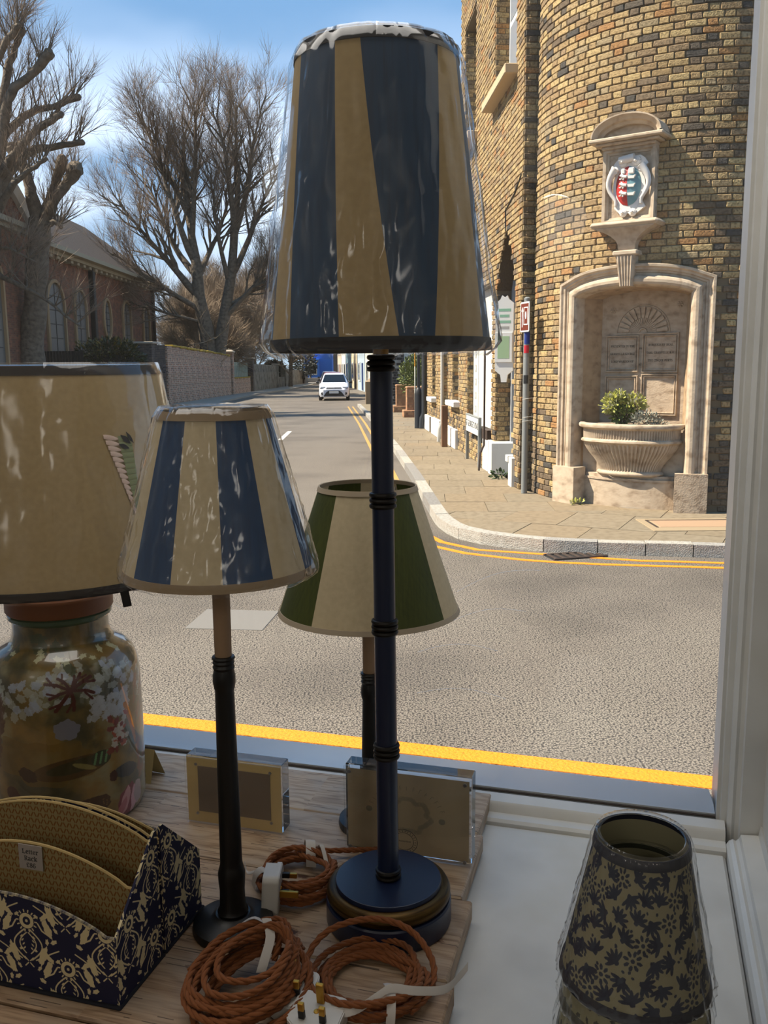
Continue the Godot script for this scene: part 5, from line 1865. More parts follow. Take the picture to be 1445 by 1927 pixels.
func build_car(at: Vector3, label: String, key: String, paint: Color, turn: float):
	var car = thing("car", label, "car", at, turn)
	car.set_meta("group", "cars parked along the street")
	var pm = mat("car paint " + key, paint, 0.25)
	pm.clearcoat_enabled = true
	pm.clearcoat = 0.8
	var glass = mat("car glass", Color(0.06, 0.075, 0.085), 0.05)
	var blk = mat("black car trim", grey(0.025), 0.5)
	var tyre = mat("tyre rubber", grey(0.03), 0.8)
	# body as cross sections along its length (z: front at +), each [z, half width, sill, belt, roof half width, roof]
	var sec = [[1.93, 0.58, 0.30, 0.60, 0.50, 0.62], [1.86, 0.74, 0.22, 0.66, 0.66, 0.72], [1.60, 0.83, 0.20, 0.74, 0.74, 0.84], [1.15, 0.845, 0.20, 0.84, 0.76, 0.96], [0.85, 0.845, 0.20, 0.90, 0.72, 1.00], [0.15, 0.845, 0.20, 0.95, 0.58, 1.46], [-0.55, 0.845, 0.20, 0.97, 0.57, 1.51], [-1.35, 0.845, 0.22, 0.98, 0.55, 1.47], [-1.80, 0.80, 0.25, 0.98, 0.62, 1.05], [-1.95, 0.70, 0.32, 0.92, 0.58, 0.94]]
	var ring = func(s: Array) -> Array:
		return [Vector3(-s[1] * 0.92, s[2], s[0]), Vector3(-s[1], s[2] + 0.12, s[0]), Vector3(-s[1], lerpf(s[2], s[3], 0.6), s[0]), Vector3(-s[1] * 0.975, s[3], s[0]), Vector3(-s[4], s[5] - 0.04, s[0]), Vector3(-s[4] * 0.8, s[5], s[0]), Vector3(s[4] * 0.8, s[5], s[0]), Vector3(s[4], s[5] - 0.04, s[0]), Vector3(s[1] * 0.975, s[3], s[0]), Vector3(s[1], lerpf(s[2], s[3], 0.6), s[0]), Vector3(s[1], s[2] + 0.12, s[0]), Vector3(s[1] * 0.92, s[2], s[0])]
	var body = MB.new()
	var rings = []
	for s in sec:
		rings.append(ring.call(s))
	body.grid(11, sec.size() - 1, func(u: float, w: float) -> Vector3: return rings[roundi(w * (sec.size() - 1))][11 - roundi(u * 11)])
	body.poly_out(rings[0], Vector3(0, 0.5, 0))
	body.poly_out(rings[-1], Vector3(0, 0.5, 0))
	part("body", body.mesh(50), pm, car)
	var ws = MB.new()
	ws.quad(Vector3(-0.66, 1.0, 0.86), Vector3(0.66, 1.0, 0.86), Vector3(0.53, 1.415, 0.245), Vector3(-0.53, 1.415, 0.245))
	part("windscreen", ws.mesh(10), glass, car, Vector3(0, 0.008, 0.012))
	for sg in [-1.0, 1.0]:
		var sw = MB.new()
		sw.poly_out([Vector3(sg * 0.825, 0.97, 0.65), Vector3(sg * 0.83, 0.99, -1.3), Vector3(sg * 0.605, 1.40, -1.2), Vector3(sg * 0.62, 1.40, 0.15)], Vector3(0, 1, 0))
		part("side_window", sw.mesh(10), glass, car, Vector3(sg * 0.012, 0.005, 0))
		part("door_mirror", box_mesh(Vector3(0.20, 0.13, 0.10), 0.04, Vector3(sg * 0.93, 1.0, 0.62)), blk, car)
		part("headlamp", box_mesh(Vector3(0.34, 0.13, 0.30), 0.05, Vector3(sg * 0.60, 0.70, 1.72)), mat("clear lamp plastic", Color(0.42, 0.44, 0.47), 0.1), car)
		part("fog_lamp", lathe_mesh([Vector2(0.0, 0.0), Vector2(0.07, 0.0), Vector2(0.08, -0.03)], 12), blk, car, Vector3(sg * 0.64, 0.40, 1.91), Vector3(PI / 2, 0, 0))
		for z in [1.22, -1.25]:
			var wl = part("wheel", lathe_mesh([Vector2(0.0, -0.1), Vector2(0.24, -0.1), Vector2(0.30, -0.08), Vector2(0.30, 0.08), Vector2(0.24, 0.1), Vector2(0.0, 0.1)], 20), tyre, car, Vector3(sg * 0.76, 0.30, z), Vector3(0, 0, PI / 2))
			part("hub", lathe_mesh([Vector2(0.0, -0.112), Vector2(0.18, -0.105), Vector2(0.18, 0.105), Vector2(0.0, 0.112)], 12), mat("alloy wheel", Color(0.5, 0.5, 0.52), 0.3, 0.7), wl)
	var gr = MB.new()
	gr.extrude(PackedVector2Array([Vector2(-0.58, 0.26), Vector2(-0.42, 0.48), Vector2(-0.30, 0.55), Vector2(0.30, 0.55), Vector2(0.42, 0.48), Vector2(0.58, 0.26)]), 1.80, 1.955)
	part("grille", gr.mesh(15), blk, car)
	var up = MB.new()
	up.extrude(PackedVector2Array([Vector2(-0.44, 0.68), Vector2(-0.10, 0.60), Vector2(0.10, 0.60), Vector2(0.44, 0.68), Vector2(0.40, 0.73), Vector2(-0.40, 0.73)]), 1.75, 1.90)
	part("upper_grille", up.mesh(15), blk, car)
	part("number_plate", box_mesh(Vector3(0.52, 0.11, 0.02), 0.004, Vector3(0, 0.46, 1.965)), mat("white number plate", Color(0.80, 0.80, 0.78), 0.4), car)
	part("badge", lathe_mesh([Vector2(0.0, 0.01), Vector2(0.055, 0.008), Vector2(0.06, 0.0)], 14), mats["alloy wheel"], car, Vector3(0, 0.665, 1.90), Vector3(PI / 2, 0, 0))
	part("bumper_lip", box_mesh(Vector3(1.25, 0.045, 0.10), 0.015, Vector3(0, 0.235, 1.89)), mat("pale bumper lip", Color(0.7, 0.7, 0.72), 0.4), car)


# ================================================================ bare trees

func twig_spray(seed_: int, spread: float, n: int, r: float) -> ArrayMesh:
	var q = RandomNumberGenerator.new()
	q.seed = seed_
	var mb = MB.new()
	for i in n:
		var a = q.randf() * TAU
		var tilt = spread * sqrt(q.randf())
		var d = Vector3(sin(tilt) * cos(a), cos(tilt), sin(tilt) * sin(a))
		var l = q.randf_range(0.55, 1.0)
		var side = Vector3(q.randfn(), 0.3, q.randfn()) * 0.09
		var base = Vector3(d.x, 0, d.z) * q.randf_range(0.0, 0.12) + Vector3(0, q.randf() * 0.25, 0)
		var p1 = base + d * l * 0.5 + side * 0.5
		var p2 = base + d * l + side + Vector3(0, 0.10, 0)
		mb.tube([base, p1, p2], [r, r * 0.75, r * 0.25], 3, false)
		if i % 2 == 0:
			var d2 = (d + Vector3(q.randfn(), 0.5, q.randfn()) * 0.45).normalized()
			mb.tube([p1, p1 + d2 * l * 0.45], [r * 0.7, r * 0.2], 3, false)
	return mb.mesh(-1)


func wander(a: Vector3, d: Vector3, l: float, n: int, wob: float, lift: float) -> Array:
	var pts = [a]
	var dir = d.normalized()
	for k in n:
		dir = (dir + Vector3(rng.randfn() * wob, rng.randfn() * wob * 0.6 + lift, rng.randfn() * wob)).normalized()
		pts.append(pts[-1] + dir * l / n)
	return pts


func tapered(n: int, r0: float, r1: float) -> Array:
	var out = []
	for k in n:
		out.append(lerpf(r0, r1, float(k) / maxf(1, n - 1)))
	return out


# grows side branches along pts into mb, and leaves sprays at their ends
func sprout(mb: MB, pts: Array, r0: float, level: int, count: int, ln: float, lift: float, open: float, sprays: Array, ss: float):
	for k in count:
		var t = lerpf(0.25, 1.0, (k + rng.randf()) / count)
		var i = clampi(int(t * (pts.size() - 1)), 0, pts.size() - 2)
		var base = pts[i].lerp(pts[i + 1], t * (pts.size() - 1) - i)
		var along = (pts[i + 1] - pts[i]).normalized()
		var side = along.cross(Vector3(rng.randfn(), rng.randfn(), rng.randfn())).normalized()
		var d = (along + side * open).normalized()
		var l = ln * rng.randf_range(0.65, 1.15) * (1.15 - 0.45 * t)
		var r = maxf(0.010, r0 * (1.0 - 0.6 * t) * 0.55)
		var sub = wander(base, d, l, 5, 0.13, lift)
		mb.tube(sub, tapered(6, r, maxf(0.008, r * 0.3)), 5 if level == 0 else 4, false)
		if level < 1:
			sprout(mb, sub, r, level + 1, 4, ln * 0.55, lift * 1.2, open * 0.9, sprays, ss)
		for e in ([3, 5] if level >= 1 else [5]):
			var dd = (sub[mini(e, 5)] - sub[mini(e, 5) - 1]).normalized()
			dd = (dd + Vector3(0, lift * 3.0, 0) + Vector3(rng.randfn(), rng.randfn(), rng.randfn()) * 0.2).normalized()
			var s2 = dd.cross(Vector3(rng.randfn(), rng.randfn(), rng.randfn())).normalized()
			sprays.append(Transform3D(Basis(s2, dd, s2.cross(dd)).scaled(Vector3.ONE * ss * rng.randf_range(0.7, 1.2)), sub[e]))


func build_trees():
	var bark = mat("grey-brown bark", Color(0.46, 0.41, 0.35), 0.95)
	rough_surface(bark, noise_tex(81, 0.03, [[0.0, Color(0.55, 0.53, 0.5)], [0.5, Color(0.85, 0.84, 0.82)], [1.0, Color(1, 1, 1)]], 256, FastNoiseLite.TYPE_SIMPLEX, 4), 0.5, noise_tex(82, 0.05, [], 256), 2.0)
	var twig = mat("brown twigs", Color(0.50, 0.43, 0.36), 0.95)
	var twig2 = mat("pale brown twigs", Color(0.50, 0.43, 0.35), 0.95)
	var spray_a = twig_spray(5, 0.55, 8, 0.0058)
	var spray_b = twig_spray(6, 0.8, 9, 0.008)

	# the double elm: two stems that fan out and upwards
	var t = thing("tree", "tall bare double-stemmed tree with fan-shaped crown left of the tall lamp", "tree", Vector3(-10.9, 0.1, -58))
	var tr = MB.new()
	var stems = [
		[[Vector3(-0.1, 0, 0), Vector3(-0.2, 2.2, 0), Vector3(-0.35, 4.2, 0), Vector3(-0.7, 6.2, 0.1), Vector3(-0.75, 8.1, 0.1), Vector3(-1.0, 9.8, 0.0), Vector3(-1.2, 12.0, 0.0), Vector3(-1.3, 14.0, -0.3)], 0.62],
		[[Vector3(0.2, 0, -0.2), Vector3(0.35, 2.4, -0.2), Vector3(0.8, 4.9, -0.3), Vector3(1.35, 7.6, -0.3), Vector3(1.65, 10.0, -0.2), Vector3(1.9, 12.0, -0.2), Vector3(2.1, 14.0, 0.0)], 0.50],
	]
	for s in stems:
		tr.tube(s[0], tapered(s[0].size(), s[1], 0.10), 10, false)
	part("trunk", tr.mesh(60), bark, t)
	var limbs = [
		[Vector3(-0.7, 6.2, 0), Vector3(-0.85, 0.75, 0.15), 8.4, 0.26], [Vector3(-0.75, 7.4, 0), Vector3(-0.7, 0.8, -0.3), 8.8, 0.24], [Vector3(-0.8, 8.2, 0), Vector3(-0.42, 0.9, 0.3), 9.6, 0.24], [Vector3(-0.9, 9.2, 0), Vector3(-0.2, 1.0, -0.2), 9.6, 0.24],
		[Vector3(-1.0, 9.8, 0), Vector3(0.16, 1.0, 0.25), 9.0, 0.22], [Vector3(-0.55, 5.4, 0.1), Vector3(-1.0, 0.42, 0.3), 7.2, 0.20], [Vector3(-0.75, 7.2, 0), Vector3(0.35, 1.0, -0.35), 8.0, 0.2], [Vector3(-1.1, 11.0, 0), Vector3(-0.45, 1.0, 0.1), 7.6, 0.18],
		[Vector3(0.8, 4.9, -0.3), Vector3(0.8, 0.75, 0.2), 7.2, 0.20], [Vector3(1.3, 7.4, -0.3), Vector3(0.52, 0.95, -0.3), 8.8, 0.24], [Vector3(1.5, 8.8, -0.3), Vector3(0.12, 1.0, 0.3), 9.6, 0.24], [Vector3(1.65, 10.0, -0.2), Vector3(0.32, 1.0, 0.1), 8.6, 0.22],
		[Vector3(1.2, 7.0, -0.3), Vector3(-0.22, 1.0, 0.3), 8.2, 0.18], [Vector3(1.9, 12.0, -0.2), Vector3(0.08, 1.0, -0.2), 7.2, 0.18], [Vector3(0.95, 5.6, -0.3), Vector3(0.95, 0.4, -0.1), 5.6, 0.16], [Vector3(-0.4, 4.6, 0.1), Vector3(-0.9, 0.16, 0.3), 5.6, 0.12],
	]
	var sprays = []
	for l in limbs:
		var mb = MB.new()
		var pts = wander(l[0], l[1], l[2] * 0.86, 8, 0.06, 0.065)
		mb.tube(pts, tapered(9, l[3], 0.035), 7, false)
		sprout(mb, pts, l[3], 0, 16, l[2] * 0.33, 0.06, 0.70, sprays, 1.35)
		part("limb", mb.mesh(-1), bark, t)
	many("twigs", spray_a, twig, t, sprays)
	# low thin suckers at the foot
	var low = []
	var lm = MB.new()
	for k in 12:
		var pts = wander(Vector3(rng.randf_range(-0.4, 0.6), rng.randf_range(1.6, 3.8), 0.3), Vector3(rng.randf_range(-1, 1), rng.randf_range(-0.1, 0.3), 0.5), rng.randf_range(1.8, 3.4), 6, 0.14, 0.02)
		lm.tube(pts, tapered(7, 0.035, 0.01), 4, false)
		low.append(Transform3D(Basis(Vector3.RIGHT, pts[6] - pts[5], Vector3.BACK).orthonormalized().scaled(Vector3.ONE * 1.1), pts[5]))
	part("suckers", lm.mesh(-1), mat("pale dead wood", Color(0.55, 0.49, 0.40), 0.9), t)
	many("twigs", spray_b, twig2, t, low)

	# pollarded trees at the left
	pollard("pollarded bare tree with a thick stump-ended trunk before the church gable", Vector3(-14.45, 0.1, -37.0), [
		[[Vector3(0.15, -0.1, 0), Vector3(0.05, 0.8, 0), Vector3(0.15, 2.2, 0), Vector3(0.35, 4.0, 0), Vector3(0.65, 6.0, 0), Vector3(0.85, 7.6, 0)], [0.86, 0.62, 0.50, 0.44, 0.42, 0.44]],
		[[Vector3(0.8, 7.5, 0), Vector3(0.62, 8.4, 0.1), Vector3(0.5, 9.2, 0.1), Vector3(0.0, 10.3, 0.2)], [0.30, 0.24, 0.20, 0.24]],
		[[Vector3(0.9, 7.5, 0), Vector3(1.25, 8.4, -0.1), Vector3(1.6, 9.2, -0.1), Vector3(1.85, 9.9, -0.1)], [0.28, 0.20, 0.18, 0.22]],
		[[Vector3(0.95, 7.4, 0.1), Vector3(1.5, 8.3, 0.2), Vector3(2.1, 9.0, 0.2), Vector3(2.45, 9.45, 0.2)], [0.26, 0.20, 0.19, 0.34]],
		[[Vector3(1.0, 7.2, 0.2), Vector3(1.5, 7.5, 0.3), Vector3(1.75, 7.3, 0.3)], [0.16, 0.11, 0.10]],
	], bark, twig, spray_a, 0.75)
	pollard("larger pollarded bare tree with knuckled branches reaching in from the left edge", Vector3(-16.3, 0.1, -35.0), [
		[[Vector3(0.0, -0.1, 0), Vector3(0.4, 3.0, 0), Vector3(1.2, 5.7, 0), Vector3(1.7, 8.4, 0), Vector3(1.9, 10.0, 0)], [0.7, 0.52, 0.46, 0.40, 0.34]],
		[[Vector3(1.6, 7.4, 0), Vector3(2.35, 10.4, 0.2), Vector3(2.8, 11.7, 0.3), Vector3(3.5, 12.3, 0.3), Vector3(4.3, 13.0, 0.4)], [0.26, 0.20, 0.17, 0.14, 0.20]],
		[[Vector3(2.1, 9.9, 0.2), Vector3(3.0, 11.0, -0.2), Vector3(4.1, 11.4, -0.3), Vector3(5.0, 11.75, -0.4)], [0.17, 0.14, 0.11, 0.13]],
		[[Vector3(1.8, 8.6, 0), Vector3(2.9, 9.7, 0.4), Vector3(3.8, 10.4, 0.6), Vector3(4.7, 10.85, 0.7)], [0.20, 0.16, 0.13, 0.12]],
		[[Vector3(1.8, 8.3, 0), Vector3(3.0, 9.75, -0.4), Vector3(4.1, 10.05, -0.5), Vector3(5.0, 10.2, -0.6)], [0.20, 0.16, 0.12, 0.11]],
		[[Vector3(1.9, 9.8, 0), Vector3(2.35, 12.2, -0.3), Vector3(2.8, 13.5, -0.4), Vector3(3.1, 14.1, -0.4)], [0.22, 0.16, 0.12, 0.14]],
		[[Vector3(1.7, 11.5, 0.2), Vector3(2.7, 13.2, 0.5), Vector3(3.4, 13.9, 0.6)], [0.16, 0.12, 0.14]],
		[[Vector3(1.5, 6.8, 0), Vector3(2.6, 8.3, 0.6), Vector3(3.5, 8.9, 0.9), Vector3(4.2, 9.3, 1.0)], [0.16, 0.12, 0.09, 0.08]],
		[[Vector3(1.2, 5.6, 0), Vector3(2.4, 5.0, 0.6), Vector3(3.8, 4.3, 1.0), Vector3(5.2, 3.2, 1.3)], [0.12, 0.09, 0.06, 0.03]],
		[[Vector3(1.0, 5.2, 0), Vector3(2.2, 6.2, 0.8), Vector3(3.6, 5.6, 1.1)], [0.10, 0.07, 0.03]],
	], bark, twig, spray_a, 0.95)

	# small and background trees
	for q in [
		[Vector3(-8.6, 0.1, -84), 8.5, 0.22, "bare twiggy tree behind the far rendered wall, left of the tall shade's foot"],
		[Vector3(-10.8, 0.1, -76), 9.5, 0.26, "bare brown tree behind the grey rendered wall"],
		[Vector3(-12.6, 0.1, -90), 10.0, 0.26, "bare brown tree between the double tree and the far wall"],
		[Vector3(-15.5, 0.1, -80), 8.0, 0.24, "low bare thicket tree beyond the church corner"],
		[Vector3(-14.0, 0.1, -72), 8.0, 0.22, "bare bushy tree just right of the church end wall"],
		[Vector3(-17.2, 0.1, -86), 10.0, 0.24, "bare tree showing over the wall between church and double tree"],
		[Vector3(-20.0, 0.1, -96), 9.0, 0.24, "hazy bare tree behind the church roof end"],
		[Vector3(-12.4, 0.1, -122), 10.0, 0.25, "distant bare tree beside the blue house"],
		[Vector3(-12.4, 0.1, -64), 5.5, 0.14, "small bare sapling behind the brick wall pier"],
	]:
		var bt = thing("tree", q[3], "tree", q[0], 0.0)
		var mb = MB.new()
		var sp = []
		var trunk = wander(Vector3.ZERO, Vector3(0.05, 1, 0), q[1] * 0.75, 6, 0.05, 0.02)
		mb.tube(trunk, tapered(7, q[2], 0.05), 7, false)
		part("trunk", mb.mesh(60), bark, bt)
		var lm2 = MB.new()
		for k in 12:
			var tt = 0.2 + 0.8 * (k + rng.randf()) / 12.0
			var i = clampi(int(tt * 6), 0, 5)
			var a = rng.randf() * TAU
			var pts = wander(trunk[i], Vector3(cos(a) * 0.8, rng.randf_range(0.4, 1.0), sin(a) * 0.8), q[1] * 0.42, 6, 0.10, 0.05)
			lm2.tube(pts, tapered(7, q[2] * 0.4, 0.02), 5, false)
			sprout(lm2, pts, q[2] * 0.4, 0, 8, q[1] * 0.20, 0.05, 0.8, sp, 1.3)
		part("branches", lm2.mesh(-1), twig, bt)
		many("twigs", spray_b, twig2, bt, sp)


func pollard(label: String, at: Vector3, limbs: Array, bark: Material, twig: Material, spray: Mesh, ss: float):
	var t = thing("tree", label, "tree", at)
	var xs = []
	for k in limbs.size():
		var l = limbs[k]
		var mb = MB.new()
		var pts = []
		var rr = []
		for i in l[0].size() - 1:
			for j in 4:
				var u = j / 4.0
				pts.append(l[0][i].cubic_interpolate(l[0][i + 1], l[0][maxi(i - 1, 0)], l[0][mini(i + 2, l[0].size() - 1)], u) + Vector3(rng.randfn(), rng.randfn(), rng.randfn()) * 0.025)
				rr.append(lerpf(l[1][i], l[1][i + 1], u) * rng.randf_range(0.93, 1.07))
		pts.append(l[0][-1])
		rr.append(l[1][-1])
		mb.tube(pts, rr, 10)
		# knuckle at the end
		if k > 0 and l[1][-1] > 0.09:
			for j in 5:
				var d = Vector3(rng.randfn(), rng.randfn(), rng.randfn()).normalized()
				mb.tube([l[0][-1] + d * l[1][-1] * 0.1, l[0][-1] + d * l[1][-1] * 0.9], [l[1][-1] * 0.9, l[1][-1] * 0.55], 7)
		if k > 0:
			var tmp = MB.new()
			for j in 26:
				var u = pow(rng.randf(), 0.6)
				var i = clampi(int(u * (pts.size() - 1)), 1, pts.size() - 1)
				var d = (Vector3(rng.randfn() * 0.55, 1.0, rng.randfn() * 0.5) + (pts[i] - pts[i - 1]).normalized() * 0.6).normalized()
				var ln = rng.randf_range(0.7, 1.9) * ss
				var sub = wander(pts[i], d, ln, 5, 0.12, 0.05)
				mb.tube(sub, tapered(6, 0.028, 0.009), 4, false)
				for e in [3, 5]:
					var dd = (sub[e] - sub[e - 1]).normalized()
					var s2 = dd.cross(Vector3(rng.randfn(), rng.randfn(), rng.randfn())).normalized()
					xs.append(Transform3D(Basis(s2, dd, s2.cross(dd)).scaled(Vector3.ONE * ss * rng.randf_range(0.6, 1.2)), sub[e - 1]))
		part("trunk" if k == 0 else "limb", mb.mesh(60), bark, t)
	many("twigs", spray, twig, t, xs)


# ================================================================ pictures computed for printed and patterned surfaces

func blob(im: Image, cx: float, cy: float, rx: float, ry: float, rot: float, c: Color, ragged := 0.0, wrap := false):
	var w = im.get_width()
	var h = im.get_height()
	var m = int(maxf(rx, ry) * 1.3) + 2
	var ca = cos(rot)
	var sa = sin(rot)
	var ph = cx * 0.7 + cy
	for y in range(int(cy) - m, int(cy) + m + 1):
		if not wrap and (y < 0 or y >= h):
			continue
		for x in range(int(cx) - m, int(cx) + m + 1):
			var dx = x - cx
			var dy = y - cy
			var u = (dx * ca + dy * sa) / rx
			var v = (-dx * sa + dy * ca) / ry
			var r = sqrt(u * u + v * v)
			var lim = 1.0
			if ragged > 0.0:
				var a = atan2(v, u)
				lim += ragged * (sin(a * 5.0 + ph) * 0.6 + sin(a * 11.0 + ph * 2.0) * 0.4)
			if r < lim:
				var q = posmod(x, w)
				var p = posmod(y, h)
				im.set_pixel(q, p, im.get_pixel(q, p).lerp(Color(c.r, c.g, c.b), c.a))


func stroke(im: Image, pts: Array, wd: float, c: Color, wrap := true):
	for i in pts.size() - 1:
		var n = maxi(1, int(pts[i].distance_to(pts[i + 1]) / maxf(1.0, wd * 0.6)))
		for k in n:
			var q = pts[i].lerp(pts[i + 1], float(k) / n)
			blob(im, q.x, q.y, wd, wd, 0, c, 0.0, wrap)


func wood_image(seed_: int) -> ImageTexture:
	var w = 768
	var h = 192
	var im = Image.create(w, h, false, Image.FORMAT_RGB8)
	var a = FastNoiseLite.new()
	a.seed = seed_
	a.frequency = 0.004
	a.fractal_octaves = 3
	var b = FastNoiseLite.new()
	b.seed = seed_ + 1
	b.frequency = 0.02
	b.fractal_octaves = 4
	for y in h:
		for x in w:
			var warp = a.get_noise_2d(x, y * 2.2) * 34.0
			var ring = sin((y + warp) * 0.26) * 0.5 + 0.5
			var fine = b.get_noise_2d(x * 0.35, y * 11.0)
			var blot = a.get_noise_2d(x * 1.7 + 900, y * 3.0)
			var g = pow(ring, 3.0) * 0.26 + maxf(0.0, fine) * 0.62
			var c = Color(0.70, 0.625, 0.54).lerp(Color(0.33, 0.235, 0.16), clampf(g, 0.0, 1.0))
			c = c.lerp(Color(0.64, 0.605, 0.57), clampf(blot * 0.9 + 0.15, 0.0, 0.6))
			if b.get_noise_2d(x * 0.12 + 400, y * 16.0) > 0.50:
				c = c.lerp(Color(0.12, 0.075, 0.05), 0.75)
			im.set_pixel(x, y, c)
	var r = RandomNumberGenerator.new()
	r.seed = seed_
	for k in 3:
		var kx = r.randf() * w
		var ky = r.randf() * h
		blob(im, kx, ky, 10, 5, 0, Color(0.20, 0.12, 0.08, 0.85), 0.2, true)
		blob(im, kx, ky, 16, 8, 0, Color(0.3, 0.19, 0.12, 0.4), 0.2, true)
	im.generate_mipmaps()
	return ImageTexture.create_from_image(im)


func diamonds_image() -> ImageTexture:
	var w = 96
	var h = 160
	var im = Image.create(w, h, false, Image.FORMAT_RGB8)
	var bg = Color(0.46, 0.28, 0.075)
	var fg = Color(0.56, 0.49, 0.32)
	for y in h:
		for x in w:
			var c = bg
			for q in [[0.5, 0.5], [0.0, 0.0], [1.0, 0.0], [0.0, 1.0], [1.0, 1.0]]:
				var dx = absf(float(x) / w - q[0])
				var dy = absf(float(y) / h - q[1])
				if dx / 0.37 + dy / 0.41 < 1.0:
					c = fg
			for q in [[0.5, 0.0], [0.5, 1.0], [0.0, 0.5], [1.0, 0.5]]:
				var d = Vector2((float(x) / w - q[0]) * 1.0, (float(y) / h - q[1]) * h / w).length()
				if d < 0.17:
					c = fg.darkened(0.10)
				if d < 0.11:
					c = fg
			im.set_pixel(x, y, c)
	im.generate_mipmaps()
	return ImageTexture.create_from_image(im)


func floral_image() -> ImageTexture:
	var s = 320
	var im = Image.create(s, s, false, Image.FORMAT_RGB8)
	im.fill(Color(0.045, 0.055, 0.20))
	var c = Color(0.80, 0.74, 0.58, 1.0)
	var dk = Color(0.045, 0.055, 0.20, 1.0)
	for q in [[0.25, 0.14], [0.75, 0.64]]:
		var o = Vector2(q[0], q[1]) * s
		blob(im, o.x, o.y, 30, 30, 0, c, 0, true)
		blob(im, o.x, o.y, 16, 16, 0, dk, 0, true)
		blob(im, o.x, o.y, 6, 6, 0, c, 0, true)
		for k in 14:
			var a = TAU * k / 14.0
			stroke(im, [o + Vector2(cos(a), sin(a)) * 35.0, o + Vector2(cos(a), sin(a)) * 44.0], 2.8, c)
		for sg in [-1.0, 1.0]:
			# ogee tendrils
			var pts = []
			for k in 25:
				var t = k / 24.0
				pts.append(o + Vector2(sg * (12.0 + 46.0 * sin(t * PI)), 34.0 + t * 118.0))
			stroke(im, pts, 3.0, c)
			var p2 = []
			for k in 21:
				var t = k / 20.0
				p2.append(o + Vector2(sg * (4.0 + 30.0 * sin(t * PI * 0.95)), 46.0 + t * 82.0))
			stroke(im, p2, 2.5, c)
			for k in 4:
				blob(im, o.x + sg * (26 - k * 3.5), o.y + 62 + k * 15, 7.0, 2.8, sg * 0.8, c, 0.2, true)
			# leaves
			blob(im, o.x + sg * 84, o.y + 18, 37, 14, sg * 1.15, c, 0.16, true)
			blob(im, o.x + sg * 60, o.y + 128, 40, 14.5, sg * -1.2, c, 0.16, true)
			blob(im, o.x + sg * 74, o.y - 26, 22, 9, sg * -0.7, c, 0.2, true)
			stroke(im, [o + Vector2(sg * 46, 4), o + Vector2(sg * 62, 30), o + Vector2(sg * 96, 48)], 3.2, c)
			stroke(im, [o + Vector2(sg * 30, 150), o + Vector2(sg * 96, 112), o + Vector2(sg * 128, 96)], 2.8, c)
			blob(im, o.x + sg * 118, o.y + 20, 12, 6, sg * 0.9, c, 0.25, true)
			blob(im, o.x + sg * 30, o.y + 112, 8, 5, sg * 0.3, c, 0.25, true)
			blob(im, o.x + sg * 40, o.y - 22, 10, 6, sg * 0.6, c, 0.2, true)
			blob(im, o.x + sg * 108, o.y + 66, 14, 8, sg * -0.5, c, 0.2, true)
		blob(im, o.x + 80, o.y + 70, 7, 12, 0, c, 0.25, true)
		for k in 4:
			var a = PI * 0.25 + PI * 0.5 * k
			stroke(im, [o + Vector2(0, 160) + Vector2(cos(a), sin(a)) * 6.0, o + Vector2(0, 160) + Vector2(cos(a), sin(a)) * 26.0], 2.4, c)
	im.generate_mipmaps()
	return ImageTexture.create_from_image(im)


func leaf_print_image() -> ImageTexture:
	var s = 512
	var im = Image.create(s, s, false, Image.FORMAT_RGB8)
	im.fill(Color(0.54, 0.51, 0.40))
	var r = RandomNumberGenerator.new()
	r.seed = 17
	var navy = Color(0.09, 0.12, 0.21, 1.0)
	for k in 121:
		var o = Vector2((k % 11 + 0.5 * ((k / 11) % 2)) * 46.5, (k / 11) * 46.5) + Vector2(r.randf_range(-7, 7), r.randf_range(-7, 7))
		var a = r.randf() * TAU
		if k % 5 == 2:
			for j in 8:
				var b = a + TAU * j / 8.0
				blob(im, o.x + cos(b) * 17, o.y + sin(b) * 17, 7, 4, b, navy, 0.1, true)
			blob(im, o.x, o.y, 5, 5, 0, navy, 0, true)
			continue
		for j in 6:
			var b = a + lerpf(-1.3, 1.3, j / 5.0)
			blob(im, o.x + cos(b) * 15, o.y + sin(b) * 15, 15, 4.4, b, navy, 0.0, true)
		blob(im, o.x, o.y, 9, 7, a, navy, 0.1, true)
		blob(im, o.x - cos(a) * 26, o.y - sin(a) * 26, 4, 3, a, navy, 0.2, true)
	im.generate_mipmaps()
	return ImageTexture.create_from_image(im)


func spots_image() -> ImageTexture:
	var s = 256
	var im = Image.create(s, s, false, Image.FORMAT_RGB8)
	im.fill(Color(0.53, 0.51, 0.38))
	var r = RandomNumberGenerator.new()
	r.seed = 19
	for k in 42:
		blob(im, (k % 7) * 36.5 + r.randf_range(-9, 9), (k / 7) * 42.6 + r.randf_range(-10, 10), r.randf_range(6, 12), r.randf_range(4, 8), r.randf() * PI, Color(0.10, 0.12, 0.09, 1), 0.25, true)
	im.generate_mipmaps()
	return ImageTexture.create_from_image(im)


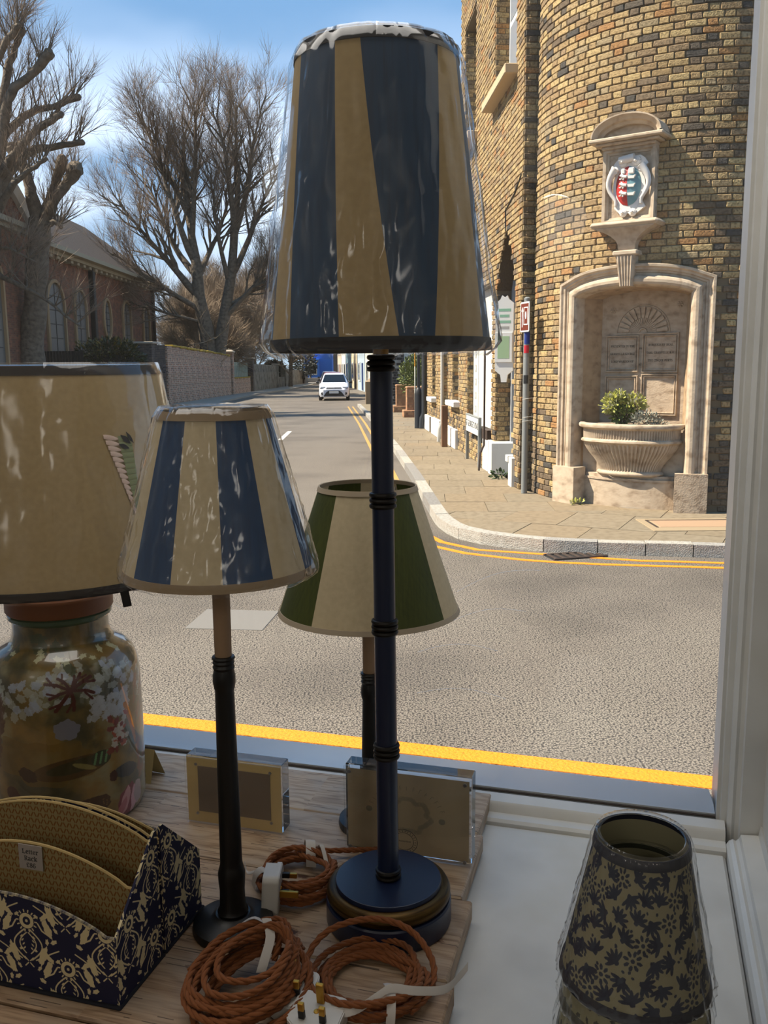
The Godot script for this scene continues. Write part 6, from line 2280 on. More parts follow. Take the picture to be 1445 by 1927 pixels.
func decoupage_image() -> ImageTexture:
	var w = 1024
	var h = 512
	var im = Image.create(w, h, false, Image.FORMAT_RGB8)
	var n = FastNoiseLite.new()
	n.seed = 4
	n.frequency = 0.008
	n.fractal_octaves = 5
	for y in h:
		for x in w:
			var a = n.get_noise_2d(x, y)
			var b = n.get_noise_2d(x + 2000, y * 1.2)
			var c = Color(0.33, 0.28, 0.13).lerp(Color(0.48, 0.36, 0.13), clampf(a * 1.6 + 0.4, 0, 1))
			c = c.lerp(Color(0.46, 0.44, 0.30), clampf(b * 1.8, 0, 0.8))
			c = c.lerp(Color(0.20, 0.20, 0.13), clampf(-a * 1.5 - 0.1, 0, 0.8))
			im.set_pixel(x, y, c)
	var r = RandomNumberGenerator.new()
	r.seed = 23
	# every feature: x in fractions of the visible half (-1..1) turned into an angle, y as a fraction of the height from the top
	var X = func(s: float) -> float: return (0.5 + asin(clampf(s, -1, 1)) / TAU) * w
	for k in 190:      # hydrangea petals round the shoulder
		var px = r.randf_range(0.20, 0.80) * w
		var py = h * (0.22 + 0.16 * r.randf() + 0.05 * sin(px * 0.02))
		blob(im, px, py, r.randf_range(7, 15), r.randf_range(6, 11), r.randf() * PI, Color(0.56, 0.58, 0.55, 0.7) if r.randf() < 0.7 else Color(0.52, 0.56, 0.64, 0.8), 0.18, true)
	for k in 60:
		var px = X.call(r.randf_range(0.25, 0.75))
		blob(im, px, h * r.randf_range(0.36, 0.46), r.randf_range(6, 12), r.randf_range(5, 9), r.randf() * PI, Color(0.56, 0.57, 0.58, 0.8), 0.2, true)
	for k in 24:
		blob(im, r.randf_range(0.0, 1.0) * w, h * r.randf_range(0.02, 0.2), r.randf_range(14, 30), r.randf_range(8, 16), r.randf() * PI, Color(0.24, 0.27, 0.17, 0.8), 0.2, true)
	for k in 14:
		blob(im, r.randf_range(0.3, 0.7) * w, h * r.randf_range(0.10, 0.2), r.randf_range(8, 16), r.randf_range(5, 9), r.randf() * PI, Color(0.66, 0.66, 0.5, 0.8), 0.3, true)
	blob(im, X.call(-0.02), h * 0.475, 26, 24, 0, Color(0.40, 0.40, 0.46, 0.9), 0.12, true)
	# coral
	var cr = Color(0.30, 0.10, 0.07, 1.0)
	var o = Vector2(X.call(0.06), h * 0.30)
	for q in [[0.3, 50, 3.4], [-0.5, 52, 4], [-1.0, 44, 3], [2.2, 56, 4], [2.8, 46, 3.4], [3.5, 56, 3.4], [4.0, 40, 3], [1.5, 48, 3.6], [5.0, 34, 2.6]]:
		var e = o + Vector2(cos(q[0]), sin(q[0])) * q[1]
		stroke(im, [o, o.lerp(e, 0.6) + Vector2(3, -4), e], q[2], cr)
		stroke(im, [o.lerp(e, 0.6), e + Vector2(-sin(q[0]), cos(q[0])) * 14.0], q[2] * 0.7, cr)
	# dark golden sea bed and fishes
	blob(im, X.call(-0.35), h * 0.62, 120, 52, 0.1, Color(0.42, 0.30, 0.06, 0.6), 0.2, true)
	var fx = X.call(0.02)
	blob(im, fx, h * 0.655, 82, 25, -0.12, Color(0.30, 0.20, 0.05, 1), 0.0, true)
	blob(im, fx + 12, h * 0.645, 66, 15, -0.16, Color(0.22, 0.19, 0.07, 1), 0.0, true)
	blob(im, fx + 60, h * 0.635, 22, 18, 0, Color(0.14, 0.17, 0.08, 1), 0.0, true)
	for k in 3:
		stroke(im, [Vector2(fx + 50 + k * 12, h * 0.61), Vector2(fx + 44 + k * 12, h * 0.66)], 2.5, Color(0.28, 0.46, 0.26, 1))
	blob(im, fx + 24, h * 0.655, 26, 6, 0.4, Color(0.47, 0.42, 0.18, 0.9), 0.0, true)
	blob(im, fx - 92, h * 0.675, 22, 15, 0.6, Color(0.20, 0.11, 0.04, 1), 0.1, true)
	blob(im, X.call(0.70), h * 0.74, 34, 17, 0.2, Color(0.17, 0.17, 0.16, 1), 0.05, true)
	blob(im, X.call(0.52), h * 0.74, 10, 13, 0.0, Color(0.20, 0.06, 0.05, 1), 0.1, true)
	blob(im, X.call(0.22), h * 0.855, 44, 24, -0.2, Color(0.24, 0.14, 0.07, 1), 0.06, true)
	for k in 46:
		blob(im, X.call(0.22) + r.randf_range(-36, 36), h * 0.855 + r.randf_range(-17, 17), 2.4, 1.4, r.randf() * PI, Color(0.42, 0.30, 0.13, 1), 0.0, true)
	blob(im, X.call(-0.10), h * 0.865, 14, 8, 0.5, Color(0.20, 0.12, 0.06, 1), 0.2, true)
	# purple eel, rose, orange weed, reds
	stroke(im, [Vector2(X.call(-0.72), h * 0.77), Vector2(X.call(-0.62), h * 0.83), Vector2(X.call(-0.40), h * 0.89), Vector2(X.call(-0.25), h * 0.97)], 16, Color(0.22, 0.08, 0.06, 0.9))
	for q in [[0.70, 0.90, 30, 44, 0.3, Color(0.44, 0.12, 0.16, 1)], [0.66, 0.89, 12, 36, 0.35, Color(0.66, 0.42, 0.42, 1)], [0.78, 0.90, 10, 34, 0.1, Color(0.68, 0.46, 0.48, 1)], [0.60, 0.92, 9, 30, 0.6, Color(0.60, 0.30, 0.32, 1)], [0.84, 0.88, 16, 30, 0.0, Color(0.56, 0.46, 0.44, 1)]]:
		blob(im, X.call(q[0]), h * q[1], q[2], q[3], q[4], q[5], 0.08, true)
	stroke(im, [Vector2(X.call(0.72), h * 0.43), Vector2(X.call(0.78), h * 0.52), Vector2(X.call(0.84), h * 0.62), Vector2(X.call(0.88), h * 0.72)], 6, Color(0.66, 0.36, 0.06, 1))
	for k in 40:
		blob(im, X.call(r.randf_range(0.50, 0.74)), h * r.randf_range(0.46, 0.63), r.randf_range(5, 11), r.randf_range(4, 8), r.randf() * PI, [Color(0.60, 0.22, 0.12, 0.9), Color(0.62, 0.58, 0.52, 0.9), Color(0.44, 0.14, 0.10, 0.9)][r.randi() % 3], 0.2, true)
	for k in 30:
		blob(im, X.call(r.randf_range(-0.98, -0.80)), h * r.randf_range(0.34, 0.66), r.randf_range(8, 18), r.randf_range(10, 26), r.randf() * 0.6, Color(0.26, 0.12, 0.07, 0.6), 0.2, true)
	for k in 50:
		blob(im, X.call(r.randf_range(0.86, 1.0)), h * r.randf_range(0.3, 0.8), r.randf_range(5, 10), r.randf_range(8, 22), r.randf() * 0.6, [Color(0.50, 0.24, 0.10, 0.7), Color(0.35, 0.30, 0.22, 0.7)][r.randi() % 2], 0.2, true)
	im.adjust_bcs(1.2, 1.0, 0.74)
	im.generate_mipmaps()
	return ImageTexture.create_from_image(im)


func show_through_image() -> ImageTexture:
	# the back of a printed card: a faint shell-edged ring, dots and ghost letters, and a small dark stamp
	var w = 640
	var h = 440
	var im = Image.create(w, h, false, Image.FORMAT_RGB8)
	im.fill(Color(0.60, 0.54, 0.42))
	var gh = Color(0.42, 0.40, 0.33, 0.85)
	var c = Vector2(315, 225)
	for k in 60:
		var a = TAU * k / 60.0
		var r = 118.0 + 10.0 * sin(a * 7.0) + 6.0 * sin(a * 13.0)
		blob(im, c.x + cos(a) * r, c.y + sin(a) * r * 0.74, 15, 13, 0, Color(0.42, 0.40, 0.33, 0.30), 0.1)
	for q in [[115, 212], [500, 236]]:
		blob(im, q[0], q[1], 17, 16, 0, gh, 0.0)
	var r2 = RandomNumberGenerator.new()
	r2.seed = 3
	for k in 15:
		var a = PI + 0.32 + k * (PI - 0.64) / 14.0
		var p = c + Vector2(cos(a) * 196.0, sin(a) * 150.0)
		var t = Vector2(-sin(a), cos(a))
		var nn = Vector2(cos(a), sin(a))
		stroke(im, [p - nn * 11.0, p + nn * 11.0], 1.6, Color(0.45, 0.41, 0.32, 0.5), false)
		if k % 3 != 1:
			stroke(im, [p + nn * 11.0, p + nn * 11.0 + t * 9.0], 1.5, Color(0.45, 0.41, 0.32, 0.5), false)
		if k % 2 == 0:
			stroke(im, [p, p + t * 8.0], 1.5, Color(0.45, 0.41, 0.32, 0.5), false)
	var ink = Color(0.13, 0.12, 0.11, 0.9)
	var sc = Vector2(300, 372)
	for rr in [72.0, 52.0]:
		var pts = []
		for k in 61:
			pts.append(sc + Vector2(cos(TAU * k / 60.0), sin(TAU * k / 60.0) * 0.92) * rr)
		stroke(im, pts, 1.4, ink, false)
	for k in 26:
		var a = TAU * k / 26.0
		var p = sc + Vector2(cos(a), sin(a) * 0.92) * 62.0
		stroke(im, [p - Vector2(cos(a), sin(a)) * 4.0, p + Vector2(cos(a), sin(a)) * 4.0], 1.3, ink, false)
	for k in 11:
		stroke(im, [sc + Vector2(-36 + k * 7.0, -3), sc + Vector2(-36 + k * 7.0, 3)], 1.5, ink, false)
	im.generate_mipmaps()
	return ImageTexture.create_from_image(im)


# ================================================================ the things on the table and the shelf

func shade_wall(rb: float, rt: float, y0: float, y1: float, panels: Array, m: Dictionary, seg := 10) -> ArrayMesh:
	# panels: [[angle at foot, angle at top, kind], ...] in order; each runs to the next one
	var by = {}
	for i in panels.size():
		var a = panels[i]
		var b = panels[(i + 1) % panels.size()]
		var add = 0.0 if i < panels.size() - 1 else TAU
		if not by.has(a[2]):
			by[a[2]] = MB.new()
		by[a[2]].grid(seg, 8, func(u: float, w: float) -> Vector3:
			var t = lerpf(lerpf(a[0], b[0] + add, u), lerpf(a[1], b[1] + add, u), w)
			var r = lerpf(rb, rt, w)
			return Vector3(sin(t) * r, lerpf(y0, y1, w), cos(t) * r))
	var am: ArrayMesh = null
	for k in by:
		am = by[k].mesh(60, am, m[k])
	return am


func shade_trim(r0: float, r1: float, y0: float, y1: float) -> ArrayMesh:
	# folded edge binding, a little outside and inside the wall
	return lathe_mesh([Vector2(r0 - 0.0008, y0 + 0.0004), Vector2(r0 + 0.0012, y0), Vector2(r1 + 0.0012, y1), Vector2(r1 - 0.0008, y1 - 0.0004), Vector2(r0 - 0.0008, y0 + 0.0004)], 64, 50)


func film(rb: float, rt: float, y0: float, y1: float, seed_: int, amp: float, over := 0.012) -> ArrayMesh:
	# loose clear wrapping: creased along its length, turned in over the top and below the foot
	var n = FastNoiseLite.new()
	n.seed = seed_
	n.frequency = 1.0
	n.fractal_octaves = 3
	var n2 = FastNoiseLite.new()
	n2.seed = seed_ + 3
	n2.frequency = 1.0
	var mb = MB.new()
	mb.grid(150, 46, func(u: float, w: float) -> Vector3:
		var a = TAU * u
		var r = lerpf(rb, rt, w)
		var y = lerpf(y0, y1, w)
		var c = Vector3(cos(a), 0, sin(a))
		var k = 1.0 - absf(n.get_noise_3d(c.x * 3.2, w * 1.1, c.z * 3.2)) * 2.2
		var q = n2.get_noise_3d(c.x * 7.0 + w * 2.0, w * 6.0, c.z * 7.0)
		var fold = pow(1.0 - absf(n2.get_noise_3d(c.x * 4.0 + 30.0, w * 1.6, c.z * 4.0)) * 1.6, 8.0)
		r += amp * (0.55 + 0.55 * k + 0.28 * q + 0.40 * clampf(fold, 0.0, 1.0)) * (1.0 - 0.5 * w)
		if w > 0.965:
			var e = (w - 0.965) / 0.035
			r = lerpf(r, rt - over, e)
			y = y1 + 0.003 * sin(e * PI)
		if w < 0.05:
			var e = 1.0 - w / 0.05
			r -= e * e * amp * 2.2
			y = lerpf(y0, y0 + (y1 - y0) * 0.05, w / 0.05) - 0.002 * e
		return Vector3(sin(a) * r, y, cos(a) * r))
	return mb.mesh(-1)


func turned(p: Array, m: Material, called: String, under: Node, segs := 32) -> MeshInstance3D:
	var q = []
	for v in p:
		q.append(Vector2(v[0], v[1]))
	return part(called, lathe_mesh(q, segs, 35), m, under)


func build_table_things():
	# plank table top
	var tb = thing("table_board", "worn old pine plank board lying on the white window shelf", "table", WO, -WA)
	var seams = [0.022, 0.148, 0.308, 0.462, 0.615, 0.77]
	var ends = [-0.326, -0.317, -0.303, -0.294, -0.288]
	var wimg = []
	for k in 3:
		wimg.append(wood_image(90 + k * 7))
	for k in 5:
		var m = mat("old pine plank %d" % k, [Color(1.0, 0.98, 0.95), Color(0.98, 0.95, 0.91), Color(0.96, 0.92, 0.87), Color(0.92, 0.87, 0.81), Color(0.86, 0.80, 0.73)][k], 0.55)
		m.albedo_texture = wimg[k % 3]
		m.uv1_scale = Vector3(1.7, 6.4, 1)
		m.uv1_offset = Vector3(0.37 * k, -seams[k] * 6.4, 0)
		var e = ends[k]
		var q = MB.new()
		var lo = Vector3(-1.62, 1.1245, seams[k] + 0.0013)
		var hi = Vector3(e, TABLE + rng.randf_range(-0.0012, 0.0008), seams[k + 1] - 0.0013)
		q.box((lo + hi) * 0.5, hi - lo, 0.002)
		part("plank", q.mesh(20), m, tb)
	part("seam_backing", box_mesh(Vector3(1.28, 0.004, 0.72), 0.0, Vector3(-0.975, 1.1225, 0.39)), mat("dark seam backing", Color(0.14, 0.10, 0.07), 0.9), tb)  # added dark sheet, puts the shade of the plank gaps into colour

	tall_lamp()
	small_lamp()
	green_lamp()
	jar_lamp()
	frames()
	racks()
	cables()
	shade_stack()


func shade_mats() -> Dictionary:
	if mats.has("cream shade paper"):
		return {"c": mats["cream shade paper"], "b": mats["blue painted stripe"], "g": mats["green painted stripe"], "C": mats["deep cream card"], "B": mats["deep blue painted stripe"]}
	var cream = mat("cream shade paper", Color(0.80, 0.735, 0.60), 0.8)
	cream.backlight_enabled = true
	cream.backlight = Color(0.34, 0.34, 0.34)
	rough_surface(cream, noise_tex(101, 0.06, [[0.0, Color(0.90, 0.89, 0.87)], [1.0, Color(1, 1, 1)]], 256), 6.0, null, 0.0, false)
	var blue = mat("blue painted stripe", Color(0.0, 0.23, 0.40), 0.65)
	blue.backlight_enabled = true
	blue.backlight = Color(0.30, 0.30, 0.30)
	rough_surface(blue, noise_tex(102, 0.03, [[0.0, Color(0.70, 0.72, 0.76)], [0.5, Color(0.95, 0.95, 0.96)], [1.0, Color(1, 1, 1)]], 256), 5.0, null, 0.0, false)
	blue.uv1_scale = Vector3(24, 1.5, 24)
	var green = mat("green painted stripe", Color(0.27, 0.30, 0.08), 0.7)
	green.backlight_enabled = true
	green.backlight = Color(0.34, 0.34, 0.34)
	rough_surface(green, noise_tex(103, 0.04, [[0.0, Color(0.72, 0.74, 0.7)], [0.62, Color(0.96, 0.96, 0.95)], [0.80, Color(1, 1, 1)], [0.90, Color(2.0, 1.8, 1.2)]], 256), 5.0, null, 0.0, false)
	green.uv1_scale = Vector3(20, 1.4, 20)
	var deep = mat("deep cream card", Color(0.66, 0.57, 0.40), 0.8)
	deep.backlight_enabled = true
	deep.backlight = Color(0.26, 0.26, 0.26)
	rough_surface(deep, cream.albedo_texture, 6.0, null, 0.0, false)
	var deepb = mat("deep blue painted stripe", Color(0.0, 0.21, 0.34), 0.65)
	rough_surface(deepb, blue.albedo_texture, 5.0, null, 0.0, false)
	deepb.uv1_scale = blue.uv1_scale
	return shade_mats()


func tall_lamp():
	var l = thing("table_lamp", "tallest lamp with dark blue ringed pole and wrapped blue and cream striped shade", "table lamp", Vector3(0.002, TABLE, -0.98), 0.0)
	var navy = mat("navy lacquer", Color(0.03, 0.085, 0.20), 0.36)
	navy.clearcoat_enabled = true
	navy.clearcoat = 0.2
	var gold = mat("worn gilding", Color(0.40, 0.31, 0.15), 0.42, 0.75)
	gold.albedo_texture = noise_tex(104, 0.02, [[0.0, Color(0.30, 0.28, 0.25)], [0.45, Color(0.75, 0.72, 0.66)], [1.0, Color(1, 1, 1)]], 256)
	turned([[0, 0], [0.0735, 0], [0.0745, 0.003], [0.0745, 0.027], [0.073, 0.029], [0.06, 0.03], [0, 0.03]], navy, "base_drum", l, 64)
	turned([[0.064, 0.0295], [0.071, 0.030], [0.0735, 0.034], [0.0735, 0.039], [0.071, 0.0435], [0.066, 0.046], [0.06, 0.046]], gold, "gilt_ring", l, 64)
	turned([[0.0, 0.045], [0.0625, 0.045], [0.0632, 0.048], [0.0622, 0.0512], [0.061, 0.0518], [0, 0.0518]], navy, "base_top", l, 64)
	turned([[0.0125, 0.05], [0.0123, 0.25], [0.0122, 0.45], [0.0122, 0.662]], navy, "pole", l, 28)
	var ring = mat("dark bronze ring", Color(0.085, 0.065, 0.045), 0.45, 0.4)
	for y in [0.055, 0.211, 0.360, 0.505, 0.655]:
		var q = []
		for k in 3:
			var b = y - 0.0095 + k * 0.0062
			q.append_array([[0.0125, b], [0.0148, b + 0.0008], [0.0155, b + 0.0028], [0.0148, b + 0.0050], [0.0128, b + 0.0058]])
		turned(q, ring, "collar", l, 28)
	turned([[0.0, 0.664], [0.0085, 0.664], [0.0085, 0.673], [0.006, 0.675], [0.006, 0.72], [0.012, 0.722], [0.013, 0.76], [0, 0.765]], mat("brass fitting", Color(0.62, 0.45, 0.18), 0.3, 0.9), "lamp_holder", l, 20)
	var y0 = 0.667
	var y1 = 0.966
	var d = PI / 180.0
	var m = shade_mats()
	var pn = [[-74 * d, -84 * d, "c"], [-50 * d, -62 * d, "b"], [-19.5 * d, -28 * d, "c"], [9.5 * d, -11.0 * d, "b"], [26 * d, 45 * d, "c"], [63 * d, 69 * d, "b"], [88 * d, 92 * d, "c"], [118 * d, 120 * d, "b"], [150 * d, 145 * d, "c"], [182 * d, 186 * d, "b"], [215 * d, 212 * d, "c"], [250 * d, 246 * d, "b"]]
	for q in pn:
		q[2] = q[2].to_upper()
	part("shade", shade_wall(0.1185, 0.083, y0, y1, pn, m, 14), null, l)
	l.rotation.z = 0.006
	var tr = mat("navy shade binding", Color(0.035, 0.045, 0.075), 0.8)
	part("shade_binding", shade_trim(0.1185, 0.1172, y0, y0 + 0.0125), tr, l)
	part("shade_binding", shade_trim(0.0842, 0.083, y1 - 0.0105, y1), tr, l)
	shade_ring(l, 0.083, y1 - 0.02, 0.1185, y0, 0.72)
	part("clear_wrap", film(0.1235, 0.0845, y0 - 0.004, y1 + 0.001, 7, 0.0075), pane_mat("clear film", 0.020, 0.10), l)


func shade_ring(l: Node3D, rt: float, yt: float, rb: float, yb: float, yc: float):
	var w = mat("shade wire", Color(0.55, 0.53, 0.5), 0.5, 0.6)
	var mb = MB.new()
	for k in 3:
		var a = TAU * k / 3.0 + 0.4
		mb.tube([Vector3(sin(a) * rt, yt, cos(a) * rt), Vector3(sin(a) * 0.02, yc, cos(a) * 0.02)], 0.0012, 5)
	var rg = []
	for k in 33:
		rg.append(Vector3(sin(TAU * k / 32.0) * 0.02, yc, cos(TAU * k / 32.0) * 0.02))
	mb.tube(rg, 0.0012, 5, false)
	part("shade_carrier", mb.mesh(50), w, l)


func candle_lamp(l: Node3D, h_black: float, h_top: float, base_r: float):
	var blk = mat("blackened turned wood", Color(0.035, 0.028, 0.025), 0.42)
	turned([[0, 0], [base_r, 0], [base_r + 0.001, 0.004], [base_r, 0.011], [base_r * 0.86, 0.014], [0.026, 0.0165], [0.020, 0.021], [0, 0.021]], blk, "base", l, 48)
	turned([[0.0165, 0.019], [0.018, 0.024], [0.0150, 0.030], [0.0145, 0.05], [0.0155, 0.062], [0.0158, 0.072], [0.0138, 0.079], [0.0128, 0.085], [0.0122, h_black * 0.5], [0.0108, h_black - 0.045], [0.0106, h_black - 0.040], [0.0116, h_black - 0.037], [0.0128, h_black - 0.030], [0.0126, h_black - 0.022], [0.0112, h_black - 0.0155], [0.0125, h_black - 0.0125], [0.0112, h_black - 0.0095], [0.0124, h_black - 0.007], [0.0115, h_black - 0.0045], [0.0132, h_black - 0.002], [0.0124, h_black], [0.009, h_black + 0.0005]], blk, "stem", l, 28)
	turned([[0.0094, h_black - 0.002], [0.0097, h_black + 0.03], [0.0097, h_top], [0, h_top]], mat("bare wood candle tube", Color(0.58, 0.47, 0.36), 0.6), "candle_tube", l, 24)
	turned([[0.0, h_top], [0.013, h_top], [0.014, h_top + 0.03], [0.0, h_top + 0.032]], mat("black lamp holder", grey(0.04), 0.5), "lamp_holder", l, 20)


func small_lamp():
	var l = thing("table_lamp", "lamp with black turned stem, bare wood tube and wrapped blue and cream striped shade", "table lamp", Vector3(-0.181, TABLE, -0.96), 0.187)
	candle_lamp(l, 0.333, 0.45, 0.0465)
	var y0 = 0.430
	var y1 = 0.607
	var m = shade_mats()
	var pn = []
	for k in 12:
		var a = -PI + PI / 6.0 * k + 0.02
		pn.append([a, a, "b" if k % 2 == 0 else "c"])
	part("shade", shade_wall(0.104, 0.058, y0, y1, pn, m, 6), null, l)
	var tr = mat("cream shade binding", Color(0.55, 0.47, 0.36), 0.85)
	part("shade_binding", shade_trim(0.104, 0.1018, y0, y0 + 0.009), tr, l)
	part("shade_binding", shade_trim(0.0605, 0.058, y1 - 0.009, y1), tr, l)
	shade_ring(l, 0.058, y1 - 0.01, 0.104, y0, 0.49)
	part("clear_wrap", film(0.1065, 0.0595, y0 - 0.003, y1 + 0.002, 12, 0.0050), mats["clear film"], l)
	part("price_tag", box_mesh(Vector3(0.009, 0.018, 0.0012), 0.0004, Vector3(-0.037, y0 - 0.010, 0.0)), mat("black card tag", grey(0.03), 0.6), l, Vector3(0, 0, 0.02), Vector3(0, 0, 0.15))


func green_lamp():
	var l = thing("table_lamp", "lamp behind the blue pole with unwrapped green and cream striped shade", "table lamp", Vector3(-0.022, TABLE, -1.2), 0.02)
	candle_lamp(l, 0.228, 0.34, 0.046)
	var y0 = 0.318
	var y1 = 0.493
	var m = shade_mats()
	var d = PI / 180.0
	var pn = []
	for k in 8:
		var a = (-82.0 + 45.0 * k) * d
		pn.append([a, a, "g" if k % 2 == 0 else "c"])
	part("shade", shade_wall(0.1245, 0.0655, y0, y1, pn, m, 8), null, l)
	var tr = mat("pale shade binding", Color(0.66, 0.60, 0.51), 0.85)
	part("shade_binding", shade_trim(0.1245, 0.1222, y0, y0 + 0.0065), tr, l)
	part("shade_binding", shade_trim(0.0678, 0.0655, y1 - 0.0065, y1), tr, l)
	shade_ring(l, 0.0655, y1 - 0.01, 0.1245, y0, 0.385)


func jar_lamp():
	var l = thing("table_lamp", "lamp made of a big decorated glass jar with broad plain cream wrapped shade", "table lamp", Vector3(-0.477, TABLE, -1.272), 0.358)
	var dm = mat("decorated glass", Color(0.95, 0.95, 0.95), 0.35)
	dm.albedo_texture = decoupage_image()
	dm.clearcoat_enabled = true
	dm.clearcoat = 1.0
	dm.clearcoat_roughness = 0.03
	turned([[0.094, 0], [0.104, 0.004], [0.1085, 0.016], [0.1095, 0.06], [0.1095, 0.15], [0.1090, 0.205], [0.1060, 0.226], [0.0990, 0.2425], [0.0870, 0.2535], [0.0750, 0.2600], [0.0695, 0.268], [0.0675, 0.280], [0.0675, 0.294]], dm, "jar_body", l, 96)
	var gl = mat("greenish glass", Color(0.30, 0.36, 0.28), 0.08)
	turned([[0.0675, 0.294], [0.0705, 0.2955], [0.0728, 0.2985], [0.0728, 0.303], [0.070, 0.306], [0.06, 0.3065]], gl, "jar_lip", l, 64)
	turned([[0.0, 0.306], [0.0735, 0.306], [0.0755, 0.309], [0.0755, 0.327], [0.0735, 0.331], [0.02, 0.332], [0.012, 0.336], [0.012, 0.40], [0, 0.40]], mat("brown wood lid", Color(0.46, 0.28, 0.16), 0.5), "wooden_lid", l, 64)
	var y0 = 0.366
	var y1 = 0.655
	var m = shade_mats()
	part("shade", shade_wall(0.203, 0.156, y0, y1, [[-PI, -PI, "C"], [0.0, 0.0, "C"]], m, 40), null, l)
	var tr = mat("brown shade binding", Color(0.13, 0.105, 0.09), 0.85)
	part("shade_binding", shade_trim(0.203, 0.2015, y0, y0 + 0.0115), tr, l)
	part("shade_binding", shade_trim(0.1578, 0.156, y1 - 0.0115, y1), tr, l)
	shade_ring(l, 0.156, y1 - 0.02, 0.203, y0, 0.42)
	part("clear_wrap", film(0.2045, 0.1575, y0 - 0.002, y1 + 0.002, 20, 0.0042, 0.006), mats["clear film"], l)
	# fern cut-out with a moth on the shade
	var fern = Node3D.new()
	fern.name = "fern_motif"
	l.add_child(fern)
	var at = func(s: float, y: float, o: float) -> Vector3:
		var r = lerpf(0.203, 0.156, (y - y0) / (y1 - y0)) + o
		var a = 0.60 + s / r
		return Vector3(sin(a) * r, y, cos(a) * r)
	var pk = mat("pinkish fern print", Color(0.82, 0.72, 0.66), 0.8)
	var gn = mat("green fern print", Color(0.50, 0.53, 0.36), 0.8)
	for k in 15:
		var y = 0.565 - k * 0.0072
		var wd = 0.031 * (1.0 - k / 15.5) + 0.004
		for part_ in 2:
			var mb = MB.new()
			mb.grid(6, 2, func(u: float, w: float) -> Vector3:
				var s = lerpf(-wd, -wd * 0.42, u) if part_ == 0 else lerpf(-wd * 0.42, 0.006, u)
				var half = 0.0034 * (sin(PI * clampf(u * 0.8 + 0.2, 0, 1)) * 0.7 + 0.3 if part_ == 0 else 1.0)
				return at.call(s, y + (w - 0.5) * 2.0 * half - (0.004 * u if part_ == 0 else 0.004), 0.0012 + 0.0006 * sin(PI * w)))
			part("leaflet", mb.mesh(-1), pk if part_ == 0 else gn, fern)
	var mo = MB.new()
	for q in [[-0.004, 0.560, 0.009, 0.0035, -0.7], [-0.008, 0.551, 0.008, 0.003, -0.4], [0.003, 0.562, 0.009, 0.0025, -1.0]]:
		mo.grid(8, 2, func(u: float, w: float) -> Vector3:
			var e = Vector2((u - 0.5) * 2.0 * q[2], (w - 0.5) * 2.0 * q[3] * sin(PI * clampf(u, 0.05, 0.95))).rotated(q[4])
			return at.call(q[0] + e.x, q[1] + e.y, 0.0024))
	part("moth", mo.mesh(-1), mat("dark moth print", Color(0.07, 0.05, 0.04), 0.8), fern)
	# folded card behind the jar
	var tc = thing("tent_card", "small folded cream card standing just behind the big decorated jar", "card", wp(-0.875, TABLE, 0.115), -0.35)
	var cm = MB.new()
	cm.poly_out([Vector3(-0.025, 0, 0.018), Vector3(0.025, 0, 0.018), Vector3(0.022, 0.05, 0), Vector3(-0.022, 0.05, 0)], Vector3(0, 0.02, -0.01))
	cm.poly_out([Vector3(-0.025, 0, -0.022), Vector3(0.025, 0, -0.022), Vector3(0.022, 0.05, 0), Vector3(-0.022, 0.05, 0)], Vector3(0, 0.02, 0.01))
	part("card", cm.mesh(10), mat("cream card", Color(0.72, 0.64, 0.45), 0.8), tc)


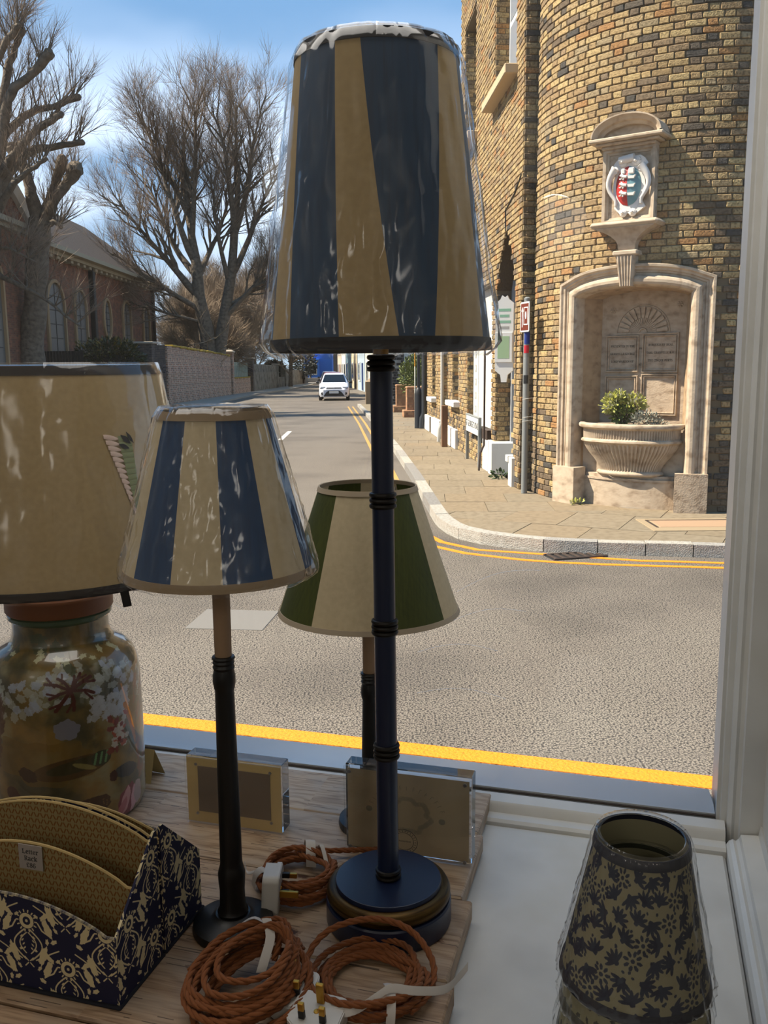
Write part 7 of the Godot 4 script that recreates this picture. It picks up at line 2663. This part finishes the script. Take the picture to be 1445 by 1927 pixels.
func frames():
	var ac = mat("clear acrylic", Color(1, 1, 1, 0.02), 0.02)
	ac.refraction_enabled = true
	ac.refraction_scale = 0.05
	ac.transparency = BaseMaterial3D.TRANSPARENCY_ALPHA
	var steel = mat("small steel magnet", Color(0.55, 0.55, 0.55), 0.3, 0.8)
	# left block: cream mount with a brown-grey backing card
	var a = thing("display_frame", "clear acrylic block frame with plain brown card on cream mount, behind the black lamp stem", "frame", wp(-0.664, TABLE, 0.222), -WA)
	part("acrylic_block", box_mesh(Vector3(0.148, 0.101, 0.026), 0.0012, Vector3(0, 0.0512, -0.014)), ac, a)
	part("mount", box_mesh(Vector3(0.146, 0.099, 0.0012), 0.0, Vector3(0, 0.0512, 0.0002)), mat("cream mount card", Color(0.74, 0.64, 0.40), 0.85), a)
	part("backing_card", box_mesh(Vector3(0.112, 0.069, 0.001), 0.0, Vector3(0.001, 0.053, 0.0014)), mat("brown-grey card", Color(0.36, 0.29, 0.21), 0.9), a)
	part("front_sheet", box_mesh(Vector3(0.148, 0.101, 0.003), 0.0006, Vector3(0, 0.0512, 0.0042)), pane_mat("clear acrylic sheet", 0.02, 0.02), a)
	for sx in [-1.0, 1.0]:
		for sy in [-1.0, 1.0]:
			part("magnet", lathe_mesh([Vector2(0, 0), Vector2(0.0022, 0), Vector2(0.0022, 0.0008), Vector2(0, 0.0009)], 12), steel, a, Vector3(sx * 0.0575, 0.0525 + sy * 0.0375, 0.0018), Vector3(PI / 2, 0, 0))
	# right block: back of a printed card
	var b = thing("display_frame", "larger clear acrylic frame with faint print and round stamp, behind the blue lamp base", "frame", wp(-0.4055, TABLE, 0.232), -WA)
	part("acrylic_block", box_mesh(Vector3(0.174, 0.1215, 0.024), 0.0012, Vector3(0, 0.0615, -0.0135)), ac, b)
	var pm = mat("printed card", Color(1, 1, 1), 0.85)
	pm.albedo_texture = show_through_image()
	var pp = MB.new()
	pp.grid(1, 1, func(u: float, w: float) -> Vector3: return Vector3(lerpf(-0.0835, 0.0835, u), lerpf(0.004, 0.117, w), 0.0008))
	pp.poly_out([Vector3(-0.0835, 0.004, 0), Vector3(0.0835, 0.004, 0), Vector3(0.0835, 0.117, 0), Vector3(-0.0835, 0.117, 0)], Vector3(0, 0.06, 0.01))
	part("printed_card", pp.mesh(10), pm, b)
	part("front_sheet", box_mesh(Vector3(0.174, 0.1215, 0.005), 0.0008, Vector3(0, 0.0615, 0.0042)), mats["clear acrylic sheet"], b)
	for sx in [-1.0, 1.0]:
		for sy in [-1.0, 1.0]:
			part("magnet", lathe_mesh([Vector2(0, 0), Vector2(0.0025, 0), Vector2(0.0025, 0.0010), Vector2(0, 0.0011)], 12), steel, b, Vector3(sx * 0.079, 0.061 + sy * 0.054, 0.0068), Vector3(PI / 2, 0, 0))


func rack_arc(x0: float, ends: float, peak: float, n := 20) -> Array:
	var out = []
	for k in n + 1:
		var t = k / float(n)
		out.append(Vector2(lerpf(x0, -x0, t), ends + (peak - ends) * pow(sin(PI * t), 0.8)))
	return out


func racks():
	var flo = mat("navy and cream floral paper", Color(1, 1, 1), 0.75)
	flo.albedo_texture = floral_image()
	flo.uv1_scale = Vector3(10.6, 10.6, 1)
	var dia = mat("mustard diamond paper", Color(1, 1, 1), 0.8)
	dia.albedo_texture = diamonds_image()
	dia.uv1_scale = Vector3(118, 68, 1)
	var foot = mat("navy cloth foot", Color(0.03, 0.035, 0.09), 0.85)
	var rim = mat("cream piping", Color(0.66, 0.56, 0.36), 0.8)
	var r = thing("letter_rack", "navy floral paper letter rack lined with mustard diamonds, nearest the camera", "letter rack", wp(-0.748, TABLE, 0.592), -WA, "letter racks back to back")
	part("foot_board", box_mesh(Vector3(0.266, 0.004, 0.093), 0.0015, Vector3(0, 0.002, -0.0425)), foot, r)
	# tiers: [z, end height, peak height]
	for q in [["front_panel", 0.0, 0.078, 0.108, flo], ["divider", -0.042, 0.108, 0.142, dia], ["back_panel", -0.084, 0.138, 0.168, dia]]:
		var pl = PackedVector2Array([Vector2(-0.129, 0.004), Vector2(0.129, 0.004), Vector2(0.129, q[2])])
		var ap = rack_arc(0.118, q[2], q[3])
		for p in ap:
			pl.append(Vector2(-p.x, p.y) if p.x < 0 else Vector2(-p.x, p.y))
		var fixed = PackedVector2Array([Vector2(-0.129, 0.004), Vector2(0.129, 0.004), Vector2(0.129, q[2])])
		var back = ap.duplicate()
		if back[0].x < back[-1].x:
			back.reverse()
		for p in back:
			fixed.append(p)
		fixed.append(Vector2(-0.129, q[2]))
		var mb = MB.new()
		mb.extrude(fixed, -0.0012, 0.0)
		var o = part(q[0], mb.mesh(15), q[4], r, Vector3(0, 0, q[1]))
		var ln = MB.new()
		ln.extrude(fixed, -0.0026, -0.0013)
		part("lining", ln.mesh(15), dia if q[0] != "back_panel" else flo, o)
		var edge = [Vector3(0.129, q[2], -0.0013)]
		for p in back:
			edge.append(Vector3(p.x, p.y, -0.0013))
		edge.append(Vector3(-0.129, q[2], -0.0013))
		var ed = MB.new()
		ed.tube(edge, 0.0017, 6)
		part("edge_piping", ed.mesh(50), rim if q[0] != "front_panel" else flo, o)
	for sg in [-1.0, 1.0]:
		var sd = MB.new()
		sd.tf = Transform3D(Basis(Vector3(0, 0, -1), Vector3.UP, Vector3(1, 0, 0)), Vector3(sg * 0.129, 0, 0))
		sd.extrude(PackedVector2Array([Vector2(0, 0.004), Vector2(0.086, 0.004), Vector2(0.086, 0.153), Vector2(0.080, 0.153), Vector2(0, 0.079)]), -0.0014, 0.0014)
		part("side_panel", sd.mesh(15), flo, r)
	var tg = part("price_label", box_mesh(Vector3(0.030, 0.0285, 0.0006), 0.0, Vector3(0.0025, 0.1270, -0.0398)), mat("white paper label", Color(0.62, 0.58, 0.55), 0.85), r)
	tg.set_meta("label", "small white price label")
	var ink = mat("black print", grey(0.03), 0.8)
	for k in 3:
		lettering(["Letter", "Rack", "£86"][k], 0.0052, 0.0003, ink, tg, Vector3(0.0025, 0.1335 - k * 0.0080, -0.0394), Vector3.ZERO, true)
	var c = copy(r, "navy floral paper letter rack standing behind the first one with its back to it")
	for n in c.get_children():
		if String(n.name).begins_with("price_label"):
			c.remove_child(n)
			n.free()
	c.position = wp(-0.748, TABLE, 0.413)
	c.rotation.y = -WA + PI


func flex(path: Array, twist := 0.034) -> ArrayMesh:
	# three cloth-covered strands laid round each other along the path
	var pts = []
	var frames_x = []
	var n = path.size()
	var x = Vector3.UP
	var run = [0.0]
	for i in range(1, n):
		run.append(run[-1] + path[i].distance_to(path[i - 1]))
	var mb = MB.new()
	for s in 3:
		var st = []
		for i in n:
			var t = (path[mini(i + 1, n - 1)] - path[maxi(i - 1, 0)]).normalized()
			var a = t.cross(Vector3.UP if absf(t.y) < 0.95 else Vector3.RIGHT).normalized()
			var b = t.cross(a)
			var ph = TAU * (run[i] / twist + s / 3.0)
			st.append(path[i] + (a * cos(ph) + b * sin(ph)) * 0.0019)
		mb.tube(st, 0.0021, 6)
	return mb.mesh(-1)


func smooth_path(c: Array, step: float) -> Array:
	var out = []
	for i in c.size() - 1:
		var n = maxi(1, int(c[i].distance_to(c[i + 1]) / step))
		for k in n:
			out.append(c[i].cubic_interpolate(c[i + 1], c[maxi(i - 1, 0)], c[mini(i + 2, c.size() - 1)], float(k) / n))
	out.append(c[-1])
	return out


func coil_path(rx: float, rz: float, loops: int, seed_: int, thick: float, high: float, lift = null) -> Array:
	var q = RandomNumberGenerator.new()
	q.seed = seed_
	var c = []
	for l in loops:
		var dr = q.randf_range(-thick, thick)
		var dy = 0.004 + high * q.randf()
		var ox = q.randf_range(-thick, thick) * 0.4
		var oz = q.randf_range(-thick, thick) * 0.4
		for k in 8:
			var a = TAU * (k + q.randf_range(-0.1, 0.1)) / 8.0
			var p = Vector3(ox + cos(a) * (rx + dr), dy + 0.004 * q.randf() , oz + sin(a) * (rz + dr))
			if lift != null:
				p = lift.call(p, l, a)
			c.append(p)
	return c


func tape(pts: Array, wd: float, across: Vector3) -> ArrayMesh:
	var mb = MB.new()
	var path = smooth_path(pts, 0.004)
	mb.grid(2, path.size() - 1, func(u: float, w: float) -> Vector3:
		var i = roundi(w * (path.size() - 1))
		return path[i] + across * wd * (u - 0.5) + Vector3(0, 0.0006 * sin(PI * u), 0))
	mb.grid(2, path.size() - 1, func(u: float, w: float) -> Vector3:
		var i = roundi(w * (path.size() - 1))
		return path[i] + across * wd * (0.5 - u) + Vector3(0, -0.0006, 0))
	return mb.mesh(-1)


func plug(parent: Node3D, at: Vector3, turn: Vector3, frame = null):
	# three-pin plug: face towards +z
	var wh = mat("white plug plastic", Color(0.74, 0.73, 0.71), 0.4)
	var br = mat("brass pin", Color(0.72, 0.55, 0.24), 0.28, 0.9)
	var o = PackedVector2Array()
	for q in [[0.0175, 0.014, 0.008, 0.0], [-0.0175, 0.014, 0.008, PI / 2], [-0.0175, -0.011, 0.008, PI], [-0.006, -0.021, 0.006, PI * 1.25], [0.006, -0.021, 0.006, PI * 1.5], [0.0175, -0.011, 0.008, PI * 1.75]]:
		o.append_array(PackedVector2Array(arc_pts(Vector2(q[0], q[1]), q[2], q[2], q[3], q[3] + (PI / 2 if q[2] > 0.007 and q[1] > 0 else PI / 4), 4)))
	var body = MB.new()
	body.extrude(o, -0.020, 0.0)
	var lipped = PackedVector2Array()
	for q in o:
		lipped.append(q * 1.05)
	body.extrude(lipped, -0.0065, -0.001)
	var p = part("plug", body.mesh(30), wh, parent, at, turn)
	if frame != null:
		p.basis = frame
	part("pin", box_mesh(Vector3(0.008, 0.004, 0.0227), 0.0006, Vector3(0, 0.0105, 0.0113)), br, p)
	for sg in [-1.0, 1.0]:
		part("pin", box_mesh(Vector3(0.0063, 0.004, 0.0092), 0.0006, Vector3(sg * 0.011, -0.0118, 0.0135)), br, p)
		part("pin_sleeve", box_mesh(Vector3(0.0064, 0.0041, 0.009), 0.0004, Vector3(sg * 0.011, -0.0118, 0.0045)), mat("black pin sleeve", grey(0.025), 0.5), p)
	part("screw", lathe_mesh([Vector2(0.0, 0.0012), Vector2(0.0028, 0.0008), Vector2(0.003, 0.0)], 14), br, p, Vector3(0, -0.001, 0), Vector3(PI / 2, 0, 0))


func cables():
	var cord = mat("rust brown cloth flex", Color(0.46, 0.255, 0.10), 0.85)
	cord.rim_enabled = true
	cord.rim = 0.4
	var tp = mat("white cloth tape", Color(0.72, 0.70, 0.68), 0.8)
	# A: neat oval coil behind, with its plug on edge
	var a = thing("cable_coil", "oval coil of rust brown cable with white tapes, behind the other two coils", "cable", Vector3(-0.112, TABLE, -1.047), 0.1)
	var pa = [Vector3(0.11, 0.006, -0.062), Vector3(0.05, 0.012, -0.056), Vector3(0.0, 0.016, -0.050)]
	pa.append_array(coil_path(0.043, 0.046, 9, 31, 0.0075, 0.020))
	part("cord", flex(smooth_path(pa, 0.0055)), cord, a)
	part("tape", tape([Vector3(-0.058, 0.002, 0.0), Vector3(-0.054, 0.024, 0.010), Vector3(-0.044, 0.032, 0.012), Vector3(-0.033, 0.022, 0.014), Vector3(-0.030, 0.003, 0.012)], 0.014, Vector3(0.3, 0.0, 0.9).normalized()), tp, a)
	part("tape", tape([Vector3(0.012, 0.004, -0.058), Vector3(0.014, 0.026, -0.056), Vector3(0.016, 0.034, -0.046), Vector3(0.016, 0.026, -0.034), Vector3(0.016, 0.006, -0.030)], 0.013, Vector3(0.95, 0.0, 0.2).normalized()), tp, a)
	part("tape", tape([Vector3(0.026, 0.026, -0.040), Vector3(0.030, 0.036, -0.030), Vector3(0.034, 0.028, -0.016), Vector3(0.036, 0.020, -0.008)], 0.005, Vector3(1, 0, 0)), tp, a)
	part("tape", tape([Vector3(-0.056, 0.02, -0.004), Vector3(-0.066, 0.010, -0.02), Vector3(-0.070, 0.016, -0.035)], 0.006, Vector3(0, 0, 1)), tp, a)
	plug(a, Vector3(-0.022, 0.0262, 0.048), Vector3.ZERO, Basis(Vector3.UP, -0.12) * Basis(Vector3(0, 1, 0), Vector3(0, 0, 1), Vector3(1, 0, 0)) * Basis(Vector3(0, 1, 0), -0.06))
	part("cord", flex(smooth_path([Vector3(-0.044, 0.012, -0.004), Vector3(-0.042, 0.018, 0.010), Vector3(-0.034, 0.026, 0.024)], 0.005)), cord, a)
	# B: tangled bundle at the left
	var b = thing("cable_coil", "tangled upright bundle of rust brown twisted cable at the foot of the black lamp", "cable", Vector3(-0.150, TABLE, -0.826), 0.0)
	var pb = coil_path(0.040, 0.040, 11, 41, 0.019, 0.030, func(p: Vector3, l: int, ang: float) -> Vector3:
		var toward = 0.5 + 0.5 * cos(ang + 0.9)            # the side held by the tape
		var tight = lerpf(1.0, 0.55, toward)
		return Vector3(p.x * lerpf(1.05, 0.85, toward) + toward * 0.016, p.y * tight + toward * 0.028 + (0.018 if l % 4 == 0 else 0.0), p.z - 0.012 * toward))
	pb.append_array([Vector3(0.045, 0.040, -0.040), Vector3(0.068, 0.032, -0.022), Vector3(0.062, 0.020, 0.022), Vector3(0.03, 0.012, 0.044)])
	part("cord", flex(smooth_path(pb, 0.0055)), cord, b)
	part("cord", flex(smooth_path([Vector3(-0.06, 0.02, -0.030), Vector3(-0.03, 0.045, -0.050), Vector3(0.01, 0.058, -0.058), Vector3(0.034, 0.052, -0.045), Vector3(0.030, 0.036, -0.025)], 0.005)), cord, b)
	part("tape", tape([Vector3(0.020, 0.066, -0.052), Vector3(0.026, 0.056, -0.036), Vector3(0.022, 0.042, -0.022), Vector3(0.018, 0.030, -0.014)], 0.010, Vector3(1, 0, 0)), tp, b)
	part("tape", tape([Vector3(-0.012, 0.050, -0.064), Vector3(0.006, 0.062, -0.060), Vector3(0.026, 0.056, -0.050), Vector3(0.036, 0.048, -0.048)], 0.008, Vector3(0, 0.3, 1).normalized()), tp, b)
	part("tape", tape([Vector3(0.036, 0.03, 0.0), Vector3(0.042, 0.02, 0.012), Vector3(0.046, 0.01, 0.02)], 0.009, Vector3(1, 0, 0)), tp, b)
	plug(b, Vector3(0.0500, 0.0255, 0.000), Vector3(-PI / 2 + 0.10, -0.25, 0.04))
	# C: open coil at the front right
	var c = thing("cable_coil", "loose open coil of rust brown cable tied with white tape before blue base", "cable", Vector3(-0.017, TABLE, -0.853), 0.0)
	var pc = coil_path(0.052, 0.052, 8, 51, 0.0095, 0.014)
	pc.append_array([Vector3(0.052, 0.020, 0.0), Vector3(0.038, 0.028, 0.045), Vector3(-0.02, 0.030, 0.062), Vector3(-0.062, 0.026, 0.03), Vector3(-0.068, 0.030, -0.012), Vector3(-0.046, 0.042, -0.040), Vector3(0.0, 0.052, -0.044), Vector3(0.04, 0.042, -0.040), Vector3(0.064, 0.026, -0.012), Vector3(0.062, 0.014, 0.02), Vector3(0.04, 0.012, 0.05)])
	part("cord", flex(smooth_path(pc, 0.0055)), cord, c)
	part("tape", tape([Vector3(0.016, 0.026, 0.026), Vector3(0.018, 0.032, 0.036), Vector3(0.020, 0.034, 0.048), Vector3(0.020, 0.022, 0.062), Vector3(0.018, 0.002, 0.068)], 0.009, Vector3(1, 0, 0)), tp, c)
	part("tape", tape([Vector3(-0.06, 0.020, 0.058), Vector3(-0.02, 0.026, 0.066), Vector3(0.006, 0.033, 0.054), Vector3(0.020, 0.038, 0.049), Vector3(0.045, 0.032, 0.045), Vector3(0.075, 0.022, 0.030), Vector3(0.092, 0.020, 0.008), Vector3(0.102, 0.024, -0.003)], 0.008, Vector3(0.1, 0.8, -0.6).normalized()), tp, c)
	plug(c, Vector3(-0.053, 0.0255, 0.064), Vector3(-PI / 2 + 0.12, -0.32, 0.0))


func shade_stack():
	var lf = mat("navy leaf print paper", Color(1, 1, 1), 0.8)
	lf.albedo_texture = leaf_print_image()
	lf.uv1_scale = Vector3(2.0, 0.72, 1)
	var sp = mat("green spotted paper", Color(1, 1, 1), 0.8)
	sp.albedo_texture = spots_image()
	sp.uv1_scale = Vector3(5, 2.0, 1)
	var nv = mat("navy shade trim", Color(0.05, 0.065, 0.14), 0.75)
	var gt = mat("grey-green shade trim", Color(0.20, 0.21, 0.16), 0.75)
	var inn = mat("pale shade lining", Color(0.55, 0.53, 0.42), 0.85)
	for m in [lf, sp, inn]:
		m.backlight_enabled = true
		m.backlight = Color(0.3, 0.3, 0.3)
	var base = Vector3(0.239, 1.1202, -0.783)
	var labels = ["lowest wrapped green spotted lampshade of the stack on the white shelf", "second lowest wrapped green spotted lampshade of the stack", "green spotted lampshade just below the top one in the stack", "small wrapped navy leaf print lampshade, topmost of the stack on the white shelf"]
	for k in 4:
		var top = k == 3
		var s = thing("lampshade", labels[k], "lampshade", base + Vector3([0.002, -0.002, 0.001, 0.0][k], [0.0, 0.032, 0.064, 0.097][k], [0.0, 0.002, -0.002, 0.0][k]), -0.3 + 0.8 * k, "stacked wrapped lampshades")
		s.rotation.z = [0.0, 0.015, -0.012, 0.02][k]
		var rb = 0.0705
		var rt = 0.0425
		var h = 0.145
		var wl = MB.new()
		wl.lathe([Vector2(rb, 0), Vector2(lerpf(rb, rt, 0.5), h * 0.5), Vector2(rt, h)], 64)
		part("shade", wl.mesh(60), lf if top else sp, s)
		var il = MB.new()
		il.lathe([Vector2(rt - 0.0008, h), Vector2(rb - 0.0008, 0)], 64)
		part("lining", il.mesh(60), inn, s)
		part("shade_binding", shade_trim(rb, rb - 0.0018, 0, 0.0095), nv if top else gt, s)
		part("shade_binding", shade_trim(rt + 0.0018, rt, h - 0.0095, h), nv if top else gt, s)
		part("clear_wrap", film(rb + 0.0012, rt + 0.0008, -0.002, h + 0.0015, 60 + k, 0.0046, 0.005), mats["clear film"], s)
